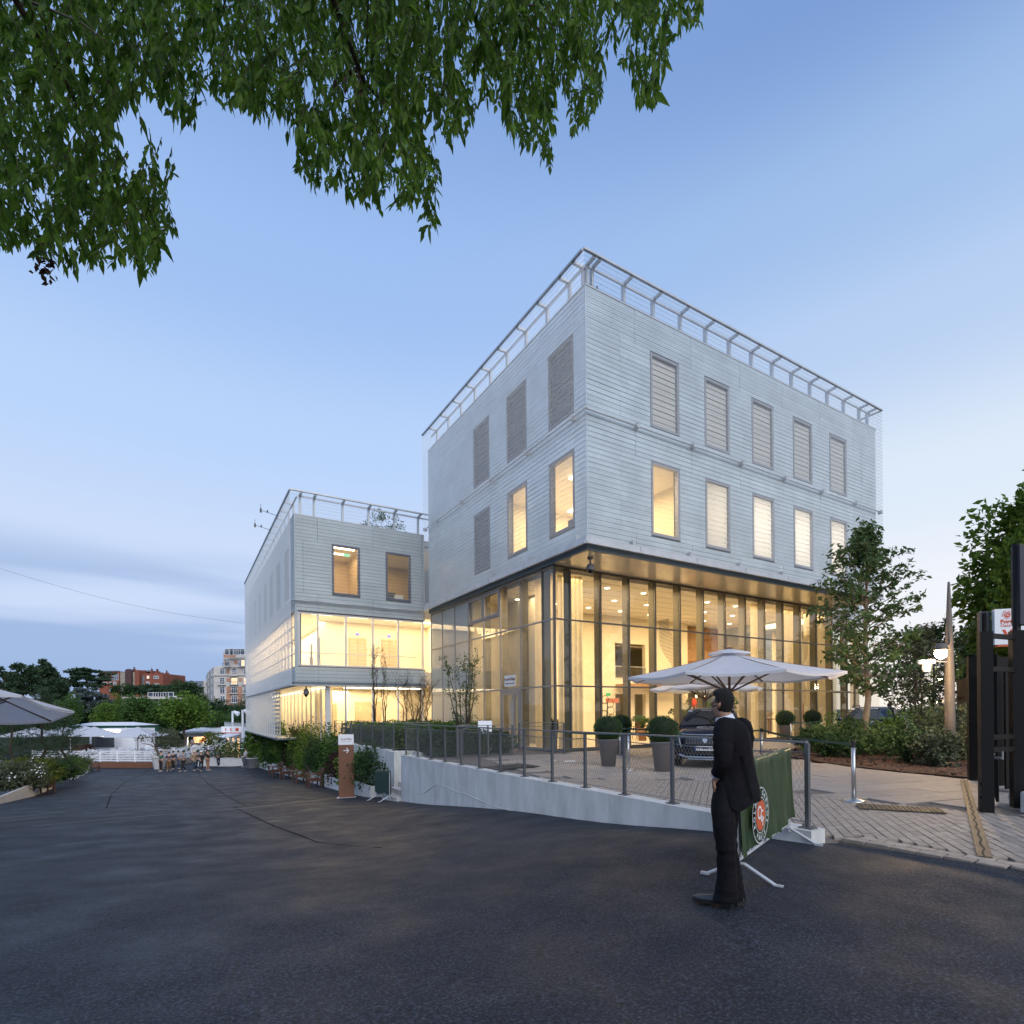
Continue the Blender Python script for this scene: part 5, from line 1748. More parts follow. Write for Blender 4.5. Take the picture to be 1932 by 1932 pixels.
mp_ = P(1379, 1712.5, 4.52)
mp_.z = gz(mp_.x, mp_.y) + .004
man = thing('person', 'person in a black suit walking by the fence, head turned towards the building', 'person', mp_)
MA, MBk = _rt0.copy(), _fw.copy()          # his picture-right and away axes
def mw(a, b, z):
 return mp_ + MA * a + MBk * b + Vector((0, 0, z))
def cz(y):
 return (1825 - y) * 1.063e-3
def cx(x):
 return (x - 430) * 1.063e-3
# the body under the clothes, one continuous surface: root at the pelvis
sk = {
 'pelvis': ((cx(412), .03, cz(1000)), .085), 'waist': ((cx(450), .03, cz(860)), .10), 'chest': ((cx(470), .03, cz(580)), .14), 'neck0': ((cx(432), .03, cz(390)), .068), 'neck1': ((cx(398), .03, cz(335)), .058),
 'head0': ((cx(386), .04, cz(275)), .062), 'head1': ((cx(384), .05, cz(225)), .068), 'head2': ((cx(382), .05, cz(190)), .054),
 'hipL': ((cx(374), -.01, cz(1060)), .065), 'kneeL': ((cx(372), -.05, cz(1370)), .045), 'ankL': ((cx(385), -.03, cz(1710)), .036), 'toeL': ((cx(310), .05, cz(1788)), .022),
 'hipR': ((cx(442), .065, cz(1060)), .065), 'kneeR': ((cx(452), .10, cz(1380)), .045), 'ankR': ((cx(488), .07, cz(1710)), .036), 'toeR': ((cx(507), .17, cz(1790)), .022),
 'shL': ((cx(385), -.02, cz(450)), .045), 'elL': ((cx(345), -.10, cz(670)), .038), 'wrL': ((cx(322), -.02, cz(810)), .030), 'paL': ((cx(314), .02, cz(850)), .034),
 'shR': ((cx(540), .07, cz(460)), .045), 'elR': ((cx(588), .165, cz(680)), .038), 'wrR': ((cx(470), .26, cz(800)), .030), 'paR': ((cx(440), .28, cz(830)), .034),
}
ks = list(sk)
E_ = [('pelvis', 'waist'), ('waist', 'chest'), ('chest', 'neck0'), ('neck0', 'neck1'), ('neck1', 'head0'), ('head0', 'head1'), ('head1', 'head2'), ('pelvis', 'hipL'), ('hipL', 'kneeL'), ('kneeL', 'ankL'), ('ankL', 'toeL'), ('pelvis', 'hipR'), ('hipR', 'kneeR'), ('kneeR', 'ankR'), ('ankR', 'toeR'), ('chest', 'shL'), ('shL', 'elL'), ('elL', 'wrL'), ('wrL', 'paL'), ('chest', 'shR'), ('shR', 'elR'), ('elR', 'wrR'), ('wrR', 'paR')]
body_v = [mw(*sk[k][0]) for k in ks]
body_r = [sk[k][1] for k in ks]
edges = [(ks.index(a), ks.index(b)) for a, b in E_]
# face: nose, chin, ear bumps growing from the head towards the far left
FD = (MA * -.60 + MBk * .80).normalized()
FS = (MA * .80 + MBk * .60).normalized()
hd = mw(cx(388), .045, cz(250))
def grow(parent_key, chain):
 pi = ks.index(parent_key) if isinstance(parent_key, str) else parent_key
 for p, r_ in chain:
  body_v.append(p)
  body_r.append(r_)
  edges.append((pi, len(body_v) - 1))
  pi = len(body_v) - 1
 return pi
grow('head0', [(hd + FD * .075 + Vector((0, 0, -.045)), .030), (hd + FD * .088 + Vector((0, 0, -.06)), .018)])      # jaw and chin
grow('head1', [(hd + FD * .080 + Vector((0, 0, .008)), .016), (hd + FD * .098 + Vector((0, 0, -.012)), .010)])      # nose
# fingers: five on each hand, bent and unequal
for side, key, fd_, sd_ in (('L', 'paL', Vector((-.15, .1, -.9)) * 1.0, Vector((.3, .9, 0))), ('R', 'paR', Vector((-.6, .2, -.7)), Vector((.2, .9, .2)))):
 base = mw(*sk[key][0])
 fdir = (MA * fd_.x + MBk * fd_.y + Vector((0, 0, fd_.z))).normalized()
 sdir = (MA * sd_.x + MBk * sd_.y + Vector((0, 0, sd_.z)))
 sdir = (sdir - fdir * sdir.dot(fdir)).normalized()
 curl = fdir.cross(sdir)
 for i, ln in enumerate((.066, .078, .074, .058)):
  o_ = base + sdir * ((i - 1.5) * .019) + fdir * .030
  grow(key, [(o_, .0095), (o_ + fdir * ln * .5 + curl * ln * .12, .0088), (o_ + fdir * ln * .85 + curl * ln * .45, .0075)])
 o_ = base + sdir * -.036
 grow(key, [(o_, .011), (o_ + fdir * .03 - sdir * .018 + curl * .01, .0095), (o_ + fdir * .055 - sdir * .014 + curl * .02, .008)])
bme = skin_mesh(body_v, edges, body_r, 2)
bme.materials.append(m_skin)
build('body', bme, None, man, smooth=True)
# ear
build('ear', MB().rings([[tuple(hd + FS * -.066 + FD * (-.012 + .018 * math.cos(q)) + Vector((0, 0, -.005 + .032 * math.sin(q)))) for q in np.linspace(0, 2 * math.pi, 9)[:-1]], [tuple(hd + FS * -.080 + FD * (-.022 + .022 * math.cos(q)) + Vector((0, 0, .0 + .036 * math.sin(q)))) for q in np.linspace(0, 2 * math.pi, 9)[:-1]]]), m_skin, man, smooth=True)
# hair: cap over crown and back of the head, open at the face
hr = []
for j in range(11):
 th = math.pi * j / 10
 row = []
 for i in range(24):
  ph = 2 * math.pi * i / 24
  d = FD * math.cos(ph) + FS * math.sin(ph)
  front = max(0, math.cos(ph))
  r_ = .089 * math.sin(th) ** .75 * (1 + .06 * math.cos(2 * ph)) * (1 + .035 * math.sin(9 * ph + 5 * th) * math.sin(7 * th))
  zz = .112 * math.cos(th)
  if zz < .045 and front > .25:
   r_ *= 1 - .42 * front
  if zz < -.03:
   zz = -.03 + (zz + .03) * (1.0 if front < .2 else .2)
   r_ *= .93
  row.append(tuple(hd + Vector((0, 0, .022)) + d * max(r_, .002) - FD * .012 + Vector((0, 0, zz))))
 hr.append(row)
build('hair', MB().rings(hr), m_hair, man, smooth=True)
# shirt collar
cc = mw(cx(408), .03, cz(362))
build('collar', MB().rings([[tuple(cc + MA * (.080 * math.cos(q) + .002) + MBk * (.075 * math.sin(q)) + Vector((0, 0, -.028 + .026 * math.cos(q)))) for q in np.linspace(0, 2 * math.pi, 17)[:-1]], [tuple(cc + MA * (.064 * math.cos(q) - .008) + MBk * (.062 * math.sin(q)) + Vector((0, 0, .024 + .020 * math.cos(q)))) for q in np.linspace(0, 2 * math.pi, 17)[:-1]]], caps=False), m_shirt, man, smooth=True)
# jacket: level rings following the outline, with hem rising to one side
jk = [(352, 368, 470, .062, 0), (372, 345, 520, .085, 0), (400, 335, 560, .105, 0), (440, 330, 590, .125, 0), (500, 332, 606, .14, 0), (580, 334, 618, .145, 0), (660, 330, 628, .14, 0), (740, 326, 640, .135, 0), (820, 324, 652, .14, 0), (900, 324, 664, .15, .35), (960, 326, 675, .16, .7), (1012, 330, 682, .165, 1.0)]
rg = []
nj = 40
for y, xl, xr, hd_, hem in jk:
 c, hw = (cx(xl) + cx(xr)) / 2, (cx(xr) - cx(xl)) / 2
 row = []
 for i in range(nj):
  q = 2 * math.pi * i / nj
  ca_, sa_ = math.cos(q), math.sin(q)
  fold = 1 + (.026 * math.sin(5 * q + y * .012) + .018 * math.sin(11 * q - y * .02)) * min(1, max(0, (y - 380) / 200))
  a = c + hw * math.copysign(abs(ca_) ** .8, ca_) * fold
  b = .03 + hd_ * math.copysign(abs(sa_) ** .85, sa_) * fold + .04 * (ca_ > 0) * ca_
  z = cz(y)
  t = (a - cx(330)) / (cx(682) - cx(330))
  z += hem * (-.060 * math.exp(-((t - .36) / .20) ** 2) + .026 * t * t + .11 * max(0, .16 - t) / .16)
  row.append(tuple(mw(a, b, z)))
 rg.append(row)
jacket = build('jacket', MB().rings(rg, caps=False), m_suit, man, smooth=True)
lining = MB().rings([rg[0]], caps=False)
# sleeves with cloth wrinkles
for side, pts in (('L', [((412, 402), -.01, .062), ((378, 424), -.04, .082), ((352, 520), -.085, .082), ((345, 600), -.10, .076), ((342, 680), -.105, .068), ((332, 745), -.07, .060), ((322, 790), -.03, .052)]), ('R', [((515, 405), .05, .062), ((556, 432), .07, .082), ((588, 520), .11, .080), ((598, 610), .15, .072), ((590, 690), .17, .066), ((530, 745), .22, .056), ((490, 780), .25, .05)])):
 dense = []
 for k in range(len(pts) - 1):
  for f in (0, .25, .5, .75):
   (x0, y0), b0, r0 = pts[k]
   (x1, y1), b1, r1 = pts[k + 1]
   dense.append((mw(cx(x0 + (x1 - x0) * f), b0 + (b1 - b0) * f, cz(y0 + (y1 - y0) * f)), (r0 + (r1 - r0) * f) * (1 + .05 * math.sin(k * 4 + f * 9))))
 dense.append((mw(cx(pts[-1][0][0]), pts[-1][1], cz(pts[-1][0][1])), pts[-1][2]))
 build('sleeve', MB().path([d[0] for d in dense], [d[1] for d in dense], 16), m_suit, man, smooth=True)
 e, p = dense[-1][0], dense[-2][0]
 build('cuff', MB().tube(e, e + (e - p).normalized() * .03, .040, .038, n=14), m_shirt, man, smooth=True)
# vent seam and lapel shadow lines on the back
build('back_seam', MB().path([mw(cx(480 + 25 * k), -.125 - .01 * (k % 2), cz(640 + 110 * k)) for k in range(4)], .006, 5), m_suit, jacket)
# trousers: two legs with folds at knee and ankle
tr_l = [((372, 850), .02, .058, .09), ((372, 930), .01, .066, .095), ((370, 1000), .0, .082, .10), ((367, 1080), -.02, .092, .105), ((366, 1200), -.045, .086, .094), ((370, 1320), -.055, .078, .085), ((378, 1400), -.05, .072, .078), ((385, 1500), -.04, .075, .080), ((388, 1600), -.035, .080, .086), ((386, 1700), -.03, .090, .100), ((380, 1765), -.02, .098, .110)]
tr_r = [((455, 850), .05, .08, .09), ((445, 985), .06, .085, .10), ((440, 1080), .065, .092, .105), ((438, 1200), .085, .084, .094), ((440, 1320), .10, .078, .085), ((452, 1400), .10, .074, .078), ((464, 1500), .09, .074, .080), ((474, 1600), .08, .074, .086), ((484, 1700), .07, .076, .09), ((490, 1775), .07, .080, .10)]
for lg in (tr_l, tr_r):
 rr = []
 for k in range((len(lg) - 1) * 5 + 1):
  i, f = min(k // 5, len(lg) - 2), (k - 5 * min(k // 5, len(lg) - 2)) / 5
  (x0, y0), b0, ra0, rb0 = lg[i]
  (x1, y1), b1, ra1, rb1 = lg[i + 1]
  x, y, b = x0 + (x1 - x0) * f, y0 + (y1 - y0) * f, b0 + (b1 - b0) * f
  wr_ = .035 * math.sin(y * .075) * math.exp(-((y - 1370) / 90) ** 2) * 1.6 + .03 * math.sin(y * .11) * math.exp(-((y - 1660) / 60) ** 2) * 1.5
  ra, rb = (ra0 + (ra1 - ra0) * f) * (1 + wr_), (rb0 + (rb1 - rb0) * f) * (1 + wr_)
  rr.append([tuple(mw(cx(x) + ra * math.cos(q) * (1 + .02 * math.sin(3 * q + y * .03)), b + rb * math.sin(q), cz(y + 6 * math.sin(q + y * .05) * (y > 1250)))) for q in np.linspace(0, 2 * math.pi, 21)[:-1]])
 build('trouser_leg', MB().rings(rr), m_suit, man, smooth=True)
def shoe(heel, toe, w_=.052):
 """sole, heel block and rounded upper between two ground points"""
 heel, toe = Vector(heel), Vector(toe)
 d = toe - heel
 L_ = d.length
 d.normalize()
 s_ = d.cross(Vector((0, 0, 1))).normalized()
 n = s_.cross(d)
 so, up_ = [], []
 for f, wd, h in ((0.0, .55, .085), (.06, .8, .10), (.22, .85, .105), (.38, .82, .095), (.55, .95, .075), (.75, 1.08, .058), (.9, .9, .048), (1.0, .35, .03)):
  c = heel + d * (L_ * f)
  lift = n * (.022 * math.exp(-((f - .42) / .12) ** 2))
  so.append([tuple(c + s_ * (w_ * wd * x) + n * z + lift * (z < .02)) for x, z in ((-1, 0), (1, 0), (1.05, .03), (-1.05, .03))])
  up_.append([tuple(c + s_ * (w_ * wd * .97 * math.cos(q)) + n * (.028 + (h - .028) * max(0, math.sin(q)))) for q in np.linspace(0, math.pi, 9)])
 u_ = build('shoe', MB().rings(up_, closed=True), m_shoe, man, smooth=True)
 build('sole', MB().rings(so), m_black, u_)
_h1, _t1 = mw(cx(445), -.03, .0), mw(cx(185), .16, .015)
shoe(_h1, _t1)
shoe(mw(cx(500), -.02, .01), mw(cx(515), .24, .0))
# ================================================================== covered barriers
m_green = mat('green_barrier_cloth', (0.004, 0.040, 0.026), .6, var=.18, scale=5)
m_green_lamp_tint = mat('lamp_tinted_barrier_cloth', (0.014, 0.042, 0.018), .42, col2=(.036, .056, .018), scale=3.5)  # green cloth, the olive cast of lamp light put into its colour
m_orange = mat('orange_print', (.55, .10, .035), .6, var=.05)
def crest(c, right, upv, R_, parent, off, sx=1.0):
 """orange ball with white strokes inside a white ring of letters"""
 c, right, upv = Vector(c), Vector(right).normalized(), Vector(upv).normalized()
 n = right.cross(upv)
 ringm, ball_, strk = MB(), MB(), MB()
 def pt(a, r_, k=1.0):
  return c + right * (math.cos(a) * r_ * sx) + upv * (math.sin(a) * r_) + n * off * k
 for k in range(32):
  a, b_ = 2 * math.pi * k / 32, 2 * math.pi * (k + 1) / 32
  for r0, r1 in ((R_ * .97, R_), (R_ * .62, R_ * .645)):
   ringm.quad(pt(a, r0), pt(b_, r0), pt(b_, r1), pt(a, r1))
 ball_.add([pt(2 * math.pi * k / 24, R_ * .55) for k in range(24)], [tuple(range(24))])
 for cx_, cy_, r0, a0, a1 in ((-.16, .12, .17, .2, 5.2), (.16, -.04, .15, 1.0, 6.0), (-.02, -.26, .20, -.6, 1.7)):
  for k in range(10):
   q0, q1 = a0 + (a1 - a0) * k / 10, a0 + (a1 - a0) * (k + 1) / 10
   v = [c + right * ((cx_ + math.cos(q) * r_) * R_ * sx) + upv * ((cy_ + math.sin(q) * r_) * R_) + n * off * 1.6 for q, r_ in ((q0, r0), (q1, r0), (q1, r0 + .075), (q0, r0 + .075))]
   strk.quad(*v)
 cr = build('crest', ringm, m_whiteprint, parent)
 if cr.parent and cr.parent.parent is None:
  par = cr
 else:
  par = parent
 build('ball', ball_, m_orange, par)
 build('strokes', strk, m_whiteprint, par)
 for word, a_mid, span, flip in (('ROLAND GARROS', math.pi / 2, 3.9, 1), ('PARIS', -math.pi / 2, 1.15, -1)):
  for k, ch in enumerate(word):
   if ch == ' ':
    continue
   a = a_mid + flip * span * (.5 - k / (len(word) - 1))
   rad = upv * math.sin(a) + right * math.cos(a)
   tang = (right * math.sin(a) - upv * math.cos(a))
   if flip < 0:
    rad, tang = rad * -1, tang * -1
   me = text_mesh(ch, R_ * .26, m_whiteprint, 'lettering', bold=.001, depth=0)
   Mx = Matrix((tang, rad, tang.cross(rad))).transposed().to_4x4()
   Mx.translation = pt(a, R_ * .80, 1.4)
   me.transform(Matrix.Translation(Mx.translation) @ Mx.to_3x3().to_4x4())
   build('lettering', me, None, par)
 return cr
def barrier(a, b_, label, m, hgt=1.08, low=.26, crest_side=-1, wrinkle=.018, cpos=.5):
 """steel crowd barrier under a fitted cloth: a, b_ ground points of its ends"""
 a, b_ = Vector(a), Vector(b_)
 t = thing('crowd_barrier', label, 'barrier', a, group='cloth covered crowd barriers')
 d = (b_ - a)
 L_ = d.length
 dn = Vector((d.x, d.y, 0)).normalized()
 n = Vector((-dn.y, dn.x, 0))
 fr = MB()
 up_ = Vector((0, 0, 1))
 fr.path([a + dn * .04 + up_ * .1, a + dn * .04 + up_ * (hgt - .06), a + dn * .1 + up_ * (hgt - .02), b_ - dn * .1 + up_ * (hgt - .02), b_ - dn * .04 + up_ * (hgt - .06), b_ - dn * .04 + up_ * .1], .019, 8)
 fr.tube(a + dn * .04 + up_ * .2, b_ - dn * .04 + up_ * .2, .015)
 for k in range(1, 14):
  p = a.lerp(b_, k / 14)
  fr.tube(p + up_ * .2, p + up_ * (hgt - .03), .008, n=5)
 build('frame', fr, m_steel, t)
 for p, s_ in ((a + dn * .12, 1), (b_ - dn * .12, 1)):
  build('foot', MB().path([p + n * .33 + up_ * .0, p + up_ * .16 + n * .04, p + up_ * .16 - n * .04, p - n * .33 + up_ * .0], .017, 8).obox(p + n * .33 + up_ * .012, n * .04, dn * .02, (0, 0, .012)).obox(p - n * .33 + up_ * .012, n * .04, dn * .02, (0, 0, .012)), m_steel, t)
 # cloth: both sides and the fold over the top
 r_ = random.Random(int(L_ * 1000))
 NX, prof = 120, []
 nz = 12
 for j in range(nz + 1):
  prof.append((-1, low + (hgt - low) * j / nz))
 prof += [(-.5, hgt + .022), (.5, hgt + .022)]
 for j in range(nz, -1, -1):
  prof.append((1, low + (hgt - low) * j / nz))
 V, Fc = [], []
 phs = [r_.uniform(0, 6.28) for _ in range(6)]
 for i in range(NX + 1):
  s_ = i / NX
  p = a.lerp(b_, s_)
  for sg, z in prof:
   f = max(0, (hgt - z) / (hgt - low))
   w_ = wrinkle * (math.sin(s_ * 31 + phs[0] + f * 2.0) + .6 * math.sin(s_ * 57 + phs[1] - f * 3) + .45 * math.sin(s_ * 88 + phs[2] + f * 5)) * (.15 + f) * .8
   sag = .035 * f * math.sin(s_ * 9 + phs[3]) + .02 * f * math.sin(s_ * 23 + phs[4])
   V.append(tuple(p + n * sg * (.028 + .018 * f + w_ * .9) + up_ * (z + sag - .05 * f * math.sin(math.pi * s_) * 0)))
 m_ = len(prof)
 for i in range(NX):
  for j in range(m_ - 1):
   Fc.append((i * m_ + j, (i + 1) * m_ + j, (i + 1) * m_ + j + 1, i * m_ + j + 1))
 cv = MB()
 cv.v, cv.f = V, Fc
 cl = build('cover', cv, m, t, smooth=True)
 cp = a.lerp(b_, cpos) + up_ * ((hgt + low) / 2 - .10) + n * crest_side * (.075 + wrinkle)
 rgt = dn if n.dot(Vector((dn.y, -dn.x, 0))) * crest_side > 0 else -dn
 crest(cp, rgt, (0, 0, 1), .27, cl, .004)
 return t
_a = P(1389, 1674, 5.02); _a.z = gz(_a.x, _a.y)
_b = P(1490, 1594, 6.55); _b.z = gz(_b.x, _b.y)
barrier(_a, _b, 'crowd barrier in green cloth with a round crest, right behind the walking man', m_green_lamp_tint, crest_side=-1, cpos=.21, wrinkle=.026)
_a = G(736, 1513)
_b = _a + _fw * 1.6 - _rt0 * .86
_b.z = gz(_b.x, _b.y)
barrier(_a, _b, 'crowd barrier in green cloth standing before the narrow concrete stairs', m_green, hgt=1.02, crest_side=-1, wrinkle=.008)
# ================================================================== wooden totem sign
_tg = G(654, 1505)
t = thing('totem_sign', 'tall brown wooden totem sign with white head reading Accueil Village', 'sign', _tg)
ax_ = (_rt0 * .97 + _fw * .22).normalized()
ay_ = Vector((-ax_.y, ax_.x, 0))
build('panel', MB().obox(_tg + Vector((0, 0, 1.05)), ax_ * .285, ay_ * .06, (0, 0, 1.03)), m_wood_mid, t)
hd_ = build('head', MB().obox(_tg + Vector((0, 0, 2.285)), ax_ * .288, ay_ * .062, (0, 0, .20)), m_sign_white, t)
build('foot', MB().obox(_tg + Vector((0, 0, .012)), ax_ * .36, ay_ * .22, (0, 0, .012)), m_steel, t)
fc = _tg - ay_ * .0645
place_text('Accueil Village', .072, m_print, fc + Vector((0, 0, 2.31)), ax_, (0, 0, 1), hd_, bold=.002)
place_text('Village welcome desk', .048, mat('print_grey', (.30, .28, .28), .6, var=0), fc + Vector((0, 0, 2.225)), ax_, (0, 0, 1), hd_)
arw = MB()
c = fc + Vector((0, 0, 1.86))
arw.obox(c - ax_ * .01, ax_ * .09, ay_ * .002, (0, 0, .016))
for s_ in (-1, 1):
 d = (ax_ * .6 + Vector((0, 0, s_ * -.8))).normalized()
 arw.obox(c + ax_ * .095 - d * .06, d * .066, ay_ * .002, ax_.cross(ay_).cross(d).cross(d).normalized() * 0 + (ax_ * .8 + Vector((0, 0, s_ * .6))).normalized() * .016)
build('arrow', arw, m_whiteprint, t)
# ================================================================== wooden armchair benches
def bench(loc, rz, label, group='dark wooden armchair benches'):
 t = thing('garden_armchair', label, 'bench', loc, rz, group, local=True)
 W_, D_ = .62, .56
 for sx in (-1, 1):
  build('front_leg', MB().box(sx * W_ / 2 - .03, sx * W_ / 2 + .03, -D_ / 2, -D_ / 2 + .06, 0, .64), m_wood_dark, t)
  build('back_leg', MB().beam((sx * W_ / 2, D_ / 2 - .03, 0), (sx * W_ / 2, D_ / 2 + .02, .45), .06, .06, up=(0, 1, 0)).beam((sx * W_ / 2, D_ / 2 + .02, .45), (sx * W_ / 2, D_ / 2 + .14, .88), .06, .05, up=(0, 1, 0)), m_wood_dark, t)
  build('armrest', MB().box(sx * W_ / 2 - .045, sx * W_ / 2 + .045, -D_ / 2 - .04, D_ / 2 + .06, .64, .675), m_wood_dark, t)
  build('side_rail', MB().box(sx * W_ / 2 - .02, sx * W_ / 2 + .02, -D_ / 2 + .05, D_ / 2, .33, .41), m_wood_dark, t)
 for k in range(5):
  build('seat_slat', MB().box(-W_ / 2 + .02, W_ / 2 - .02, -D_ / 2 + .02 + k * .105, -D_ / 2 + .11 + k * .105, .415, .44), m_wood_dark, t)
 build('apron', MB().box(-W_ / 2, W_ / 2, -D_ / 2 + .01, -D_ / 2 + .04, .32, .41), m_wood_dark, t)
 tilt = lambda z: D_ / 2 + .02 + (z - .45) * .28
 tr_ = MB()
 n_ = 8
 for k in range(n_):
  x0, x1 = -W_ / 2 + W_ * k / n_, -W_ / 2 + W_ * (k + 1) / n_
  h0, h1 = .90 + .05 * math.cos(x0 * 4.5), .90 + .05 * math.cos(x1 * 4.5)
  y_ = tilt(.86)
  tr_.add([(x0, y_, .80), (x1, y_, .80), (x1, y_ + .035, .80), (x0, y_ + .035, .80), (x0, y_ + .02, h0), (x1, y_ + .02, h1), (x1, y_ + .055, h1), (x0, y_ + .055, h0)], BOXF)
 build('crest_rail', tr_, m_wood_dark, t)
 build('lower_rail', MB().box(-W_ / 2, W_ / 2, tilt(.52), tilt(.52) + .03, .50, .55), m_wood_dark, t)
 for k in range(5):
  x = -.2 + k * .1
  build('back_slat', MB().beam((x, tilt(.53) + .015, .54), (x + .03 * (1 if k % 2 else -1), tilt(.82) + .015, .81), .03, .014, up=(0, 1, 0)), m_wood_dark, t)
 return t
_bs = [(575, 1487), (540, 1475.5), (516, 1468.5), (490 + 17, 1465)]
_hdg = (G(668, 1497) - G(482, 1448)).normalized()
face = math.atan2(-_hdg.x, _hdg.y)
b0 = None
_bp = [G(591, 1485.5), G(566, 1477), G(540, 1470), G(519, 1466)]
labs = ['dark wooden armchair bench by the right hedge, nearest to the totem sign', 'dark wooden armchair bench by the right hedge, second from the totem sign', 'dark wooden armchair bench by the right hedge, third from the totem sign', 'dark wooden armchair bench by the right hedge, farthest from the totem sign']
rzb = math.atan2(_hdg.y, _hdg.x)
for k, p in enumerate(_bp):
 if b0 is None:
  b0 = bench(p, rzb, labs[0])
 else:
  dup(b0, p, rzb + .06 * k, labs[k])
_lp = G(84, 1499)
dup(b0, _lp, rzb + math.pi - .25, 'dark wooden armchair bench before the white planter wall at left, the nearer one')
_lp2 = G(179, 1455)
dup(b0, _lp2, rzb + math.pi - .2, 'dark wooden armchair bench beside the terrace railing at left, the farther one')
nw = MB().obox(_lp + Vector((0, 0, .455)), (.14, .03, 0), (-.03, .11, 0), (0, 0, .008)).obox(_lp + Vector((.03, 0, .47)), (.11, -.05, .02), (.04, .10, 0), (0, 0, .004))
o = build('newspaper', nw, m_sign_white)
tag(o, 'folded white newspaper left on the seat of the nearer left bench', 'paper')
# ================================================================== plants: generators
def leaf_mat(name, dark, light, trans=.30, scale=1.2, rough=.55):
 return mat(name, dark, rough, var=.3, scale=scale, col2=light, trans=trans, detail=5, spec=.22)
lf_round = leaf_mat('leaf_mid_green', (0.035, 0.085, 0.018), (0.100, 0.180, 0.040), scale=1.0)
lf_dark = leaf_mat('leaf_dark_green', (0.018, 0.048, 0.018), (0.055, 0.105, 0.036), scale=1.0)
lf_bright = leaf_mat('leaf_bright_green', (0.060, 0.130, 0.016), (0.150, 0.240, 0.040), scale=1.5)
lf_pine = leaf_mat('needle_green', (0.020, 0.045, 0.024), (0.055, 0.095, 0.048), .12, 1.0)
lf_blue = leaf_mat('needle_blue_grey', (0.055, 0.080, 0.085), (0.115, 0.150, 0.145), .1, 1.2)
lf_olive = leaf_mat('leaf_olive_grey', (0.060, 0.080, 0.042), (0.130, 0.150, 0.085), .2, 2.0)
lf_red = leaf_mat('leaf_purple', (0.028, 0.012, 0.014), (0.060, 0.022, 0.022), .2, 2.0)
lf_yellow = leaf_mat('leaf_yellow_green', (0.070, 0.100, 0.010), (0.140, 0.160, 0.020), .3, 2.0)
lf_canopy = leaf_mat('leaf_canopy', (0.016, 0.060, 0.004), (0.140, 0.250, 0.028), .58, 7.0, .5)
lf_street = leaf_mat('leaf_street_tree', (0.045, 0.092, 0.030), (0.125, 0.195, 0.068), .3, 2.0)
m_bark = mat('tree_bark', (0.085, 0.068, 0.050), .9, var=.3, scale=8, bump=.5, bscale=25, stretch=(2, 2, .6))
m_barkpale = mat('pale_bark', (0.25, 0.19, 0.13), .85, var=.2, scale=10, stretch=(2, 2, .5))
m_twig = mat('twig_brown', (0.050, 0.035, 0.025), .85, var=.2, scale=10)
m_flower = mat('white_flower', (.78, .80, .80), .6, var=.05)
m_trough = mat('white_planter', (.60, .60, .60), .6, var=.06, scale=3)
def limb(mb, p, q, r0, r1, sag=0.0, seed=0, n=6, seg=5, jit=.035):
 rr = random.Random(seed)
 p, q = Vector(p), Vector(q)
 L_ = (q - p).length
 pts, rad = [], []
 for i in range(seg + 1):
  t = i / seg
  j = Vector((rr.gauss(0, 1), rr.gauss(0, 1), rr.gauss(0, .6))) * L_ * jit * math.sin(math.pi * t)
  pts.append(p.lerp(q, t) + j + Vector((0, 0, sag * math.sin(math.pi * t) * L_)))
  rad.append(r0 + (r1 - r0) * t)
 mb.path(pts, rad, n)
 return pts
def crown_points(c, rad, nclump, per, seed, csize=.32, flat=1.0, bottom=-1.0):
 """leaf positions gathered in clumps over an uneven ellipsoid"""
 r = np.random.default_rng(seed)
 c = np.array(c)
 rad = np.array(rad)
 P_, D_ = [], []
 cent = []
 while len(cent) < nclump:
  d = r.normal(size=3)
  d /= np.linalg.norm(d)
  if d[2] < bottom:
   continue
  t = r.uniform(.45, 1.0) ** .6
  lump = 1 + .16 * math.sin(d[0] * 5 + seed) * math.cos(d[1] * 4 + d[2] * 3 + seed)
  cent.append((d * t * lump, d))
 for q, d in cent:
  m_ = int(per * r.uniform(.5, 1.4))
  g = r.normal(size=(m_, 3))
  g *= (csize * r.uniform(.6, 1.2) / (np.linalg.norm(g, axis=1)[:, None] + .4)) * r.random((m_, 1)) ** .3 * 1.6
  g[:, 2] *= flat
  P_.append(c + (q + g * np.array([1, 1, 1])) * rad)
  D_.append(g / (np.linalg.norm(g, axis=1)[:, None] + 1e-6) * .6 + d * .5)
 return np.concatenate(P_), np.concatenate(D_), [c + q * rad for q, d in cent]
def tree(name, label, base, c, rad, m_leaf, trunk_r=.16, nclump=60, per=60, leaf=.16, seed=1, group=None, csize=.32, flat=1.0, bottom=-1.0, elong=1.5, bark=None, nl=9, cat='tree'):
 base = Vector(base)
 t = thing(name, label, cat, base, group=group)
 pts, dr_, cents = crown_points(c, rad, nclump, per, seed, csize, flat, bottom)
 tm = MB()
 cv = Vector(c)
 fork = base.lerp(Vector((cv.x, cv.y, cv.z - rad[2] * .55)), .95)
 limb(tm, base - Vector((0, 0, .15)), fork, trunk_r, trunk_r * .7, 0, seed, 8)
 top = cv + Vector((0, 0, rad[2] * .5))
 limb(tm, fork, top, trunk_r * .65, trunk_r * .18, 0, seed + 1, 6)
 rr = random.Random(seed)
 for k in range(nl):
  e = Vector(rr.choice(cents))
  s_ = fork.lerp(top, rr.uniform(0, .6))
  limb(tm, s_, e, trunk_r * .32, trunk_r * .06, .04, seed + 5 + k, 5, 4)
 build('trunk', tm, bark or m_bark, t, smooth=True)
 build('crown', leafy(pts, leaf, elong, .15, seed, dr_), m_leaf, t)
 return t
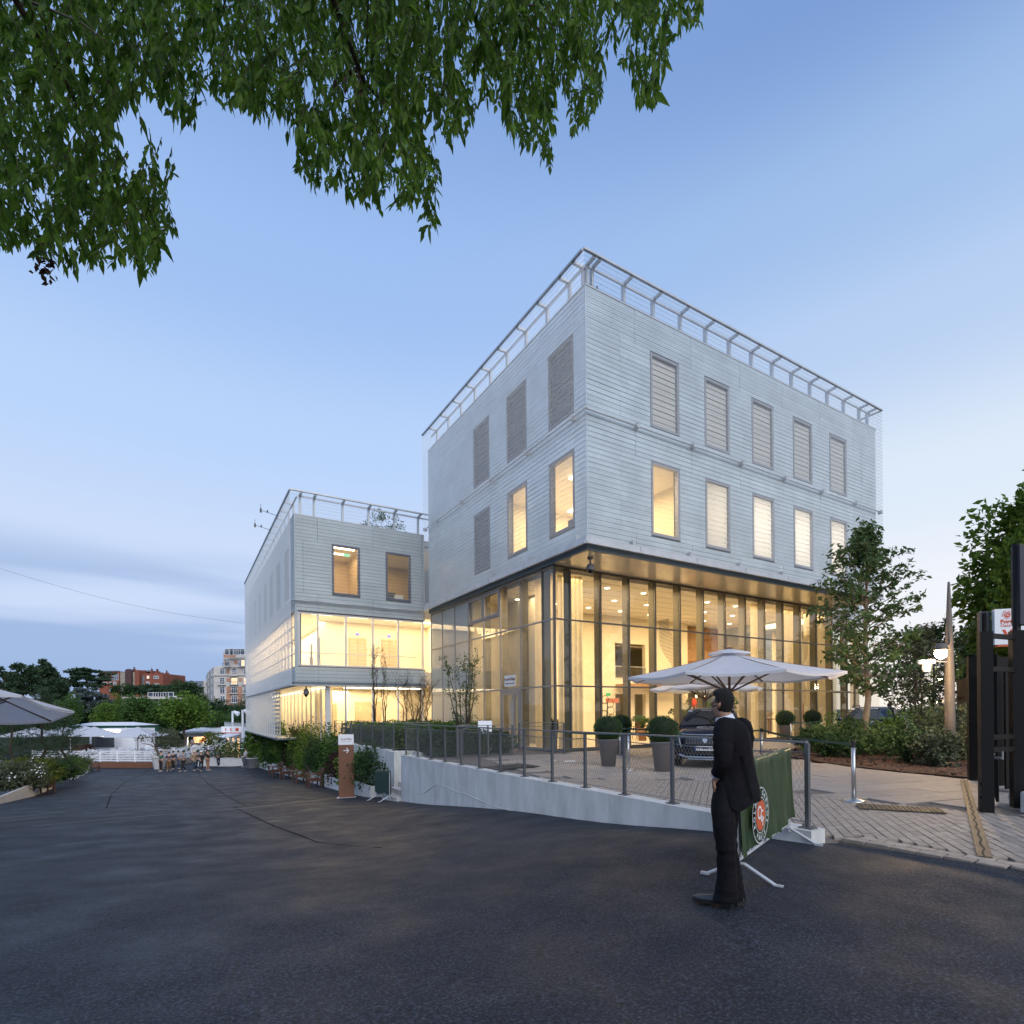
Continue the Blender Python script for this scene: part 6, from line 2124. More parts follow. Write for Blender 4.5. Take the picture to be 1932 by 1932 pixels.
def bush(name, label, base, rad, m_leaf, n=1500, leaf=.07, seed=1, group=None, elong=1.7, h0=.0, flowers=0, fsize=.045, clumps=26, spiky=0.0, cat='shrub', csize=.42, stems=6):
 base = Vector(base)
 t = thing(name, label, cat, base, group=group)
 c = base + Vector((0, 0, h0 + rad[2] * .95))
 pts, dr_, cents = crown_points(c, rad, clumps, n / clumps, seed, csize)
 if spiky:
  r = np.random.default_rng(seed + 9)
  ex = []
  ed = []
  for k in range(int(spiky)):
   q = np.array(cents[r.integers(len(cents))])
   d = np.array([r.normal() * .35, r.normal() * .35, 1.0])
   L_ = rad[2] * r.uniform(.25, .6)
   for j in range(16):
    ex.append(q + d * L_ * j / 16 + r.normal(size=3) * leaf * .35)
    ed.append(d)
  pts = np.concatenate([pts, np.array(ex)])
  dr_ = np.concatenate([dr_, np.array(ed)])
 keep = pts[:, 2] > base.z + .02
 pts, dr_ = pts[keep], dr_[keep]
 sm = MB()
 for k in range(stems):
  limb(sm, base + Vector((random.uniform(-.1, .1), random.uniform(-.1, .1), 0)), cents[(k * 5) % len(cents)], .016, .005, 0, seed + k, 5, 3)
 build('stem', sm, m_twig, t, kind='stuff')
 build('foliage', leafy(pts, leaf, elong, 0, seed, dr_), m_leaf, t, kind='stuff')
 if flowers:
  r = np.random.default_rng(seed + 3)
  fp = []
  for k in range(flowers):
   d = r.normal(size=3)
   d /= np.linalg.norm(d)
   d[2] = abs(d[2])
   if d @ np.array([_fw.x, _fw.y, 0]) > .3:
    d[:2] *= -1
   q = np.array(c) + d * np.array(rad) * 1.02
   for j in range(int(r.integers(4, 12))):
    fp.append(q + r.normal(size=3) * fsize * 1.2)
  build('blossom', leafy(np.array(fp), fsize, 1.1, 0, seed + 4), m_flower, t, kind='stuff')
 return t
# ================================================================== the tree overhead
def inside(u_, v_, poly):
 c = False
 j = len(poly) - 1
 for i in range(len(poly)):
  (xi, yi), (xj, yj) = poly[i], poly[j]
  if (yi > v_) != (yj > v_) and u_ < (xj - xi) * (v_ - yi) / (yj - yi) + xi:
   c = not c
  j = i
 return c
SIL = [(-140, -160), (1345, -160), (1336, 12), (1318, 30), (1270, 62), (1262, 95), (1243, 155), (1222, 205), (1205, 205), (1200, 160), (1170, 110), (1150, 70), (1128, 100), (1142, 150), (1140, 180), (1108, 250), (1080, 262), (1075, 225), (1062, 160), (1035, 170), (1050, 250), (1040, 300), (1000, 300), (952, 250), (925, 180), (905, 190), (870, 245), (848, 275), (835, 225), (800, 245), (832, 300), (822, 430), (790, 420), (740, 385), (650, 370), (600, 352), (570, 338), (543, 290), (560, 268), (545, 230), (500, 228), (440, 205), (395, 185), (378, 180), (372, 200), (350, 245), (325, 225), (300, 180), (268, 175), (235, 205), (225, 240), (270, 280), (310, 310), (320, 350), (338, 432), (310, 450), (298, 512), (230, 500), (180, 495), (110, 488), (70, 470), (0, 470), (-140, 480)]
ov = thing('overhanging_tree', 'big dark green tree hanging down over the road from above', 'tree', (-3.2, 1.2, -.1))
rr = random.Random(11)
leaf_pos = []
twig_mb = MB()
leafpts, ldir, lnorm, lsize = [], [], [], []
ntw = 0
tries = 0
view_dir = _fw
while ntw < 3500 and tries < 90000:
 tries += 1
 u_, v_ = rr.uniform(-130, 1345), rr.uniform(-150, 520)
 if not inside(u_, v_ - (24 if rr.random() < .15 else 0), SIL):
  continue
 # the leaf mass is one sloping volume of air: 4 to 8.5 m away, lower parts nearer
 d = 4.3 + 4.2 * rr.random() ** 1.1 - 0.0006 * v_
 L_ = rr.uniform(.22, .5)
 ang = rr.uniform(-.9, .9)
 hang = Vector((0, 0, -1)) * rr.uniform(.6, 1.0) + _rt0 * ang * .6 + _fw * rr.uniform(-.5, .5)
 hang.normalize()
 end = P(u_, v_, d)
 st_ = end - hang * L_
 # keep the twig foot inside the outline as well (thins the fringe)
 fu = PX + FPX * ((st_ - EYEV).dot(_rt)) / ((st_ - EYEV).dot(_fw))
 fv = PY - FPX * ((st_ - EYEV).dot(_up)) / ((st_ - EYEV).dot(_fw))
 if not inside(fu, fv, SIL) and fv > -100 and rr.random() > .10:
  continue
 ntw += 1
 side = hang.cross(Vector((rr.gauss(0, 1), rr.gauss(0, 1), rr.gauss(0, 1)))).normalized()
 mid = st_.lerp(end, .5) + side * L_ * .06
 twig_mb.path([st_, mid, end], [.0035, .0025, .0012], 3, False)
 nl = rr.randint(7, 12)
 for k in range(nl):
  t = (k + .4) / nl
  p = st_.lerp(end, t) + side * L_ * .06 * math.sin(math.pi * t)
  sg = 1 if k % 2 else -1
  dirv = (hang * .75 + side * sg * rr.uniform(.35, .9) + Vector((0, 0, -.55)) + Vector((rr.gauss(0, .18), rr.gauss(0, .18), rr.gauss(0, .12)))).normalized()
  if k == nl - 1:
   dirv = (hang + Vector((0, 0, -.4))).normalized()
  leafpts.append(p)
  ldir.append(dirv)
  lnorm.append(Vector((rr.gauss(0, 1), rr.gauss(0, 1), rr.gauss(0, 1))))
  lsize.append(rr.uniform(.080, .145) * (1.0 - .25 * (k < 2)))
def leaf_geo(p, d, nrm, s_, mb):
 """pointed leaf: folded along the midrib, drooping tip"""
 sd_ = d.cross(nrm)
 if sd_.length < 1e-4:
  sd_ = d.cross(Vector((1, 0, 0)))
 sd_.normalize()
 n = sd_.cross(d)
 w_ = s_ * .19
 st = p + d * s_ * .10
 mid1, mid2 = p + d * s_ * .38 - n * s_ * .03, p + d * s_ * .68 - n * s_ * .035
 tip = p + d * s_ * 1.06 - Vector((0, 0, s_ * .10))
 o = len(mb.v)
 mb.v += [tuple(x) for x in (p, st, st + sd_ * w_ * .35 + n * w_ * .1, mid1 + sd_ * w_ + n * w_ * .35, mid2 + sd_ * w_ * .72 + n * w_ * .25, tip, mid2 - sd_ * w_ * .72 + n * w_ * .25, mid1 - sd_ * w_ + n * w_ * .35, st - sd_ * w_ * .35 + n * w_ * .1, mid1, mid2)]
 mb.f += [tuple(o + i for i in f) for f in ((1, 2, 3, 9), (9, 3, 4, 10), (10, 4, 5), (1, 9, 7, 8), (9, 10, 6, 7), (10, 5, 6))]
order = sorted(range(len(leafpts)), key=lambda i: (leafpts[i] - EYEV).dot(_fw) / lsize[i] + (0 if -20 < leafpts[i].z else 0))
inview = [i for i in order if 0 < PX + FPX * ((leafpts[i] - EYEV).dot(_rt)) / ((leafpts[i] - EYEV).dot(_fw)) < 1932 and PY - FPX * ((leafpts[i] - EYEV).dot(_up)) / ((leafpts[i] - EYEV).dot(_fw)) > 0]
singles = set(inview[:300])
one = MB()
leaf_geo(Vector((0, 0, 0)), Vector((0, 0, -1)), Vector((0, 1, 0)), 1.0, one)
leaf_me = one.mesh('leaf')
leaf_me.materials.append(lf_canopy)
rest = MB()
for i in range(len(leafpts)):
 if i in singles:
  o = link('leaf', leaf_me, ov, leafpts[i] - ov.location)
  d, n = ldir[i], lnorm[i]
  x = d.cross(n).normalized()
  o.rotation_euler = Matrix((x, x.cross(d) * -1, d * -1)).transposed().to_euler()
  o.scale = (lsize[i],) * 3
 else:
  leaf_geo(leafpts[i], ldir[i], lnorm[i], lsize[i], rest)
build('foliage', rest, lf_canopy, ov, kind='stuff')
build('twigs', twig_mb, m_twig, ov, kind='stuff')
# boughs reaching in from a trunk that stands left of the frame
bg_ = MB()
tb = Vector((-3.2, 1.2, -.15))
tk = limb(bg_, tb, tb + Vector((.5, .5, 6.4)), .34, .26, 0, 3, 10)
for k, (u_, v_, d) in enumerate(((120, 60, 6.2), (420, 40, 6.6), (700, 120, 6.4), (960, 60, 7.0), (1230, 10, 7.4), (180, 330, 5.6), (760, 300, 5.6), (1080, 180, 6.6))):
 e = P(u_, v_, d) + Vector((0, 0, .35))
 limb(bg_, tk[-1] + Vector((0, 0, -.2 * k)), e, .085, .012, .10, 20 + k, 6, 8)
 for j in range(4):
  q = tk[-1].lerp(e, .6 + .1 * j)
  limb(bg_, q + Vector((0, 0, .2)), q + Vector((rr.uniform(-.8, .8), rr.uniform(-.8, .8), rr.uniform(-.5, .5))), .014, .004, .05, 60 + 5 * k + j, 4, 4)
build('trunk', bg_, m_bark, ov, smooth=True)
# a withered sprig
br = []
for k in range(40):
 br.append(P(85 + rr.gauss(0, 12), 495 + rr.gauss(0, 18), 5.3))
build('dry_leaves', leafy(np.array([tuple(b_) for b_ in br]), .045, 1.9, .6, 5), mat('dry_brown_leaf', (.05, .022, .015), .8, var=.3), ov, kind='stuff')
br = [P(665 + rr.gauss(0, 16), 150 + rr.gauss(0, 18), 5.2) for k in range(40)]
build('dry_leaves', leafy(np.array([tuple(b_) for b_ in br]), .045, 1.9, .6, 6), _mats['dry_brown_leaf'], ov, kind='stuff')
# ================================================================== street tree and shrub bed on the right
def branchy(name, label, base, height, spread, m_leaf, n_br, leaf, seed, trunk_r, bark, first=.28, per=42, twist=.5, taper=1.0, group=None):
 base = Vector(base)
 t = thing(name, label, 'tree', base, group=group)
 rr_ = random.Random(seed)
 tm = MB()
 top = base + Vector((rr_.uniform(-.1, .1), rr_.uniform(-.1, .1), height))
 tr_pts = limb(tm, base - Vector((0, 0, .1)), top, trunk_r, .012, 0, seed, 8, 8, .010)
 pos, dirs = [], []
 for k in range(n_br):
  f = first + (1 - first) * (k + rr_.random()) / n_br
  i = min(int(f * 8), 7)
  s_ = tr_pts[i].lerp(tr_pts[i + 1], f * 8 - i)
  a = k * 2.4 + rr_.uniform(-.4, .4)
  rel = (f - first) / (1 - first)
  L_ = spread * (math.sin(math.pi * min(1, .22 + rel * .80)) ** taper) * rr_.uniform(.7, 1.15) + .15
  e = s_ + Vector((math.cos(a) * L_, math.sin(a) * L_, L_ * rr_.uniform(.35, .85)))
  bp_ = limb(tm, s_, e, trunk_r * .28 * (1 - f * .6), .006, .03, seed + k, 5, 4)
  for j in range(1, 5):
   p = bp_[j]
   for _ in range(2):
    q = p + Vector((rr_.gauss(0, .28), rr_.gauss(0, .28), rr_.gauss(.12, .22))) * min(1, spread * .55)
    limb(tm, p, q, .008, .003, 0, seed + j, 3, 2)
    for _l in range(int(per / 8)):
     f2 = rr_.random()
     pos.append(p.lerp(q, f2) + Vector((rr_.gauss(0, .07), rr_.gauss(0, .07), rr_.gauss(0, .06))))
     dirs.append(((q - p).normalized() * .6 + Vector((rr_.gauss(0, .5), rr_.gauss(0, .5), -.25))))
 build('trunk', tm, bark, t, smooth=True)
 build('crown', leafy(np.array([tuple(p) for p in pos]), leaf, 2.6, .1, seed, np.array([tuple(d) for d in dirs])), m_leaf, t)
 return t
_tb = atZ(1633, 1420, .03)
branchy('street_tree', 'slender young street tree with pale trunk in the shrub bed at right', _tb, 7.5, 1.5, lf_street, 62, .085, 4, .12, m_barkpale, first=.25, per=84)
for k, (u_, v_, d, h, rxy, m_, lab) in enumerate((
  (1545, 1412, 19.0, .85, .55, lf_street, 'loose green shrub at the left tip of the bark bed by the potted bushes'),
  (1572, 1400, 20.0, 1.2, .7, lf_bright, 'light green upright shrub left of the young street tree trunk'),
  (1608, 1408, 19.0, 1.0, .6, lf_street, 'leafy green shrub just left of the street tree trunk'),
  (1585, 1424, 17.0, .6, .5, lf_dark, 'low dark shrub in front of the bed left of the street tree'),
  (1665, 1418, 17.5, .9, .6, lf_street, 'green shrub just right of the street tree trunk'),
  (1690, 1404, 19.0, .85, .7, lf_bright, 'light green tall shrub in front of the farther dark car'),
  (1720, 1432, 15.2, .95, .55, lf_dark, 'dense dark green rounded shrub at the front of the bed'),
  (1735, 1395, 18.5, 1.3, .9, lf_bright, 'yellowish green shrub between the street tree and the lamp mast'),
  (1768, 1442, 14.3, .8, .45, lf_olive, 'small olive shrub in front of the foot of the lamp mast'),
  (1775, 1395, 17.0, 1.5, .8, lf_olive, 'tall olive grey shrub behind the lamp mast'),
  (1812, 1405, 15.8, 1.45, .75, lf_olive, 'olive grey shrub right of the lamp mast by the dark gate post'),
  (1640, 1392, 21.5, 1.0, .9, lf_dark, 'dark shrub behind the street tree below the car'),
  (1520, 1403, 22.5, .5, .5, lf_dark, 'low dark shrub beside the rightmost potted bush'))):
 p = P(u_, v_, d)
 p.z = .03
 bush('garden_shrub', lab, p, (rxy, rxy, h * .55), m_, n=1500, leaf=.065, seed=40 + k, group='shrubs in the bark bed', spiky=14)
# darker small trees behind the lamp mast
branchy('garden_tree', 'thin leafy tree behind the shrub bed, left of the lamp mast', P(1728, 1390, 23) * 1 + Vector((0, 0, 0)), 4.3, 2.0, lf_olive, 40, .08, 9, .07, m_bark, first=.12, per=60, group='thin trees behind the bed')
branchy('garden_tree', 'thin leafy tree close behind the lamp mast beside the wooden fence', P(1762, 1388, 26), 5.0, 2.2, lf_dark, 40, .09, 10, .07, m_bark, first=.12, per=60, group='thin trees behind the bed')
branchy('garden_tree', 'tall thin tree between the mesh building and the lamp mast', P(1740, 1380, 31), 4.9, 2.0, lf_street, 32, .10, 12, .07, m_bark, first=.2, per=40, group='thin trees behind the bed')
# big chestnut at the right edge
_cc = P(2005, 1120, 21)
tree('chestnut_tree', 'large dark chestnut tree rising behind the black gate at the right edge', (P(1990, 1330, 21).x, P(1990, 1330, 21).y, 0), tuple(_cc), (2.7, 2.7, 4.4), lf_bright, .3, 170, 150, .17, 21, csize=.24, elong=2.0)
_cc = P(1885, 1235, 30)
tree('chestnut_tree', 'rounded green tree behind the lamp mast and the gate posts', (_cc.x, _cc.y, 0), tuple(_cc), (1.7, 1.7, 2.8), lf_round, .2, 70, 80, .24, 22, csize=.30, elong=1.8)
# ================================================================== shrubs in front of the wing
def hedge(label, x0, x1, y0, y1, z0, z1, m_, n, leaf, seed):
 t = thing('hedge', label, 'hedge', ((x0 + x1) / 2, (y0 + y1) / 2, z0))
 r = np.random.default_rng(seed)
 p = r.random((n, 3))
 f = r.integers(0, 3, n)
 p[f == 0, 2] = 1 - .18 * r.random((f == 0).sum()) ** 2
 p[f == 1, 1] = .12 * r.random((f == 1).sum())
 p[f == 2, 0] = np.where(r.random((f == 2).sum()) < .7, .05 * r.random((f == 2).sum()), 1 - .05 * r.random((f == 2).sum()))
 bumpz = .10 * np.sin(p[:, 0] * (x1 - x0) * 2.2) * np.cos(p[:, 1] * (y1 - y0) * 2.6) + .06 * np.sin(p[:, 0] * 17)
 q = np.stack([x0 + p[:, 0] * (x1 - x0) + r.normal(size=n) * .05, y0 + p[:, 1] * (y1 - y0) + r.normal(size=n) * .05, z0 + p[:, 2] * (z1 - z0) * (1 + bumpz)], 1)
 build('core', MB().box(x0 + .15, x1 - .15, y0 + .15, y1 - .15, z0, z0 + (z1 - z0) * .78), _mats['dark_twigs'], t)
 build('foliage', leafy(q, leaf, 2.0, -.3, seed), m_, t, kind='stuff')
 return t
hedge('long evergreen hedge between the fence and the lower lit glazing', 7.0, 11.6, 20.6, 28.6, 0, 1.02, lf_round, 9000, .065, 1)
hedge('dark evergreen hedge behind the concrete wall left of the entrance', 7.4, 10.4, 17.6, 19.2, 0, .80, lf_dark, 5000, .06, 2)
for k, (u_, v_, d, h, lab) in enumerate(((838, 1420, 20.0, .8, 'dark rounded shrub behind the fence near the leafy multi-stem tree'), (893, 1420, 20.0, .85, 'dark shrub right below the leafy multi-stem tree'), (945, 1418, 20.4, .7, 'small dark shrub beside the entrance doors'))):
 p = P(u_, v_, d)
 p.z = .02
 bush('entrance_shrub', lab, p, (.6, .6, h * .55), lf_dark, n=1300, leaf=.05, seed=80 + k, group='dark shrubs before the doors')
_ms = atZ(876, 1379 + 36, 0.0)
def multistem(name, label, base, h, spread, nst, m_leaf, leaf, nleaf, seed, bare=False, group=None):
 base = Vector(base)
 t = thing(name, label, 'tree', base, group=group)
 rr_ = random.Random(seed)
 tm = MB()
 pos, dirs = [], []
 for k in range(nst):
  a = rr_.uniform(0, 6.28)
  sp = rr_.uniform(.25, 1.0) * spread
  e = base + Vector((math.cos(a) * sp, math.sin(a) * sp, h * rr_.uniform(.72, 1.0)))
  kn = base.lerp(e, .35) + Vector((math.cos(a) * sp * .10, math.sin(a) * sp * .10, 0))
  pts = [base + Vector((math.cos(a) * .06, math.sin(a) * .06, 0))] + [kn] + [kn.lerp(e, f) + Vector((rr_.gauss(0, .06), rr_.gauss(0, .06), 0)) for f in (.3, .6, .85, 1)]
  r0 = .030 if bare else .034
  tm.path(pts, [r0, r0 * .8, r0 * .6, r0 * .4, r0 * .25, .004], 6)
  for j in range(1, 6):
   for _ in range(5 if bare else 3):
    s_ = pts[j - 1].lerp(pts[j], rr_.random())
    b_ = rr_.uniform(0, 6.28)
    L_ = rr_.uniform(.25, .75) * (1.25 if bare else .9) * (spread * .55 + .25)
    q = s_ + Vector((math.cos(b_) * L_ * .6, math.sin(b_) * L_ * .6, L_ * rr_.uniform(.45, .9)))
    tp_ = limb(tm, s_, q, .008, .003, 0, rr_.randint(0, 9999), 3, 3)
    for _2 in range(2):
     s2 = tp_[2]
     q2 = s2 + Vector((rr_.gauss(0, .16), rr_.gauss(0, .16), rr_.uniform(.08, .3)))
     tm.tube(s2, q2, .0045, .002, 3)
    for _l in range(nleaf):
     f = rr_.uniform(.3, 1.1)
     pos.append(s_.lerp(q, f) + Vector((rr_.gauss(0, .07), rr_.gauss(0, .07), rr_.gauss(0, .06))))
     dirs.append(Vector((rr_.gauss(0, 1), rr_.gauss(0, 1), rr_.gauss(-.2, .6))))
 build('trunk', tm, m_twig, t, smooth=True)
 if pos:
  build('crown', leafy(np.array([tuple(p) for p in pos]), leaf, 1.8, .2, seed, np.array([tuple(d) for d in dirs])), m_leaf, t)
 return t
multistem('multi_stem_tree', 'leafy multi-stem small tree in front of the frosted panes', P(877, 1412, 22.5) * 1.0 + Vector((0, 0, 0)), 4.1, 1.25, 8, lf_street, .055, 9, 31)
multistem('bare_tree', 'tall thin almost leafless tree nearest the sign, before the lit glazing', (P(706, 1385, 27).x, P(706, 1385, 27).y, .1), 5.4, .55, 4, lf_bright, .05, 1, 32, True, 'sparse young trees before the wing')
multistem('bare_tree', 'slim almost leafless tree, second from the left before the lit glazing', (P(728, 1385, 26.5).x, P(728, 1385, 26.5).y, .1), 4.6, .45, 3, lf_bright, .05, 1, 33, True, 'sparse young trees before the wing')
multistem('bare_tree', 'bare spreading small tree, third from the left before the lit glazing', (P(772, 1385, 25.5).x, P(772, 1385, 25.5).y, .1), 3.1, 1.0, 7, lf_bright, .05, 0, 34, True, 'sparse young trees before the wing')
multistem('bare_tree', 'bare spreading small tree close to the corner where wing and tower meet', (P(793, 1385, 25.8).x, P(793, 1385, 25.8).y, .1), 3.3, 1.0, 7, lf_bright, .05, 0, 35, True, 'sparse young trees before the wing')
# plants on the roofs
for k, (p, rad, n_, lab) in enumerate(((Vector((10.2, 31.0, 11.7)), (.75, .75, .75), 900, 'round leafy potted bush on the roof of the lower wing'), (Vector((9.1, 30.8, 11.7)), (.35, .35, .35), 220, 'small wispy plant on the wing roof beside the round bush'), (Vector((19.3, 15.6, 16.2)), (.4, .3, .35), 160, 'wispy plant behind the roof rail of the tall block, midway'), (Vector((12.9, 15.4, 16.2)), (.25, .2, .4), 60, 'thin sprig behind the roof rail at the corner of the tall block'))):
 bush('roof_plant', lab, p, rad, lf_street, n=n_, leaf=.07, seed=120 + k, group='plants on the roofs', clumps=14, stems=4)
# ================================================================== hedge row right of the road, in white planters
A_, B_ = G(484, 1447), Vector((6.15, 20.4, gz(6.15, 20.4)))
row_d = (B_ - A_).normalized()
row_n = Vector((-row_d.y, row_d.x, 0))
if row_n.dot(_rt0) < 0:
 row_n = -row_n
Lr = (B_ - A_).length
kinds = [lf_round, lf_bright, lf_dark, lf_round, lf_bright, lf_round, lf_red, lf_round, lf_bright, lf_dark, lf_round, lf_red, lf_bright, lf_dark]
words_ = ['farthest bush of the hedge row, by the spiral topiaries', 'second farthest light green bush of the hedge row', 'third farthest dark bush of the hedge row behind the benches', 'fourth farthest mid green bush of the hedge row', 'light green feathery bush behind the farthest bench', 'mid green bush behind the third bench', 'purple leaved bush rising over the hedge row between the middle benches', 'mid green bush behind the second bench', 'light green bush behind the nearest bench', 'dark bush between the nearest bench and the totem sign', 'mid green bush left of the totem sign', 'purple leaved bush just right of the totem sign', 'light green bush spilling over its planter right of the totem sign', 'dark green bush beside the concrete pillar']
for k in range(14):
 t = (k + .5) / 14
 p = A_.lerp(B_, t ** 1.0) + row_n * .55
 p.z = gz(p.x, p.y)
 h = (3.55 - .095 * k) * random.uniform(.92, 1.06)
 if k > 10:
  h *= .72
 if kinds[k] is lf_red and k < 10:
  h = 2.75
 bush('hedge_bush', words_[k], p, (.82, 1.25, h * .52), kinds[k], n=3800 if k > 5 else 2600, leaf=.075 if k > 5 else .10, seed=150 + k, group='bushes along the road in white planters', spiky=20, clumps=34)
npl = 8
for k in range(npl):
 p, q = A_.lerp(B_, k / npl + .01), A_.lerp(B_, (k + 1) / npl - .01)
 zc = (gz(p.x, p.y) + gz(q.x, q.y)) / 2
 m_ = (p + q) / 2
 t = thing('planter', 'white planter trough under the hedge row, %s one from the concrete wall' % ['eighth', 'seventh', 'sixth', 'fifth', 'fourth', 'third', 'second', 'first'][k], 'planter', (m_.x, m_.y, zc), group='white planters right of the road')
 c = m_ + row_n * .36
 hw = (q - p) / 2
 hw.z = 0
 tr_ = MB()
 for o_, a, b_ in ((row_n * -.34, hw, row_n * .03), (row_n * .34, hw, row_n * .03), (hw * .985, row_n * .33, row_d * .02), (hw * -.985, row_n * .33, row_d * .02)):
  tr_.obox(Vector((c.x, c.y, zc + .16)) + Vector((o_.x, o_.y, 0)), Vector((a.x, a.y, 0)), Vector((b_.x, b_.y, 0)), (0, 0, .38))
 build('trough', tr_, m_trough, t)
 build('soil', MB().obox((c.x, c.y, zc + .40), hw * .96, row_n * .32, (0, 0, .02)), m_soil, t)
# spiral topiaries in white pots at the far end
sp = None
for k, (u_, v_, lab) in enumerate(((468, 1444, 'spiral clipped topiary in a white pot, the farther one'), (478, 1449, 'spiral clipped topiary in a white pot, the nearer one at the end of the hedge'))):
 p = G(u_, v_)
 if sp is None:
  sp = thing('spiral_topiary', lab, 'potted plant', p, local=True, group='spiral topiaries in white pots')
  build('pot', MB().lathe([(.001, 0), (.42, 0), (.55, .8), (.58, .8), (.58, .85), (.50, .85), (.001, .8)], n=16), m_trough, sp, smooth=True)
  pts_ = []
  for i in range(2600):
   f = random.random()
   a = f * 4.2 * 2 * math.pi
   r_ = .55 * (1 - f * .72)
   tt = random.gauss(0, .12) * (1 - .5 * f)
   pts_.append((math.cos(a) * r_ * .55 + random.gauss(0, .13) * (1 - .6 * f), math.sin(a) * r_ * .55 + random.gauss(0, .13) * (1 - .6 * f), .95 + f * 2.5 + tt))
  build('foliage', leafy(np.array(pts_), .09, 1.4, 0, 5), lf_bright, sp, kind='stuff')
  build('stem', MB().tube((0, 0, .8), (0, 0, 3.2), .04, .02, 6), m_twig, sp)
 else:
  dup(sp, p, 2.0, lab)
# ================================================================== left side: troughs, juniper-like shrubs, white roses
T1 = [G(-30, 1524), G(60, 1503), G(97, 1488)]
T2 = [G(103, 1470), G(139, 1471), G(170, 1455)]
for k, (pts, lab) in enumerate(((T1, 'pale planter wall under the flowering shrubs at the left edge'), (T2, 'angled white planter wall behind the nearer left bench'))):
 t = thing('planter', lab, 'planter', pts[1], group='planters left of the road')
 for a, b_ in zip(pts[:-1], pts[1:]):
  d = (b_ - a)
  d.z = 0
  n_ = Vector((-d.y, d.x, 0)).normalized() * .04
  zc = min(gz(a.x, a.y), gz(b_.x, b_.y))
  build('planter_wall', MB().obox(((a.x + b_.x) / 2, (a.y + b_.y) / 2, zc + .22), d / 2, n_, (0, 0, .36)), m_trough, t)
left_spec = [(10, 1495, 22.5, 1.0, lf_olive, 14, 'white flowering shrub at the far left edge over the planter wall'), (48, 1485, 23.5, 1.05, lf_olive, 12, 'white flowering shrub behind the nearer left bench'), (75, 1478, 25.5, 1.15, lf_yellow, 0, 'yellow green shrub just behind the nearer left bench'), (88, 1470, 28.0, 1.0, lf_round, 6, 'mid green flowering shrub at the end of the near left planter'), (118, 1462, 31.0, .9, lf_dark, 0, 'dark low shrub in the angled white planter'), (140, 1455, 35.0, 1.2, lf_bright, 10, 'light green flowering shrub in the angled white planter'), (158, 1450, 38.0, 1.0, lf_round, 4, 'small flowering shrub by the farther left bench')]
for k, (u_, v_, d, h, m_, fl, lab) in enumerate(left_spec):
 p = P(u_ - 14, v_, d + 1.2)
 p.z = gz(p.x, p.y) + .35
 bush('flowering_shrub', lab, p, (1.0, 1.0, h * .62), m_, n=2600, leaf=.075, seed=200 + k, group='shrubs left of the road', flowers=fl, fsize=.075, spiky=18)
def juniper(label, base, h, spread, seed):
 """feathery conifer shrub: rising arms set with short needles"""
 base = Vector(base)
 t = thing('conifer_shrub', label, 'conifer', base, group='feathery conifers left of the road')
 rr_ = random.Random(seed)
 tm = MB()
 pos, dirs = [], []
 top = base + Vector((0, 0, h))
 tp = limb(tm, base, top, .10, .015, 0, seed, 7, 8)
 for k in range(46):
  f = .10 + .9 * k / 46
  i = min(int(f * 8), 7)
  s_ = tp[i].lerp(tp[i + 1], f * 8 - i)
  a = k * 2.4 + rr_.uniform(-.3, .3)
  L_ = spread * (1.05 - f * .8) * rr_.uniform(.75, 1.15)
  e = s_ + Vector((math.cos(a) * L_, math.sin(a) * L_, L_ * rr_.uniform(.15, .55)))
  bp_ = limb(tm, s_, e, .022 * (1.1 - f), .004, -.05, seed + k, 4, 4)
  for j in range(110):
   f2 = rr_.uniform(.18, 1.0)
   ii = min(int(f2 * 4), 3)
   p = bp_[ii].lerp(bp_[ii + 1], f2 * 4 - ii)
   o_ = Vector((rr_.gauss(0, .11), rr_.gauss(0, .11), rr_.gauss(.03, .08))) * (1.2 - .4 * f2)
   pos.append(p + o_)
   dirs.append((e - s_).normalized() * .9 + o_ * 4)
 build('trunk', tm, m_twig, t, smooth=True)
 build('crown', leafy(np.array([tuple(p) for p in pos]), .028, 6.0, -.1, seed, np.array([tuple(d) for d in dirs])), lf_pine, t)
 return t
_j = P(25, 1470, 27); juniper('feathery dark conifer under the left parasol, leftmost one', (_j.x, _j.y, gz(_j.x, _j.y) + .3), 4.3, 1.9, 5)
_j = P(82, 1462, 29); juniper('feathery dark conifer behind the nearer left bench', (_j.x, _j.y, gz(_j.x, _j.y) + .3), 5.0, 1.9, 6)
_j = P(122, 1455, 33); juniper('feathery dark conifer at the left end of the terrace railing', (_j.x, _j.y, gz(_j.x, _j.y) + .3), 3.9, 1.9, 7)
# ================================================================== lamp mast, far lamps
m_mast = mat('grey_brown_mast', (0.115, 0.10, 0.09), .6, .1, .10, 3)
m_bulb = emitter('lamp_glow', (1.0, 0.72, 0.36), 160)
m_gate = mat('black_gate_steel', (0.006, 0.0055, 0.006), .5, 0, .15, 4, spec=.2)
LM = atZ(1793, 1437, .03)
t = thing('lamp_mast', 'tall tapering grey lamp mast rising from the shrub bed with a lit lamp', 'lamp', LM)
zt = LM.z
topz = 1.55 + (1334.5 - 1099) / FPX * (LM - EYEV).dot(_fw)
build('mast', MB().lathe([(.135, 0), (.125, 1.2), (.115, 2.5), (.085, topz * .72), (.03, topz - .03), (.001, topz)], LM, 14), m_mast, t, smooth=True)
LH = P(1775, 1228, (LM - EYEV).dot(_fw) - 1.3)
arm0 = Vector((LM.x, LM.y, LH.z + .35))
build('arm', MB().path([arm0, arm0.lerp(LH, .6) + Vector((0, 0, .10)), LH + Vector((0, 0, .12))], .025, 6), m_mast, t, smooth=True)
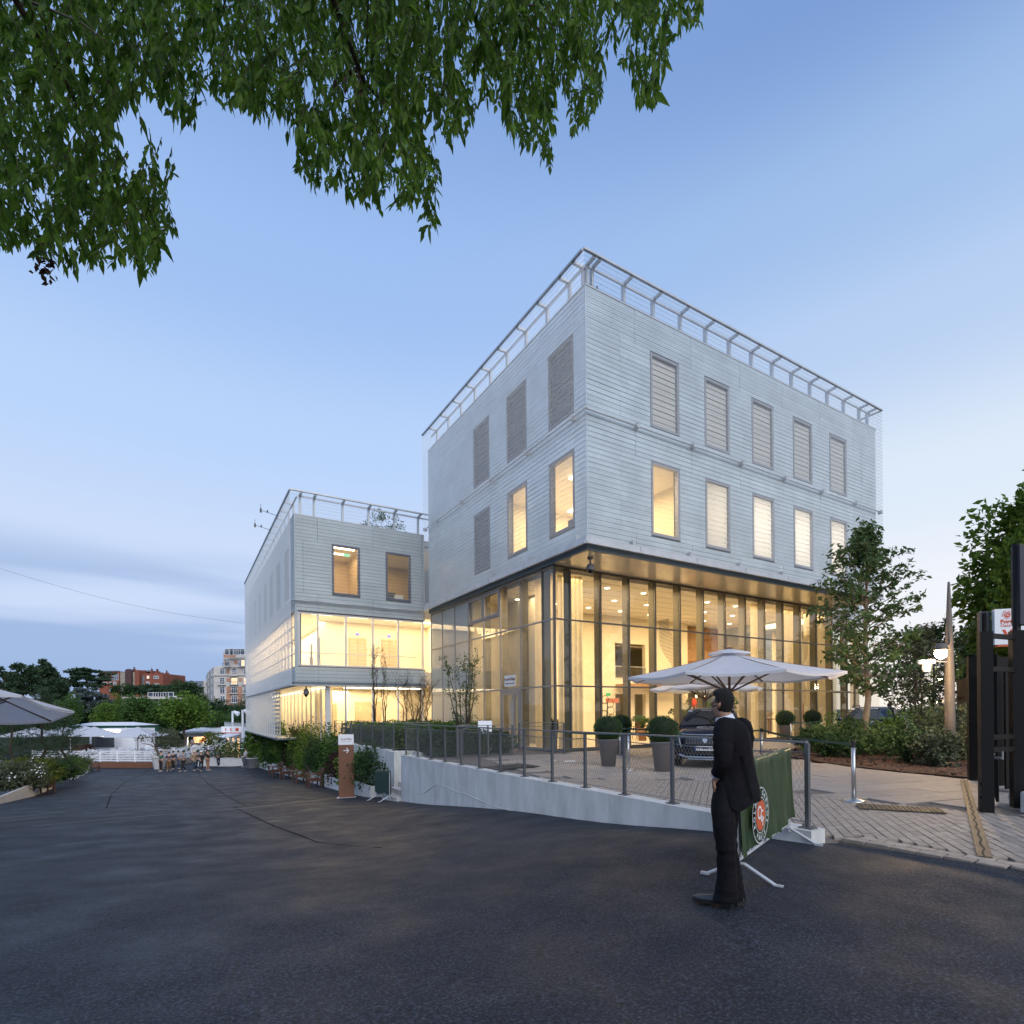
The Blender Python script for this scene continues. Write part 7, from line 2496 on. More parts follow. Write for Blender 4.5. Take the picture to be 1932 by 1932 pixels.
lh = build('lamp_head', MB().lathe([(.001, .20), (.09, .18), (.15, .08), (.16, .03), (.14, .02)], LH, 14), m_mast, t, smooth=True)
build('bulb', MB().ball((LH.x, LH.y, LH.z - .07), .135, 12, 8), m_bulb, lh, smooth=True)
AH = P(1748, 1252, (LM - EYEV).dot(_fw) - .2)
sp_ = build('side_lamp', MB().lathe([(.001, .10), (.20, .10), (.21, .0), (.19, -.015), (.12, -.02), (.10, -.16), (.09, -.22), (.001, -.23)], AH, 16), m_sign_white, t, smooth=True)
build('side_arm', MB().path([Vector((LM.x, LM.y, AH.z + .05)), AH + Vector((0, 0, .09))], .022, 6), m_steel, t)
point_light('mast_lamp_light', LH - Vector((0, 0, .18)), 950, (1.0, .66, .34), .07)
for k, (u_, v_, d) in enumerate(((1761, 1281, 30), (1752, 1325, 42))):
 u_ = (3600 + (240 if k == 0 else 225) / 1.486) / 2.1201
 v_ = (2200 + (766 if k == 0 else 902) / 1.486) / 2.1201
 p = P(u_, v_, d)
 b_ = Vector((p.x + .35, p.y - .2, 0))
 lt = thing('street_lamp', ['small lit street lamp glowing behind the lamp mast, upper of the two', 'small lit street lamp glowing low behind the shrubs, lower of the two'][k], 'lamp', b_, group='small street lamps along the fence')
 build('pole', MB().tube(b_, (b_.x, b_.y, p.z + .25), .05, .04), m_mast, lt)
 build('arm', MB().tube((b_.x, b_.y, p.z + .2), (p.x, p.y, p.z + .12), .03), m_mast, lt)
 hd_ = build('lamp_head', MB().lathe([(.001, .16), (.14, .12), (.16, .04), (.14, .03)], p, 10), m_mast, lt)
 build('bulb', MB().ball(p, .085, 10, 6), m_bulb, hd_, smooth=True)
 point_light('street_lamp_light', p - Vector((0, 0, .2)), 160, (1.0, .66, .34), .1)
# ================================================================== black gate at the right edge
def gpost(t, p, w_, h, name='post'):
 ax_ = Vector((.83, .56, 0)) * w_ / 2
 ay_ = Vector((-.56, .83, 0)) * w_ / 2
 return build(name, MB().obox((p.x, p.y, h / 2), ax_, ay_, (0, 0, h / 2)), m_gate, t)
PB = atZ(1861, 1532, 0)
dB = (PB - EYEV).dot(_fw)
PCx = P(1922, 1500, dB + .35)
PCx.z = 0
t = thing('steel_gate', 'black steel gate frame with cross bars at the right edge of the paving', 'gate', PB)
hB = 1.55 + (1333.6 - 1192) / FPX * dB
gpost(t, PB, .15, hB)
gpost(t, PCx, .17, hB + .06)
for zv in (1194, 1335 + 0, 1431, 1460):
 z = 1.55 + (1333.5 - zv) / FPX * dB
 if zv == 1194:
  z = hB - .05
 if zv == 1335:
  z = 1.55 + (1333.5 - (2200 + 705 / 1.486) / 2.1201) / FPX * dB
 if zv == 1431:
  z = 1.55 + (1333.5 - (2200 + 1115 / 1.486) / 2.1201) / FPX * dB
 if zv == 1460:
  z = 1.55 + (1333.5 - (2200 + 1190 / 1.486) / 2.1201) / FPX * dB
 build('cross_bar', MB().beam((PB.x, PB.y, z), (PCx.x, PCx.y, z), .05, .07), m_gate, t)
lt_ = MB().beam((PB.x + .15, PB.y + .02, .84), (PB.x + .30, PB.y + .0, .84), .03, .03).tube((PB.x + .1, PB.y - .06, .80), (PB.x + .1, PB.y - .16, .80), .02).tube((PB.x + .1, PB.y - .16, .78), (PB.x + .1, PB.y - .16, .90), .014)
build('latch', lt_, m_chrome, t)
for z in (.22, .42):
 build('hinge_bolt', MB().tube((PB.x - .11, PB.y + .02, z), (PB.x + .13, PB.y - .02, z), .022, n=6), m_gate, t)
PA = atZ(1835, 1472, 0)
dA = (PA - EYEV).dot(_fw)
t = thing('gate_post', 'slim black gate post by the bark bed, left of the gate frame', 'post', PA)
gpost(t, PA, .14, 1.55 + (1334 - 1237) / FPX * dA)
build('cap', MB().box(PA.x - .09, PA.x + .09, PA.y - .09, PA.y + .09, 1.55 + (1334 - 1237) / FPX * dA, 1.55 + (1334 - 1237) / FPX * dA + .015), m_gate, t)
# bar fence going back from the gate and a dark sheet leaf
PA = atZ(1835, 1472, 0)
Q0, Q1 = PB + Vector((.35, -.02, 0)), PA + Vector((.25, -.22, 0))
t = thing('bar_fence', 'black fence of upright steel bars running back behind the gate frame', 'fence', Q0)
nb = 38
for i in range(nb + 1):
 p = Q0.lerp(Q1, i / nb)
 build('bar', MB().box(p.x - .016, p.x + .016, p.y - .016, p.y + .016, .12, 2.35 + .0), m_gate, t)
for z in (.3, 1.25, 2.2):
 build('rail', MB().beam((Q0.x, Q0.y, z), (Q1.x, Q1.y, z), .03, .05), m_gate, t)
SP = P(1887, 1500, 10.2)
SP.z = 0
t = thing('steel_gate_leaf', 'tall dark sheet steel gate leaf standing open behind the gate frame', 'gate', SP)
build('sheet', MB().obox((SP.x, SP.y, 1.28), _rt0 * .24 + _fw * .05, _fw * .02, (0, 0, 1.20)), m_gate, t)
build('sheet', MB().obox((SP.x - .15, SP.y - .22, 1.16), _rt0 * .16 + _fw * .04, _fw * .02, (0, 0, 1.10)), m_gate, t)
build('stop_box', MB().obox((SP.x - .25, SP.y - .5, .16), _rt0 * .12, _fw * .05, (0, 0, .05)), m_gate, t)
TP = P(1921, 1510, 8.6)
TP.z = 0
t = thing('tall_pole', 'tall black pole with a dark box at its top at the right edge', 'pole', TP)
build('pole', MB().tube(TP, (TP.x, TP.y, 4.1), .055, .05, 10), m_gate, t, smooth=True)
build('box', MB().obox((TP.x + .12, TP.y - .08, 3.45), _rt0 * .16, _fw * .08, (0, 0, .62)), mat('dark_blue_box', (.02, .025, .04), .5), t)
build('clamp', MB().obox((TP.x, TP.y, 2.2), _rt0 * .07, _fw * .07, (0, 0, .05)), m_gate, t)
# gate sign
SG = P(1914, 1182, 10.6)
t = thing('gate_sign', 'white gate sign with a red round crest, Porte Gate and a big V', 'sign', (SG.x, SG.y, 0))
ax_, ay_ = (_rt0 * .96 - _fw * .28).normalized(), None
ay_ = Vector((-ax_.y, ax_.x, 0))
bw, bh = .34, .345
brd = build('board', MB().obox(SG, ax_ * bw, ay_ * .05, (0, 0, bh)), m_sign_white, t)
build('edge', MB().obox(SG + Vector((0, 0, -bh - .02)), ax_ * (bw - .04), ay_ * .045, (0, 0, .02)), m_orange, t)
build('side_box', MB().obox(SG - ax_ * (bw + .10) + ay_ * .12, ax_ * .09, ay_ * .05, (0, 0, bh * .95)), mat('dark_sign_side', (.03, .033, .042), .5), t)
build('post', MB().tube((SG.x - ax_.x * .38, SG.y - ax_.y * .38 + .1, 0), (SG.x - ax_.x * .38, SG.y - ax_.y * .38 + .1, SG.z + .3), .035), m_gate, t)
m_redp = mat('sign_red', (.62, .07, .03), .5, var=0)
f = SG - ay_ * .053
L0 = -bw + .09
place_text('Porte', .105, m_redp, f + ax_ * L0 + Vector((0, 0, .095)), ax_, (0, 0, 1), brd, align='LEFT', bold=.004)
place_text('Gate', .085, m_redp, f + ax_ * L0 + Vector((0, 0, .02)), ax_, (0, 0, 1), brd, align='LEFT')
place_text('V', .25, m_redp, f + ax_ * (L0 + .12) + Vector((0, 0, -.165)), ax_, (0, 0, 1), brd, bold=.012)
cr_c = f + ax_ * (L0 + .11) + Vector((0, 0, .225))
dsk = MB().add([cr_c + ax_ * (.055 * math.cos(q)) + Vector((0, 0, .055 * math.sin(q))) for q in np.linspace(0, 2 * math.pi, 25)[:-1]], [tuple(range(24))])
build('emblem', dsk, m_redp, brd)
rs = MB()
for cx_, cy_, r0, a0, a1 in ((-.018, .012, .017, .2, 5.2), (.018, -.004, .015, 1.0, 6.0)):
 for k in range(10):
  q0, q1 = a0 + (a1 - a0) * k / 10, a0 + (a1 - a0) * (k + 1) / 10
  rs.quad(*[cr_c - ay_ * .002 + ax_ * (cx_ + math.cos(q) * r_) + Vector((0, 0, cy_ + math.sin(q) * r_)) for q, r_ in ((q0, r0), (q1, r0), (q1, r0 + .007), (q0, r0 + .007))])
build('emblem_strokes', rs, m_whiteprint, brd)
for word, a_mid, span, flip in (('ROLAND GARROS', math.pi / 2, 3.7, 1), ('PARIS', -math.pi / 2, 1.1, -1)):
 for k, ch in enumerate(word):
  if ch == ' ':
   continue
  a = a_mid + flip * span * (.5 - k / (len(word) - 1))
  upv = Vector((0, 0, 1))
  rad = upv * math.sin(a) + ax_ * math.cos(a)
  tang = ax_ * math.sin(a) - upv * math.cos(a)
  if flip < 0:
   rad, tang = -rad, -tang
  place_text(ch, .026, m_redp, cr_c + (rad * .077 if flip > 0 else rad * -.077) - ay_ * .001, tang, rad, brd)
# concrete block, bottle
CB = atZ(1928, 1535, 0)
cbk = build('concrete_block', MB().rings([[(CB.x + a * .9 + .30, CB.y + b_ * .9 - .20, z) for a, b_ in ((-.34, -.1), (.1, -.36), (.42, .04), (-.05, .32))] for z in (-.02, .26)] + [[(CB.x + a * .85 + .30, CB.y + b_ * .85 - .20, .29) for a, b_ in ((-.34, -.1), (.1, -.36), (.42, .04), (-.05, .32))]]), m_concrete)
tag(cbk, 'pale concrete ballast block at the foot of the gate, right edge', 'block')
BT = atZ(1909, 1518, 0)
t = thing('water_bottle', 'clear plastic water bottle with a red cap beside the concrete block', 'bottle', BT, local=True)
build('body', MB().lathe([(.001, 0), (.042, .004), (.044, .03), (.041, .10), (.044, .16), (.040, .20), (.018, .255), (.016, .275)], n=14), glass('bottle_plastic', (.85, .9, .92)), t, smooth=True)
build('cap', MB().lathe([(.019, .27), (.019, .295), (.001, .297)], n=12), mat('red_enamel', (.5, .02, .015), .4), t)
build('label', MB().lathe([(.0445, .09), (.0445, .15)], n=14, caps=False), m_sign_white, t)
# timber fence in the distance
F0, F1 = P(1806, 1350, 24), P(1840, 1350, 19)
F0.z = F1.z = 0
t = thing('board_fence', 'brown board fence between the lamp mast and the gate posts', 'fence', F0)
for i in range(12):
 p, q = F0.lerp(F1, i / 12), F0.lerp(F1, (i + .93) / 12)
 build('board', MB().beam((p.x, p.y, 1.35), (q.x, q.y, 1.35), .03, 2.7 - .04 * (i % 2)), mat('fence_board_brown', (.075, .045, .025), .7, var=.25, scale=4, stretch=(6, 6, .6)), t)
# a passer-by's head and shoulders beyond the farther car are built with the group below
# ================================================================== left parasol near the edge
LP_ = P(-108, 1322, 15.5)
from mathutils import Quaternion
_ax = (_rt0 * 1.0 + _fw * .15).normalized()
parasol('large white tilted parasol reaching into the left edge of the picture', (LP_.x, LP_.y, gz(LP_.x, LP_.y)), 2.95, LP_.z - gz(LP_.x, LP_.y) - .10, LP_.z - gz(LP_.x, LP_.y) + .85, tilt=Quaternion(_ax, math.radians(-11)), name='tilted_parasol')
# ================================================================== people in the distance
_pcache = {}
SHIRTS = {}
def cloth(nm, c):
 return mat('cloth_' + nm, c, .8, var=.12, scale=6)
def walker(label, loc, rz, h, top, legs, skin=None, hair=(.02, .014, .01), pose='stand', hat=None, bag=None, shoes=(.34, .34, .35), group='visitors standing on the road', jacket_long=0.0):
 """a clothed figure: one skinned body, clothing as children; front towards -Y"""
 t = thing('person', label, 'person', loc, rz, group, local=True)
 s_ = h / 1.75
 st = .10 if pose == 'stand' else .26
 arms = {'stand': ((.22, .02, 1.12), (.23, -.05, .88)), 'crossed': ((.25, -.05, 1.14), (.02, -.22, 1.16)), 'walk': ((.22, .12, 1.12), (.20, .18, .90)), 'hip': ((.34, .04, 1.14), (.20, -.06, .98))}[pose]
 J = [((0, 0, .95), .115), ((0, 0, 1.15), .115), ((0, .01, 1.38), .13), ((0, 0, 1.50), .055), ((0, -.01, 1.58), .07), ((0, -.005, 1.68), .075),
   ((.09, 0, .88), .085), ((.10, -.02 - (st - .1) * .4, .48), .058), ((.11, st - .12, .08), .042), ((.12, st - .26, .035), .035),
   ((-.09, 0, .88), .085), ((-.10, -.02, .48), .058), ((-.11, -st + .12, .08), .042), ((-.12, -st - .02, .035), .035),
   ((.19, .01, 1.41), .058), (arms[0], .042), (arms[1], .030), ((arms[1][0] - .02, arms[1][1] - .04, arms[1][2] - .08), .032),
   ((-.19, .01, 1.41), .058), ((-arms[0][0], arms[0][1] * (1 if pose != 'walk' else -1), arms[0][2]), .042), ((-arms[1][0], arms[1][1] * (1 if pose != 'walk' else -1) - (.04 if pose == 'crossed' else 0), arms[1][2] - (.05 if pose == 'crossed' else 0)), .030), ((-arms[1][0] + .02, arms[1][1] * (1 if pose != 'walk' else -1) - .05, arms[1][2] - .09), .032)]
 V_ = [Vector(p) * s_ for p, r_ in J]
 R__ = [r_ * s_ for p, r_ in J]
 E2 = [(0, 1), (1, 2), (2, 3), (3, 4), (4, 5), (0, 6), (6, 7), (7, 8), (8, 9), (0, 10), (10, 11), (11, 12), (12, 13), (2, 14), (14, 15), (15, 16), (16, 17), (2, 18), (18, 19), (19, 20), (20, 21)]
 me = skin_mesh(V_, E2, R__, 1)
 me.materials.append(skin or m_skin2)
 build('body', me, None, t, smooth=True)
 k = s_
 sh = skin_mesh([V_[0] + Vector((0, 0, -.02)), V_[1], V_[2], V_[14], V_[14].lerp(V_[15], .85), V_[18], V_[18].lerp(V_[19], .85)] + ([V_[0] + Vector((0, 0, -jacket_long))] if jacket_long else []), [(0, 1), (1, 2), (2, 3), (3, 4), (2, 5), (5, 6)] + ([(0, 7)] if jacket_long else []), [.135 * k, .132 * k, .148 * k, .074 * k, .058 * k, .074 * k, .058 * k] + ([.15 * k] if jacket_long else []), 1)
 sh.materials.append(top)
 build('shirt', sh, None, t, smooth=True)
 tr_ = skin_mesh([V_[0] + Vector((0, 0, .02)), V_[6], V_[7], V_[8] + Vector((0, 0, .03)), V_[10], V_[11], V_[12] + Vector((0, 0, .03))], [(0, 1), (1, 2), (2, 3), (0, 4), (4, 5), (5, 6)], [.128 * k, .10 * k, .074 * k, .062 * k, .10 * k, .074 * k, .062 * k], 1)
 tr_.materials.append(legs)
 build('trousers', tr_, None, t, smooth=True)
 build('hair', MB().ball((0, .02 * k, 1.685 * k), .098 * k, 10, 6, 1.05), mat('hair_%d' % int(hair[0] * 1000), hair, .8, var=.2), t, smooth=True) if not hat else build('hat', MB().lathe([(.001, 1.80 * k), (.07 * k, 1.79 * k), (.10 * k, 1.70 * k), (.16 * k, 1.685 * k), (.16 * k, 1.67 * k), (.095 * k, 1.67 * k)], n=12), hat, t, smooth=True)
 shm = mat('shoe_%d' % int(shoes[0] * 100), shoes, .6, var=0)
 for a, b_ in ((8, 9), (12, 13)):
  build('shoe', MB().path([V_[a] + Vector((0, .05, -.03)) * k, V_[a] + Vector((0, -.02, -.02)) * k, V_[b_] + Vector((0, 0, .01)), V_[b_] + Vector((0, -.06, 0)) * k], [.045 * k, .055 * k, .045 * k, .022 * k], 8, True, .8), shm, t, smooth=True)
 if bag:
  bm2, side = bag
  build('bag', MB().rings([[(side * .0 + dx_ * .15 * k, .14 * k + dy_ * .10 * k, z * k) for dx_, dy_ in ((-1, 0), (-.8, 1), (.8, 1), (1, 0))] for z in (1.0, 1.05, 1.35, 1.42)]), bm2, t)
 return t
def onroad(u_, v_):
 return G(u_, v_)
cl_ = cloth
people = [
 (304, 1456, 'person in dark leggings and a green top with white shoes, leftmost of the road group', cl_('green', (.02, .10, .08)), cl_('black', (.014, .014, .018)), dict(pose='stand')),
 (319, 1455, 'person in navy shirt and mustard trousers with folded arms in the road group', cl_('navy', (.025, .035, .07)), cl_('mustard', (.16, .085, .02)), dict(pose='crossed', shoes=(.3, .3, .3))),
 (327, 1452, 'person in dark clothes behind the one in mustard trousers', cl_('char', (.03, .03, .035)), cl_('black', (.014,) * 3), dict(pose='stand')),
 (337, 1451, 'person in white top with a blue bag at the back of the group', cl_('white', (.55, .57, .62)), cl_('blue', (.03, .06, .16)), dict(pose='stand', bag=(cl_('bagblue', (.02, .05, .14)), 0))),
 (346, 1456, 'person in grey top and black trousers with folded arms in the road group', cl_('grey', (.20, .20, .23)), cl_('black', (.014,) * 3), dict(pose='crossed', shoes=(.35, .35, .36))),
 (366, 1454.5, 'person in a beige jacket, jeans and a pale hat in the road group', cl_('beige', (.26, .21, .15)), cl_('jeans', (.035, .06, .11)), dict(pose='hip', hat=cl_('straw', (.5, .44, .34)), jacket_long=.15)),
 (372, 1453, 'person in a striped dark polo behind the beige jacket', cl_('stripe', (.06, .08, .13)), cl_('jeans', (.035, .06, .11)), dict(pose='crossed')),
 (380, 1455.5, 'person with white cap and black backpack at the right of the group', cl_('black2', (.02, .02, .024)), cl_('darkjeans', (.02, .035, .06)), dict(pose='walk', hat=cl_('cap', (.62, .63, .65)), bag=(cl_('black2', (.02, .02, .024)), 0))),
 (392, 1454, 'person in dark shorts turned away at the far right of the road group', cl_('black2', (.02, .02, .024)), m_skin2, dict(pose='stand')),
 (412, 1447, 'grey clothed passer-by near the white flower planters', cl_('grey', (.20, .20, .23)), cl_('navy', (.025, .035, .07)), dict(pose='walk')),
 (464, 1448, 'passer-by in a white shirt and blue trousers by the spiral topiaries', cl_('white', (.55, .57, .62)), cl_('jeans2', (.05, .07, .12)), dict(pose='walk')),
]
for k, (u_, v_, lab, top, legs, kw) in enumerate(people):
 p = G(u_, v_)
 d = (p - EYEV).dot(_fw)
 walker(lab, p, random.uniform(-2.6, 2.6) if k not in (0, 1, 4) else YAW - math.pi / 2 + random.uniform(-.6, .6), random.uniform(1.66, 1.82) * min(1, d / 47), top, legs, **kw)
p = P(1679, 1350, 24.5)
walker('person seen head and shoulders behind the farther dark car', (p.x, p.y, 0), 1.0, 1.74, cl_('char', (.03, .03, .035)), cl_('black', (.014,) * 3), group='people near the building')
p = P(405, 1413, 78)
p.z = gz(p.x, p.y)
walker('shop assistant in a white top standing in the bright shop opening', P(363, 1413, 82) * 1.0 if False else (P(363, 1413, 82).x, P(363, 1413, 82).y, gz(P(363, 1413, 82).x, P(363, 1413, 82).y) + .2), .4, 1.7, cl_('white', (.55, .57, .62)), cl_('navy', (.025, .035, .07)), group='people near the shop')
# ================================================================== terrace restaurant
m_dwhite = mat('white_board_paint', (.72, .73, .76), .55, var=.05)
D0, D1 = G(60, 1450), G(288, 1449)
dvec = (D1 - D0)
dvec.z = 0
DL = dvec.length
dh = dvec.normalized()
dn_ = Vector((-dh.y, dh.x, 0))
if dn_.dot(_fw) < 0:
 dn_ = -dn_
zd = gz(D1.x, D1.y) + .55
DEP = 15.0
t = thing('deck', 'raised timber deck of the terrace restaurant with brown board skirting', 'deck', (D0.x, D0.y, zd - .5))
nbd = 14
for i in range(nbd):
 a, b_ = D0 + dvec * (i / nbd), D0 + dvec * ((i + .985) / nbd)
 for j in range(2):
  build('board', MB().beam((a.x, a.y, zd - .14 - .28 * j), (b_.x, b_.y, zd - .14 - .28 * j), .04, .27), m_wood_mid, t)
for i in range(8):
 a, b_ = D1 + dn_ * (DEP * i / 8), D1 + dn_ * (DEP * (i + .985) / 8)
 build('board', MB().beam((a.x, a.y, zd - .28), (b_.x, b_.y, zd - .28), .04, .55), mat('weathered_board', (.22, .19, .17), .7, var=.2, scale=4), t)
mb = MB().prism([(q.x, q.y) for q in (D0 + dn_ * .03, D1 + dn_ * .03, D1 + dn_ * DEP, D0 + dn_ * DEP)], zd - .06, zd)
build('floor', mb, mat('grey_decking', (.24, .23, .23), .7, var=.15, scale=3), t)
def board_rail(label, a, b_, z, n):
 f = thing('board_railing', label, 'railing', a, group='white board railings of the terrace')
 L_ = (b_ - a).length
 for i in range(n + 1):
  p = a.lerp(b_, i / n)
  build('post', MB().box(p.x - .06, p.x + .06, p.y - .06, p.y + .06, z, z + 1.08), m_dwhite, f)
 for i in range(n):
  p, q = a.lerp(b_, i / n), a.lerp(b_, (i + 1) / n)
  for k in range(5):
   build('slat', MB().beam((p.x, p.y, z + .12 + k * .215), (q.x, q.y, z + .12 + k * .215), .035, .13), m_dwhite, f)
 return f
board_rail('white slatted railing along the front of the terrace deck', D0 + dn_ * .1, D1 + dn_ * .1 - dh * .1, zd, 7)
board_rail('white slatted railing along the right side of the terrace deck', D1 + dn_ * .3 - dh * .1, D1 + dn_ * DEP - dh * .1, zd, 6)
def rtable(loc, label):
 t = thing('terrace_table', label, 'table', loc, local=True, group='white terrace tables')
 build('table_top', MB().lathe([(.001, .72), (.48, .72), (.48, .75), (.001, .75)], n=14), m_dwhite, t)
 build('leg', MB().lathe([(.04, .03), (.04, .72)], n=8).lathe([(.25, 0), (.25, .03), (.001, .03)], n=10), m_dwhite, t)
 return t
def rchair(loc, rz, label):
 t = thing('terrace_chair', label, 'chair', loc, rz, local=True, group='white terrace chairs')
 for sx in (-1, 1):
  for sy in (-1, 1):
   build('leg', MB().beam((sx * .2, sy * .2, 0), (sx * .2, sy * .2, .45), .04, .04, up=(0, 1, 0)), m_dwhite, t)
  build('armrest', MB().beam((sx * .23, -.22, .66), (sx * .23, .24, .66), .06, .03), m_dwhite, t)
 build('seat', MB().box(-.24, .24, -.24, .22, .43, .46), m_dwhite, t)
 for k in range(4):
  build('back_slat', MB().beam((-.17 + k * .113, .23, .46), (-.17 + k * .113, .33, .95), .07, .02, up=(0, 1, 0)), m_dwhite, t)
 return t
rt0, rc0 = None, None
pos_words = ['left', 'middle', 'right']
for i in range(6):
 for j in range(3):
  p = D0 + dvec * ((i + 1.1) / 7) + dn_ * (2.0 + 3.6 * j)
  p.z = zd
  lab = 'round white terrace table, place %s from the right railing, row %s' % (['six', 'five', 'four', 'three', 'two', 'one'][i], ['front', 'middle', 'back'][j])
  if rt0 is None:
   rt0 = rtable(p, lab)
  else:
   dup(rt0, p, 0, lab)
  for a in ((.4, 3.5) if j else (.3, 2.4, 4.5)):
   q = p + Vector((math.cos(a + i) * .85, math.sin(a + i) * .85, 0))
   lab = 'white terrace chair at the %s of table %s from the right railing, %s row' % ('far side' if math.sin(a + i) > .5 else 'near side' if math.sin(a + i) < -.5 else 'right' if math.cos(a + i) > 0 else 'left', ['six', 'five', 'four', 'three', 'two', 'one'][i], ['front', 'middle', 'back'][j])
   rz = a + i - math.pi / 2
   if rc0 is None:
    rc0 = rchair(q, rz, lab)
   else:
    dup(rc0, q, rz, lab)
# terrace parasols
tp_ = None
for k, (u_, v_, d, R_, lab) in enumerate(((260, 1396, 55, 3.1, 'white parasol over the right part of the terrace, apex nearest the yellow pot'), (178, 1397, 58, 2.9, 'white parasol in the middle of the terrace, left of the bright kiosk'), (160, 1402, 62, 2.9, 'white parasol on the terrace partly behind the middle one'), (120, 1406, 60, 2.9, 'white parasol on the left of the terrace behind the feathery conifers'), (62, 1408, 58, 2.9, 'white parasol far left of the terrace behind the conifers'))):
 p = P(u_, v_, d)
 ze = 1.55 + (PY + 6 - v_) / FPX * d
 if tp_ is None:
  tp_ = parasol(lab, (p.x, p.y, zd), R_, 2.35, 3.2, group='white parasols on the terrace', name='terrace_parasol', n=4, rz=.5, fine=False, nr=4)
 else:
  dup(tp_, (p.x, p.y, zd), .5 + .4 * k, lab)
# kiosk with a bright sign, green marquee behind
K0 = P(232, 1420, 66)
kz = zd
kf = dh
t = thing('kiosk', 'white service kiosk with a glowing sign at the back of the terrace', 'kiosk', (K0.x, K0.y, kz))
build('wall', MB().obox((K0.x, K0.y, kz + 1.4), kf * 3.0, dn_ * 1.5, (0, 0, 1.4)), m_dwhite, t)
build('opening', MB().obox(Vector((K0.x, K0.y, kz + 1.35)) - dn_ * 1.51 - kf * 1.2, kf * 1.5, dn_ * .02, (0, 0, .75)), mat('kiosk_dark', (.09, .10, .10), .6, var=.3, scale=5), t)
build('sign', MB().obox(Vector((K0.x, K0.y, kz + 2.3)) - dn_ * 1.54 - kf * .3, kf * 1.4, dn_ * .03, (0, 0, .42)), emitter('white_glow', (1, .93, .95), 2.6), t)
build('curtain', MB().obox(Vector((K0.x, K0.y, kz + 1.3)) - dn_ * 1.52 + kf * 2.2, kf * .9, dn_ * .02, (0, 0, 1.2)), m_sign_white, t)
build('counter', MB().obox(Vector((K0.x, K0.y, kz + .5)) - dn_ * 2.0 - kf * 3.6, kf * .9, dn_ * .4, (0, 0, .5)), m_wood_mid, t)
GQ = P(215, 1392, 74)
t = thing('marquee', 'dark green marquee with white lettering behind the terrace parasols', 'marquee', (GQ.x, GQ.y, kz))
build('awning', MB().obox((GQ.x, GQ.y, kz + 2.55), kf * 5.0, dn_ * 2.0, (0, 0, .45)), mat('marquee_green', (.012, .075, .05), .6, var=.1), t)
build('roof', MB().rings([[tuple(Vector((GQ.x, GQ.y, kz + 3.02)) + kf * a * 5.1 + dn_ * b_ * 2.1) for a, b_ in ((-1, -1), (1, -1), (1, 1), (-1, 1))], [tuple(Vector((GQ.x, GQ.y, kz + 3.45)) + kf * a * 3.0 + dn_ * b_ * .1) for a, b_ in ((-1, -1), (1, -1), (1, 1), (-1, 1))]]), m_dwhite, t)
for sx in (-1, 1):
 build('post', MB().tube(Vector((GQ.x, GQ.y, kz - .6)) + kf * 4.8 * sx - dn_ * 1.8, Vector((GQ.x, GQ.y, kz + 2.2)) + kf * 4.8 * sx - dn_ * 1.8, .06), m_dwhite, t)
place_text('perrier', .75, m_whiteprint, Vector((GQ.x, GQ.y, kz + 2.55)) - dn_ * 2.03 + kf * 3.4, kf, (0, 0, 1), t, bold=.02)
# ramp railing left of the kiosk
a_ = P(150, 1412, 68)
b_ = P(200, 1402, 72)
t = thing('ramp_railing', 'thin white railing of a ramp behind the terrace parasols', 'railing', a_)
for i in range(15):
 q = a_.lerp(b_, i / 14)
 build('baluster', MB().tube((q.x, q.y, q.z - 1.0), (q.x, q.y, q.z), .02, n=4), m_dwhite, t)
build('rail', MB().tube(a_, b_, .03, n=5).tube(a_ - Vector((0, 0, .5)), b_ - Vector((0, 0, .5)), .02, n=5), m_dwhite, t, kind='stuff')
# white gate frame among the trees
ga = P(164, 1400, 80)
t = thing('timber_gate_frame', 'pale angled frame with a flat roof standing before the dark trees', 'frame', ga)
hz_ = 1.55 + (1349 - 1372) / FPX * 80
build('post', MB().box(ga.x + 1.0, ga.x + 1.35, ga.y, ga.y + .35, gz(ga.x, ga.y), hz_ + .4), mat('pale_timber', (.48, .42, .32), .7), t)
c = P(164, 1371.5, 80)
build('roof', MB().obox((c.x, c.y, c.z), _rt0 * 2.4, _fw * .6, (0, 0, .12)), m_dwhite, t)
# ================================================================== big pots and planters in the middle distance
def bigpot(label, u_, v_, d, h, rt1, m_):
 p = P(u_, v_, d)
 p.z = gz(p.x, p.y)
 t = thing('giant_pot', label, 'plant pot', p, local=True, group='giant plant pots')
 build('pot', MB().lathe([(.001, 0), (rt1 * .66, 0), (rt1, h * .86), (rt1 * 1.10, h * .86), (rt1 * 1.12, h), (rt1 * 1.0, h), (rt1 * .95, h * .9), (.001, h * .9)], n=20), m_, t, smooth=False)
 build('soil', MB().lathe([(rt1 * .97, h * .91), (.001, h * .93)], n=16, caps=False), m_soil, t)
 return p
op_ = bigpot('giant white pot with a bent olive tree beside the terrace deck', 289 + 11, 1447, 50, 1.2, .58, mat('pot_grey_white', (.50, .50, .50), .6, var=.05))
t = thing('olive_tree', 'bent grey olive tree growing in the giant white pot', 'tree', (op_.x, op_.y, op_.z + 1.1))
b_ = Vector((op_.x, op_.y, op_.z + 1.1))
tm = MB()
knee = b_ + _rt0 * -.28 + Vector((0, 0, .85))
limb(tm, b_, knee, .13, .09, 0, 3, 8)
ends = [knee + _rt0 * -1.3 + Vector((0, 0, .4)), knee + _rt0 * .5 + Vector((0, 0, .8)), knee + _rt0 * 1.2 + Vector((0, 0, 1.1)), knee + _rt0 * -.6 + Vector((0, 0, 1.2))]
for k, e in enumerate(ends):
 limb(tm, knee, e, .06, .015, .06, 40 + k, 6)
build('trunk', tm, m_bark, t, smooth=True)
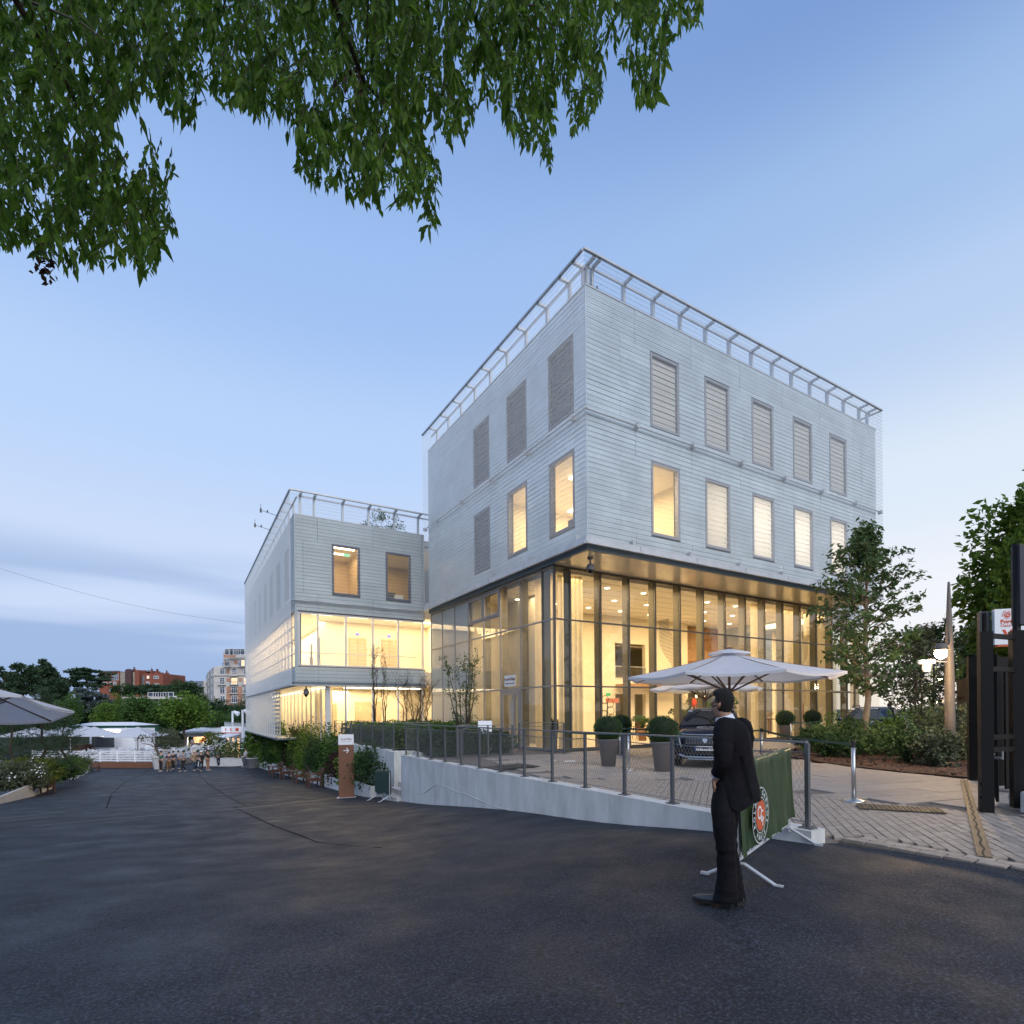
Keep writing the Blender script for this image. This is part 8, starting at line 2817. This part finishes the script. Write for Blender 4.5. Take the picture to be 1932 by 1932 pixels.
pts, dr_, ce = crown_points(tuple(knee + _rt0 * 1.1 + Vector((0, 0, .9))), (.8, .8, .75), 22, 26, 71, .34)
p2, d2, ce = crown_points(tuple(knee + _rt0 * -.5 + Vector((0, 0, .95))), (1.0, .7, .55), 16, 14, 72, .34)
build('crown', leafy(np.concatenate([pts, p2]), .08, 2.6, 0, 70, np.concatenate([dr_, d2])), lf_olive, t)
yp = bigpot('giant yellow pot with a round shrub behind the road group', 304, 1441, 58, 1.45, .60, mat('yellow_pot', (.62, .36, .012), .5, var=.04))
bush('pot_shrub', 'round grey green shrub filling the giant yellow pot', (yp.x + .5, yp.y - .3, yp.z + 1.3), (1.15, 1.1, 1.1), lf_olive, n=1600, leaf=.10, seed=91, clumps=24)
cn_ = 0
for u_, v_, d, w_, h, lab, flow in ((420, 1449, 52, 4.6, .75, 'white trough of white flowers and dark foliage on the road', 16), (447, 1449, 51, 2.6, .75, 'white trough with white flowers next to the passer-by', 12), (398, 1438, 60, 1.6, 1.5, 'tall dark planter box with light green shrub', 0), (430, 1428, 66, 2.6, 1.2, 'brown planter box with shrubs before the shop wall', 3)):
 p = P(u_, v_, d)
 p.z = gz(p.x, p.y)
 t = thing('planter', lab, 'planter', p, group='planters in the middle distance')
 build('trough', MB().obox((p.x, p.y, p.z + h / 2), _rt0 * w_ / 2, _fw * .5, (0, 0, h / 2)), m_trough if flow > 5 else mat('dark_planter', (.06, .055, .055), .6), t)
 bush('planter_shrub', 'shrub growing in the %s' % lab.split(' with')[0].replace(' of white flowers and dark foliage on the road', ' on the road')[:60], (p.x, p.y, p.z + h), (w_ * .55, .8, .85), lf_dark if flow > 12 else lf_yellow if cn_ == 2 else lf_round, n=900, leaf=.12, seed=300 + cn_, flowers=flow, fsize=.10, group='shrubs in far planters')
 cn_ += 1
# ================================================================== shop, ramp building, lamps
SH = G(388, 1413)
SH = P(388, 1413, 86)
SH.z = gz(SH.x, SH.y)
d86 = 86
W2 = 36 * d86 / FPX
hS = (1413 - 1374) * d86 / FPX
t = thing('shop_pavilion', 'low white shop pavilion with one brightly lit opening', 'building', SH)
zs = SH.z
so = lambda a, b_, z: Vector((SH.x, SH.y, zs + z)) + _rt0 * a + _fw * b_
x0, x1 = -37 * d86 / FPX, 90 * d86 / FPX
o0, o1 = (353.6 - 388) * d86 / FPX, (391 - 388) * d86 / FPX
for a, b_, z0, z1 in ((x0, o0, 0, hS * .8), (o1, x1, 0, hS * .8), (o0, o1, 0, .28), (o0, o1, hS * .60, hS * .8)):
 build('wall', MB().obox(so((a + b_) / 2, .1, (z0 + z1) / 2), _rt0 * ((b_ - a) / 2), _fw * .12, (0, 0, (z1 - z0) / 2)), m_dwhite, t)
build('roof', MB().obox(so((x0 + x1) / 2, 1.6, hS * .9), _rt0 * ((x1 - x0) / 2 + .4), _fw * 2.4 + Vector((0, 0, .25)), (0, 0, .14)), m_dwhite, t)
build('back_wall', MB().obox(so((o0 + o1) / 2, 2.8, 1.2), _rt0 * 2.2, _fw * .05, (0, 0, 1.3)), mat('shop_tan', (.60, .42, .24), .8), t)
build('counter', MB().obox(so(o0 + 1.0, .6, .65), _rt0 * .9, _fw * .2, (0, 0, .38)), mat('counter_grey', (.30, .26, .22), .6), t)
r_ = random.Random(3)
gm = [cloth(n_, c) for n_, c in (('shopred', (.5, .12, .05)), ('shopwhite', (.75, .72, .66)), ('shoporange', (.6, .25, .08)), ('shopdark', (.10, .05, .04)))]
for k in range(26):
 a, z = r_.uniform(o0 + .2, o1 - .2), r_.choice((.95, 1.25, 1.55, 1.8))
 build('goods', MB().obox(so(a, 2.6, z), _rt0 * r_.uniform(.08, .22), _fw * .06, (0, 0, r_.uniform(.06, .13))), gm[k % 4], t)
build('shelf', MB().obox(so(o1 - .8, 2.68, 1.1), _rt0 * .7, _fw * .06, (0, 0, .02)).obox(so(o1 - .8, 2.68, 1.4), _rt0 * .7, _fw * .06, (0, 0, .02)), m_dwhite, t, kind='stuff')
area_light('shop_light', so((o0 + o1) / 2, 1.4, hS * .78), 2.6, 1.8, 420, (1, .86, .66))
place_text('LA BOUTIQUE', .42, mat('print_grey', (.30,) * 3), so(.6 * o0, -.035, hS * .71), _rt0, (0, 0, 1), t, bold=.005)
place_text('LA BOUTIQUE', .42, _mats['print_grey'], so(o1 + 3.4, -.035, hS * .71), _rt0, (0, 0, 1), t, bold=.005)
RB = P(424, 1405, 70)
RE = P(476, 1410, 56)
t = thing('ramp_building', 'white wall of a long ramp with railing, awnings and lit doorways', 'building', (RB.x, RB.y, -4))
zt0, zt1 = P(424, 1379, 70).z, P(480, 1388, 56).z
dr = (RE - RB)
dr.z = 0
nr_ = Vector((-dr.y, dr.x, 0)).normalized()
if nr_.dot(_rt0) < 0:
 nr_ = -nr_
V8 = []
for p, z in ((RB, zt0), (RE, zt1)):
 V8 += [Vector((p.x, p.y, -4.2)), Vector((p.x, p.y, z)), Vector((p.x, p.y, z)) + nr_ * 6, Vector((p.x, p.y, -4.2)) + nr_ * 6]
build('wall', MB().add(V8, [(0, 1, 5, 4), (1, 2, 6, 5), (0, 3, 2, 1), (4, 5, 6, 7)]), m_dwhite, t)
rl = thing('ramp_railing', 'grey upright bar railing along the top of the white ramp wall', 'railing', (RB.x, RB.y, zt0))
for i in range(46):
 p = RB.lerp(RE, i / 45)
 z = zt0 + (zt1 - zt0) * i / 45
 build('baluster', MB().box(p.x - .02, p.x + .02, p.y - .02, p.y + .02, z, z + 1.15), m_steel, rl)
build('rail', MB().beam((RB.x, RB.y, zt0 + 1.15), (RE.x, RE.y, zt1 + 1.15), .06, .05), m_steel, rl)
lit = emitter('doorway_glow', (1.0, .62, .30), 1.6)
for k, f in enumerate((.16, .36, .56)):
 p = RB.lerp(RE, f) - nr_ * .03
 g = gz(p.x, p.y)
 dd = build('doorway', MB().obox((p.x, p.y, g + 1.1), dr.normalized() * .6, nr_ * .02, (0, 0, 1.1)), lit, t)
 q = p - nr_ * .8
 build('awning', MB().obox((q.x, q.y, g + 2.7 - .15), dr.normalized() * 1.3, nr_ * .8 + Vector((0, 0, .18)), (0, 0, .05)), m_dwhite, t)
 s_ = RB.lerp(RE, f + .12) - nr_ * .5
 sg = build('hanging_sign', MB().obox((s_.x, s_.y, g + 3.3), nr_ * .55, dr.normalized() * .08, (0, 0, .35)), m_sign_white, t)
 build('sign_edge', MB().obox((s_.x, s_.y, g + 2.93), nr_ * .55, dr.normalized() * .085, (0, 0, .04)), m_redp, sg)
 build('pictogram', MB().obox(Vector((s_.x, s_.y, g + 3.3)) - dr.normalized() * -.085, nr_ * .16, dr.normalized() * .008, (0, 0, .16)), m_redp, sg)
for k, (u_, d, lab) in enumerate(((439, 66, 'white lamp post with a drum head over the ramp, the left one'), (460, 60, 'white lamp post with a drum head over the ramp, the right one by the wing'))):
 v0 = 1382
 vt = 1343.5 if k == 0 else 1341
 p, q = P(u_ - (0 if k == 0 else 2), v0 + 6, d), P(u_ - (0 if k == 0 else 2), vt, d)
 lt = thing('lamp_post', lab, 'lamp', p, group='white lamp posts on the ramp')
 build('post', MB().tube((p.x, p.y, p.z - .3), (p.x, p.y, q.z + .1), .12, .11, 8), m_dwhite, lt)
 e = Vector((q.x, q.y, q.z - .15)) + _rt0 * .45
 build('head', MB().tube(e - _rt0 * .3 + Vector((0, 0, .2)), e + _rt0 * .25 - Vector((0, 0, .1)), .16, .30, 10), m_dwhite, lt)
# ================================================================== hill and houses behind
hx = np.linspace(-140, 95, 24)
hy = np.linspace(88, 330, 20)
HX, HY = np.meshgrid(hx, hy)
HZ = -4.6 + 11.5 * np.clip((HY - 96) / 120, 0, 1) ** .8 * (.65 + .35 * np.cos((HX + 20) / 90)) + .5 * np.sin(HX / 13) * np.cos(HY / 17)
mb = MB()
mb.v = np.stack([HX.ravel(), HY.ravel(), HZ.ravel()], 1).tolist()
mb.f = [(j * 24 + i, j * 24 + i + 1, (j + 1) * 24 + i + 1, (j + 1) * 24 + i) for j in range(19) for i in range(23)]
build('hill', mb, mat('hill_green', (.018, .032, .014), .95, var=.4, scale=.3), smooth=True, kind='structure')
m_brick = mat('red_brick', (.24, .075, .045), .8, var=.16, scale=1.5)
m_brick2 = mat('purple_brick', (.085, .045, .045), .85, var=.15, scale=1.5)
m_rubble = mat('rubble_stone', (.34, .31, .26), .9, var=.3, scale=2.5)
m_apt = mat('cream_stone', (.56, .53, .50), .8, var=.08, scale=.6)
m_aptbrick = mat('salmon_brick', (.46, .25, .17), .8, var=.08, scale=1.2)
m_slate_roof = mat('zinc_roof', (.20, .23, .28), .5, .2, .1)
m_paneblue = mat('far_pane', (.055, .075, .11), .12, 0, .2, 1.5, spec=.8)
m_lit = emitter('far_window_glow', (1.0, .68, .36), 1.5)
class Far:
 """a house front in the distance, laid out from its own left and right ends"""
 def __init__(s, name, label, uL, uR, vB, d, turn=0.0):
  a, b_ = P(uL, 1348, d), P(uR, 1348, d * (1 + turn))
  s.o = Vector((a.x, a.y, 0))
  s.ax = Vector((b_.x - a.x, b_.y - a.y, 0))
  s.W = s.ax.length
  s.ax.normalize()
  s.n = Vector((s.ax.y, -s.ax.x, 0))
  if s.n.dot(_fw) > 0:
   s.n = -s.n
  s.d = d
  s.uL, s.uR = uL, uR
  s.z0 = s.z(vB)
  s.t = thing(name, label, 'building', (a.x, a.y, s.z0))
 def z(s, v):
  return EYE + (1347.3 - v) * s.d / FPX
 def x(s, u_):
  return (u_ - s.uL) / (s.uR - s.uL) * s.W
 def bx(s, x0, x1, n0, n1, z0, z1, m_, name='wall', parent=None):
  c = s.o + s.ax * ((x0 + x1) / 2) + s.n * ((n0 + n1) / 2) + Vector((0, 0, (z0 + z1) / 2))
  return build(name, MB().obox(c, s.ax * ((x1 - x0) / 2), s.n * ((n1 - n0) / 2), (0, 0, (z1 - z0) / 2)), m_, parent or s.t)
 def win(s, x, z, w_, h, lit=False, bars=1, arch=False, balc=False, frame=None):
  f = MB()
  fr_ = frame or m_dwhite
  def b4(x0, x1, n0, n1, z0, z1):
   c = s.o + s.ax * ((x0 + x1) / 2) + s.n * ((n0 + n1) / 2) + Vector((0, 0, (z0 + z1) / 2))
   f.obox(c, s.ax * ((x1 - x0) / 2), s.n * ((n1 - n0) / 2), (0, 0, (z1 - z0) / 2))
  t = .10
  b4(x - w_ / 2 - t, x - w_ / 2, -.05, .10, z, z + h)
  b4(x + w_ / 2, x + w_ / 2 + t, -.05, .10, z, z + h)
  b4(x - w_ / 2 - t, x + w_ / 2 + t, -.05, .12, z + h, z + h + t)
  b4(x - w_ / 2 - t, x + w_ / 2 + t, -.05, .16, z - t, z)
  for k in range(bars):
   xx = x - w_ / 2 + w_ * (k + 1) / (bars + 1)
   b4(xx - .045, xx + .045, .0, .07, z, z + h)
  b4(x - w_ / 2, x + w_ / 2, .0, .06, z + h * .68, z + h * .68 + .07)
  wn_ = build('window', f, fr_, s.t)
  s.bx(x - w_ / 2, x + w_ / 2, .005, .02, z, z + h, m_lit if lit else m_paneblue, 'pane', wn_)
  if arch:
   c = s.o + s.ax * x + s.n * .02 + Vector((0, 0, z + h + .1))
   build('arch', MB().add([c + s.ax * (w_ / 2 * math.cos(q)) + Vector((0, 0, w_ / 2 * math.sin(q))) for q in np.linspace(0, math.pi, 11)], [tuple(range(11))]), m_paneblue, wn_)
  if balc:
   s.bx(x - w_ / 2 - .5, x + w_ / 2 + .5, .12, .75, z - .32, z - .12, m_apt, 'balcony', wn_)
   for k in range(6):
    xx = x - w_ / 2 - .45 + (w_ + .9) * k / 5
    s.bx(xx - .04, xx + .04, .66, .72, z - .12, z + .75, m_apt if balc == 2 else m_alu_dark, 'baluster', wn_)
   s.bx(x - w_ / 2 - .5, x + w_ / 2 + .5, .64, .74, z + .75, z + .83, m_apt if balc == 2 else m_alu_dark, 'balcony_rail', wn_)
  return wn_
# red brick block
B = Far('brick_building', 'wide red brick apartment block on the hill beyond the trees', 187.5, 308, 1310, 175)
zz = B.z
X = lambda r1: B.x(r1 * .2441)
V = lambda r1: zz((2500 + r1 / 1.932) * .4717)
zb_ = V(560) - 3
B.bx(X(768), X(920), -12, 0, zb_, V(352), m_brick)
B.bx(X(920), X(980), -12, -.6, zb_, V(358), m_rubble)
B.bx(X(972), X(1020), -12, .2, zb_, V(342), m_brick2)
B.bx(X(1020), X(1052), -12, -.6, zb_, V(360), m_rubble)
B.bx(X(1052), X(1086), -12, .5, zb_, V(345), m_brick)
B.bx(X(1086), X(1120), -12, -.8, zb_, V(372), m_brick)
B.bx(X(1120), X(1262), -12, 0, zb_, V(372), m_brick)
B.bx(X(1090), X(1118), -.8, -.6, zb_, V(385), mat('stair_glazing', (.16, .18, .20), .3, var=.2, scale=2), 'stair_glazing')
B.bx(X(1030), X(1105), -9, -3, V(352), V(340), m_slate_roof, 'roof_cabin')
for a, b_, top in ((925, 960, 346), (982, 990, 330), (1122, 1134, 345), (1160, 1176, 348), (1238, 1250, 360)):
 ch = B.bx(X(a), X(b_), -4, -2.6, V(372), V(top), m_brick, 'chimney')
 for k in range(max(1, int((b_ - a) / 7))):
  xx = X(a + 3 + 7 * k)
  B.bx(xx - .15, xx + .15, -3.5, -3.2, V(top), V(top) + .7, m_brick2, 'chimney_pot', ch)
B.bx(X(768), X(922), -.3, .25, V(354), V(348), m_slate_roof, 'cornice')
for a, b_, v0, v1, lit in ((788, 832, 410, 373, 0), (872, 916, 420, 373, 0), (800, 830, 455, 438, 0), (852, 868, 458, 436, 0), (882, 900, 458, 436, 0), (852, 868, 508, 486, 0), (882, 900, 508, 486, 1), (1140, 1156, 410, 391, 1), (1193, 1228, 412, 393, 0), (1136, 1156, 460, 436, 0), (1195, 1230, 470, 452, 0)):
 B.win(X((a + b_) / 2), V(v0), X(b_) - X(a), V(v1) - V(v0), bool(lit), 2 if b_ - a > 30 else 1)
ant = MB().tube(B.o + B.ax * X(1108) + B.n * -4 + Vector((0, 0, V(350))), B.o + B.ax * X(1108) + B.n * -4 + Vector((0, 0, V(312))), .05, n=4)
build('roof_aerial', ant, m_alu_dark, B.t)
# cream and salmon apartment house
A = Far('apartment_house', 'tall cream stone apartment house with salmon brick panels beside the wing', 404, 476, 1395, 165)
X7 = lambda r: A.x((500 + r / 3.513) * .4717)
V7 = lambda r: A.z((2600 + r / 3.513) * .4717)
zb_ = V7(900) - 6
A.bx(X7(1250), X7(1900), -14, 0, zb_, V7(355), m_apt)
A.bx(X7(1278), X7(1900), -14, -1.6, V7(355), V7(235), m_apt)
A.bx(X7(1320), X7(1900), -14, -3.0, V7(235), V7(115), m_apt)
A.bx(X7(1245), X7(1440), -14, -6, V7(235), V7(5), m_aptbrick, 'brick_stack')
A.bx(X7(1445), X7(1710), -14, -5, V7(115), V7(15), m_apt, 'penthouse')
A.bx(X7(1430), X7(1725), -14, -4.6, V7(15), V7(2), m_slate_roof, 'roof')
for k in range(9):
 xx = X7(1255 + k * 20)
 A.bx(xx - .2, xx + .2, -8, -7.4, V7(5), V7(5) + .9, m_brick2, 'chimney_pot')
for v_, x_ in ((355, 1245), (235, 1272), (112, 1315)):
 A.bx(X7(x_), X7(1900), -.4 - (1.6 if v_ == 235 else 3.0 if v_ == 112 else 0), .35 - (1.6 if v_ == 235 else 3.0 if v_ == 112 else 0), V7(v_) - .2, V7(v_) + .3, m_apt, 'cornice')
for q in ((1275, 1340, 350, 262, -1.58), (1400, 1435, 350, 262, -1.58), (1645, 1670, 355, 270, -1.58), (1320, 1410, 190, 130, -2.98), (1470, 1595, 190, 140, -2.98), (1430, 1500, 450, 400, .02), (1600, 1655, 450, 400, .02), (1430, 1500, 870, 520, .02), (1585, 1650, 870, 520, .02)):
 A.bx(X7(q[0]), X7(q[1]), q[4] - .1, q[4] + .06, V7(q[2]), V7(q[3]), m_aptbrick, 'brick_panel')
for x_, v0, w_, h_, lit, n_, arch, balc in ((1372, 350, 52, 85, 0, 1, 0, 0), (1540, 358, 60, 60, 0, 2, 1, 2), (1702, 358, 48, 80, 0, 1, 0, 0), (1370, 485, 60, 90, 0, 1, 0, 2), (1541, 485, 76, 85, 1, 2, 0, 1), (1706, 485, 50, 80, 1, 1, 0, 2), (1372, 610, 62, 85, 0, 1, 0, 0), (1541, 608, 78, 82, 0, 2, 0, 1), (1706, 612, 50, 82, 0, 1, 0, 1), (1374, 738, 58, 84, 0, 1, 0, 0), (1541, 740, 78, 84, 0, 2, 0, 1), (1620, 230, 40, 80, 0, 1, 0, 0), (1665, 230, 40, 80, 1, 1, 0, 0), (1712, 230, 36, 80, 0, 1, 0, 0), (1440, 225, 54, 80, 0, 1, 0, 1)):
 A.win(X7(x_), V7(v0), X7(1250 + w_) - X7(1250), V7(v0 - h_) - V7(v0), bool(lit), n_, bool(arch), balc)
for x_ in (1470, 1540, 1630):
 A.win(X7(x_), V7(70), 2.4, 1.6, False, 1)
# narrow flank of the house going back to the left
A2 = Far('apartment_flank', 'shadowed cream flank of the tall apartment house', 391, 404, 1395, 192, -.14)
A2.bx(0, A2.W, -8, 0, A2.z(1400) - 4, A2.z((2600 + 330 / 3.513) * .4717), m_apt)
for k in range(5):
 for x_ in (.3, .72):
  A2.win(A2.W * x_, A2.z((2600 + (420 + 100 * k) / 3.513) * .4717), .9, 1.7, False, 1, False, 1 if k < 2 else 0)
# zinc roofed house
Zh = Far('zinc_roof_house', 'grey stone house with a zinc mansard roof left of the tall apartment house', 336, 391, 1345, 200)
XZ = lambda r: Zh.x((500 + r / 3.513) * .4717)
VZ = lambda r: Zh.z((2600 + r / 3.513) * .4717)
m_gstone = mat('grey_stone', (.42, .41, .39), .85, var=.08)
Zh.bx(XZ(750), XZ(985), -10, 0, VZ(700) - 8, VZ(478), m_gstone)
Zh.bx(XZ(745), XZ(1120), -10, .2, VZ(470), VZ(438), m_slate_roof, 'roof')
Zh.bx(XZ(985), XZ(1115), -10, .3, VZ(565), VZ(470), m_slate_roof, 'mansard')
Zh.bx(XZ(985), XZ(1115), -10, 0, VZ(900) - 6, VZ(565), mat('buff_stone', (.36, .31, .24), .85, var=.08))
Zh.bx(XZ(1115), XZ(1158), -10, .4, VZ(900) - 6, VZ(432), m_apt, 'party_wall')
for x_, v0, h_ in ((1022, 545, 60), (1020, 640, 60), (1022, 730, 60), (1088, 640, 40), (1088, 735, 45), (1090, 825, 40), (840, 520, 36), (900, 520, 36), (770, 520, 34)):
 Zh.win(XZ(x_), VZ(v0), XZ(985 + 30) - XZ(985), VZ(v0 - h_) - VZ(v0))
# low modern villa
Vl = Far('modern_villa', 'low white flat roofed villa half hidden by the round trees', 230.7, 323.5, 1340, 112)
XV = lambda r: Vl.x(r * .2441)
VV = lambda r: Vl.z((2500 + r / 1.932) * .4717)
Vl.bx(XV(945), XV(1325), -9, .6, VV(570), VV(553), m_apt, 'roof_slab')
Vl.bx(XV(965), XV(1300), -9, 0, VV(640) - 4, VV(570), mat('villa_dark', (.16, .14, .13), .6, var=.2, scale=1))
Vl.bx(XV(945), XV(1180), -.5, .4, VV(640) - 4, VV(600), m_apt, 'parapet')
Vl.bx(XV(1300), XV(1325), -9, .4, VV(640) - 4, VV(570), m_apt, 'pier')
for x_ in (1205, 1245, 1285):
 Vl.win(XV(x_), VV(612), 3.0, 2.4, False, 1)
Vl.bx(XV(1060), XV(1085), -5, -4, VV(553), VV(540), m_sign_white, 'roof_unit')
Vl.bx(XV(1220), XV(1270), -5, -4, VV(553), VV(544), m_sign_white, 'roof_unit')
# ================================================================== trees in the distance
def ftree(name, label, u_, v_, d, ru, rv, m_, seed, group='trees beyond the terrace', n=46, per=44, leaf=None, vbase=None, csize=.34, elong=1.5, flat=1.0, bottom=-.8):
 c = P(u_, v_, d)
 k = d / FPX
 rx, rz_ = ru * k, rv * k
 bz = P(u_, vbase or (v_ + rv * 1.35), d).z
 tree(name, label, (c.x, c.y, min(bz, c.z - rz_)), tuple(c), (rx * .84, rx * .84, rz_ * .86), m_, max(.14, rx * .06), n, per, leaf or rx * .085, seed, group, csize, flat, bottom, elong)
ftree('round_tree', 'round bright green tree with a clear trunk in front of the shop', 348.6, 1346, 80, 43, 35, lf_bright, 401, vbase=1412, n=80, per=60)
ftree('round_tree', 'round mid green tree left of the bright round one', 268, 1346, 82, 38, 37, lf_round, 402, vbase=1405, n=80, per=60)
ftree('round_tree', 'light green small tree right of the blue cedar', 199, 1349, 84, 25, 26, lf_bright, 403, vbase=1400, n=60, per=50)
ftree('round_tree', 'light green tree top behind the small light green tree', 218, 1330, 95, 22, 22, lf_bright, 404, n=40)
ftree('leafy_tree', 'dark rounded tree in front of the tall apartment house', 413, 1334, 95, 20, 17, lf_dark, 405)
ftree('leafy_tree', 'mid green tree below the dark rounded tree by the ramp', 413, 1358, 90, 22, 17, lf_round, 406)
ftree('leafy_tree', 'dark green tree pressed against the left wing', 459, 1345, 80, 20, 31, lf_dark, 407)
ftree('leafy_tree', 'dark tree rising before the zinc roofed house', 350, 1308, 120, 34, 24, lf_dark, 408, n=60)
ftree('leafy_tree', 'tall dark tree left of the zinc roofed house', 335, 1298, 125, 14, 20, lf_dark, 409)
ftree('leafy_tree', 'flat dark pine top before the brick block', 292, 1302, 130, 44, 10, lf_pine, 410, n=60, csize=.3)
ftree('leafy_tree', 'dark thicket tree under the brick block', 232, 1303, 125, 22, 14, lf_dark, 411)
ftree('leafy_tree', 'dark round tree right of the flat pine', 378, 1330, 115, 18, 22, lf_dark, 412)
ftree('leafy_tree', 'dark green tree behind the left parasol', 128, 1345, 70, 26, 38, lf_round, 413, n=60)
ftree('leafy_tree', 'dark tree low behind the terrace at left', 60, 1365, 75, 40, 30, lf_dark, 414, n=60)
ftree('leafy_tree', 'deep green filler tree behind the small light green tree', 170, 1365, 95, 28, 26, lf_dark, 415, n=50)
ftree('leafy_tree', 'deep green tree behind the terrace kiosk', 238, 1370, 98, 26, 22, lf_dark, 416, n=50)
ftree('leafy_tree', 'deep green tree between the two round trees', 308, 1362, 100, 26, 26, lf_dark, 417, n=50)
ftree('purple_tree', 'small purple leaved tree behind the yellow pot', 336, 1400, 78, 10, 14, lf_red, 418, n=20)
for k, (u_, v_, d, ru, rv, lab) in enumerate(((8, 1290, 95, 26, 36, 'dark pine at the far left edge above the parasol'), (45, 1288, 92, 28, 34, 'broad dark pine above the left parasol'), (80, 1273, 98, 24, 34, 'tallest dark pine with layered top left of the cedar'), (105, 1305, 90, 24, 30, 'dark pine leaning right beside the cedar'))):
 ftree('pine_tree', lab, u_, v_, d, ru, rv, lf_pine, 430 + k, 'dark pines on the left', n=44, per=70, leaf=.30, elong=2.6, csize=.30, flat=.55)
for k, (u_, v_, d, ru, rv, m_, lab) in enumerate(((165, 1282, 100, 40, 26, lf_pine, 'flat topped dark cedar left of the brick block'), (172, 1325, 92, 34, 34, lf_blue, 'blue grey drooping cedar above the terrace'))):
 ftree('cedar_tree', lab, u_, v_, d, ru, rv, m_, 440 + k, 'cedars', n=54, per=70, leaf=.28, elong=2.4, csize=.30, flat=.28)
# stadium-like railing seen between the trees
a_, b_ = P(127, 1308, 105), P(160, 1316, 105)
t = thing('far_railing', 'small pale railing glimpsed between the pine and the cedar', 'railing', a_)
for i in range(12):
 q = a_.lerp(b_, i / 11)
 build('baluster', MB().tube((q.x, q.y, q.z - 1.1), (q.x, q.y, q.z + .2), .05, n=4), m_apt, t)
build('rail', MB().tube(a_ + Vector((0, 0, .2)), b_ + Vector((0, 0, .2)), .06, n=4), m_apt, t)
# wood of low greenery that closes the gaps along the hill foot
pts_ = []
r = np.random.default_rng(77)
for i in range(7000):
 u_ = r.uniform(-60, 480)
 d = r.uniform(92, 118)
 v_ = r.uniform(1335, 1412)
 p = P(u_, v_, d)
 pts_.append((p.x, p.y, p.z))
build('undergrowth', leafy(np.array(pts_), 1.0, 1.4, 0, 78), lf_dark, kind='stuff')
# long wire across the sky at left
a_, b_ = P(-40, 1060, 60), P(470, 1177, 75)
w_ = build('overhead_wire', MB().path([a_.lerp(b_, i / 16) - Vector((0, 0, 1.0 * math.sin(math.pi * i / 16))) for i in range(17)], .012, 4), m_alu_dark)
tag(w_, 'thin overhead wire crossing the sky to the left wing', 'wire')
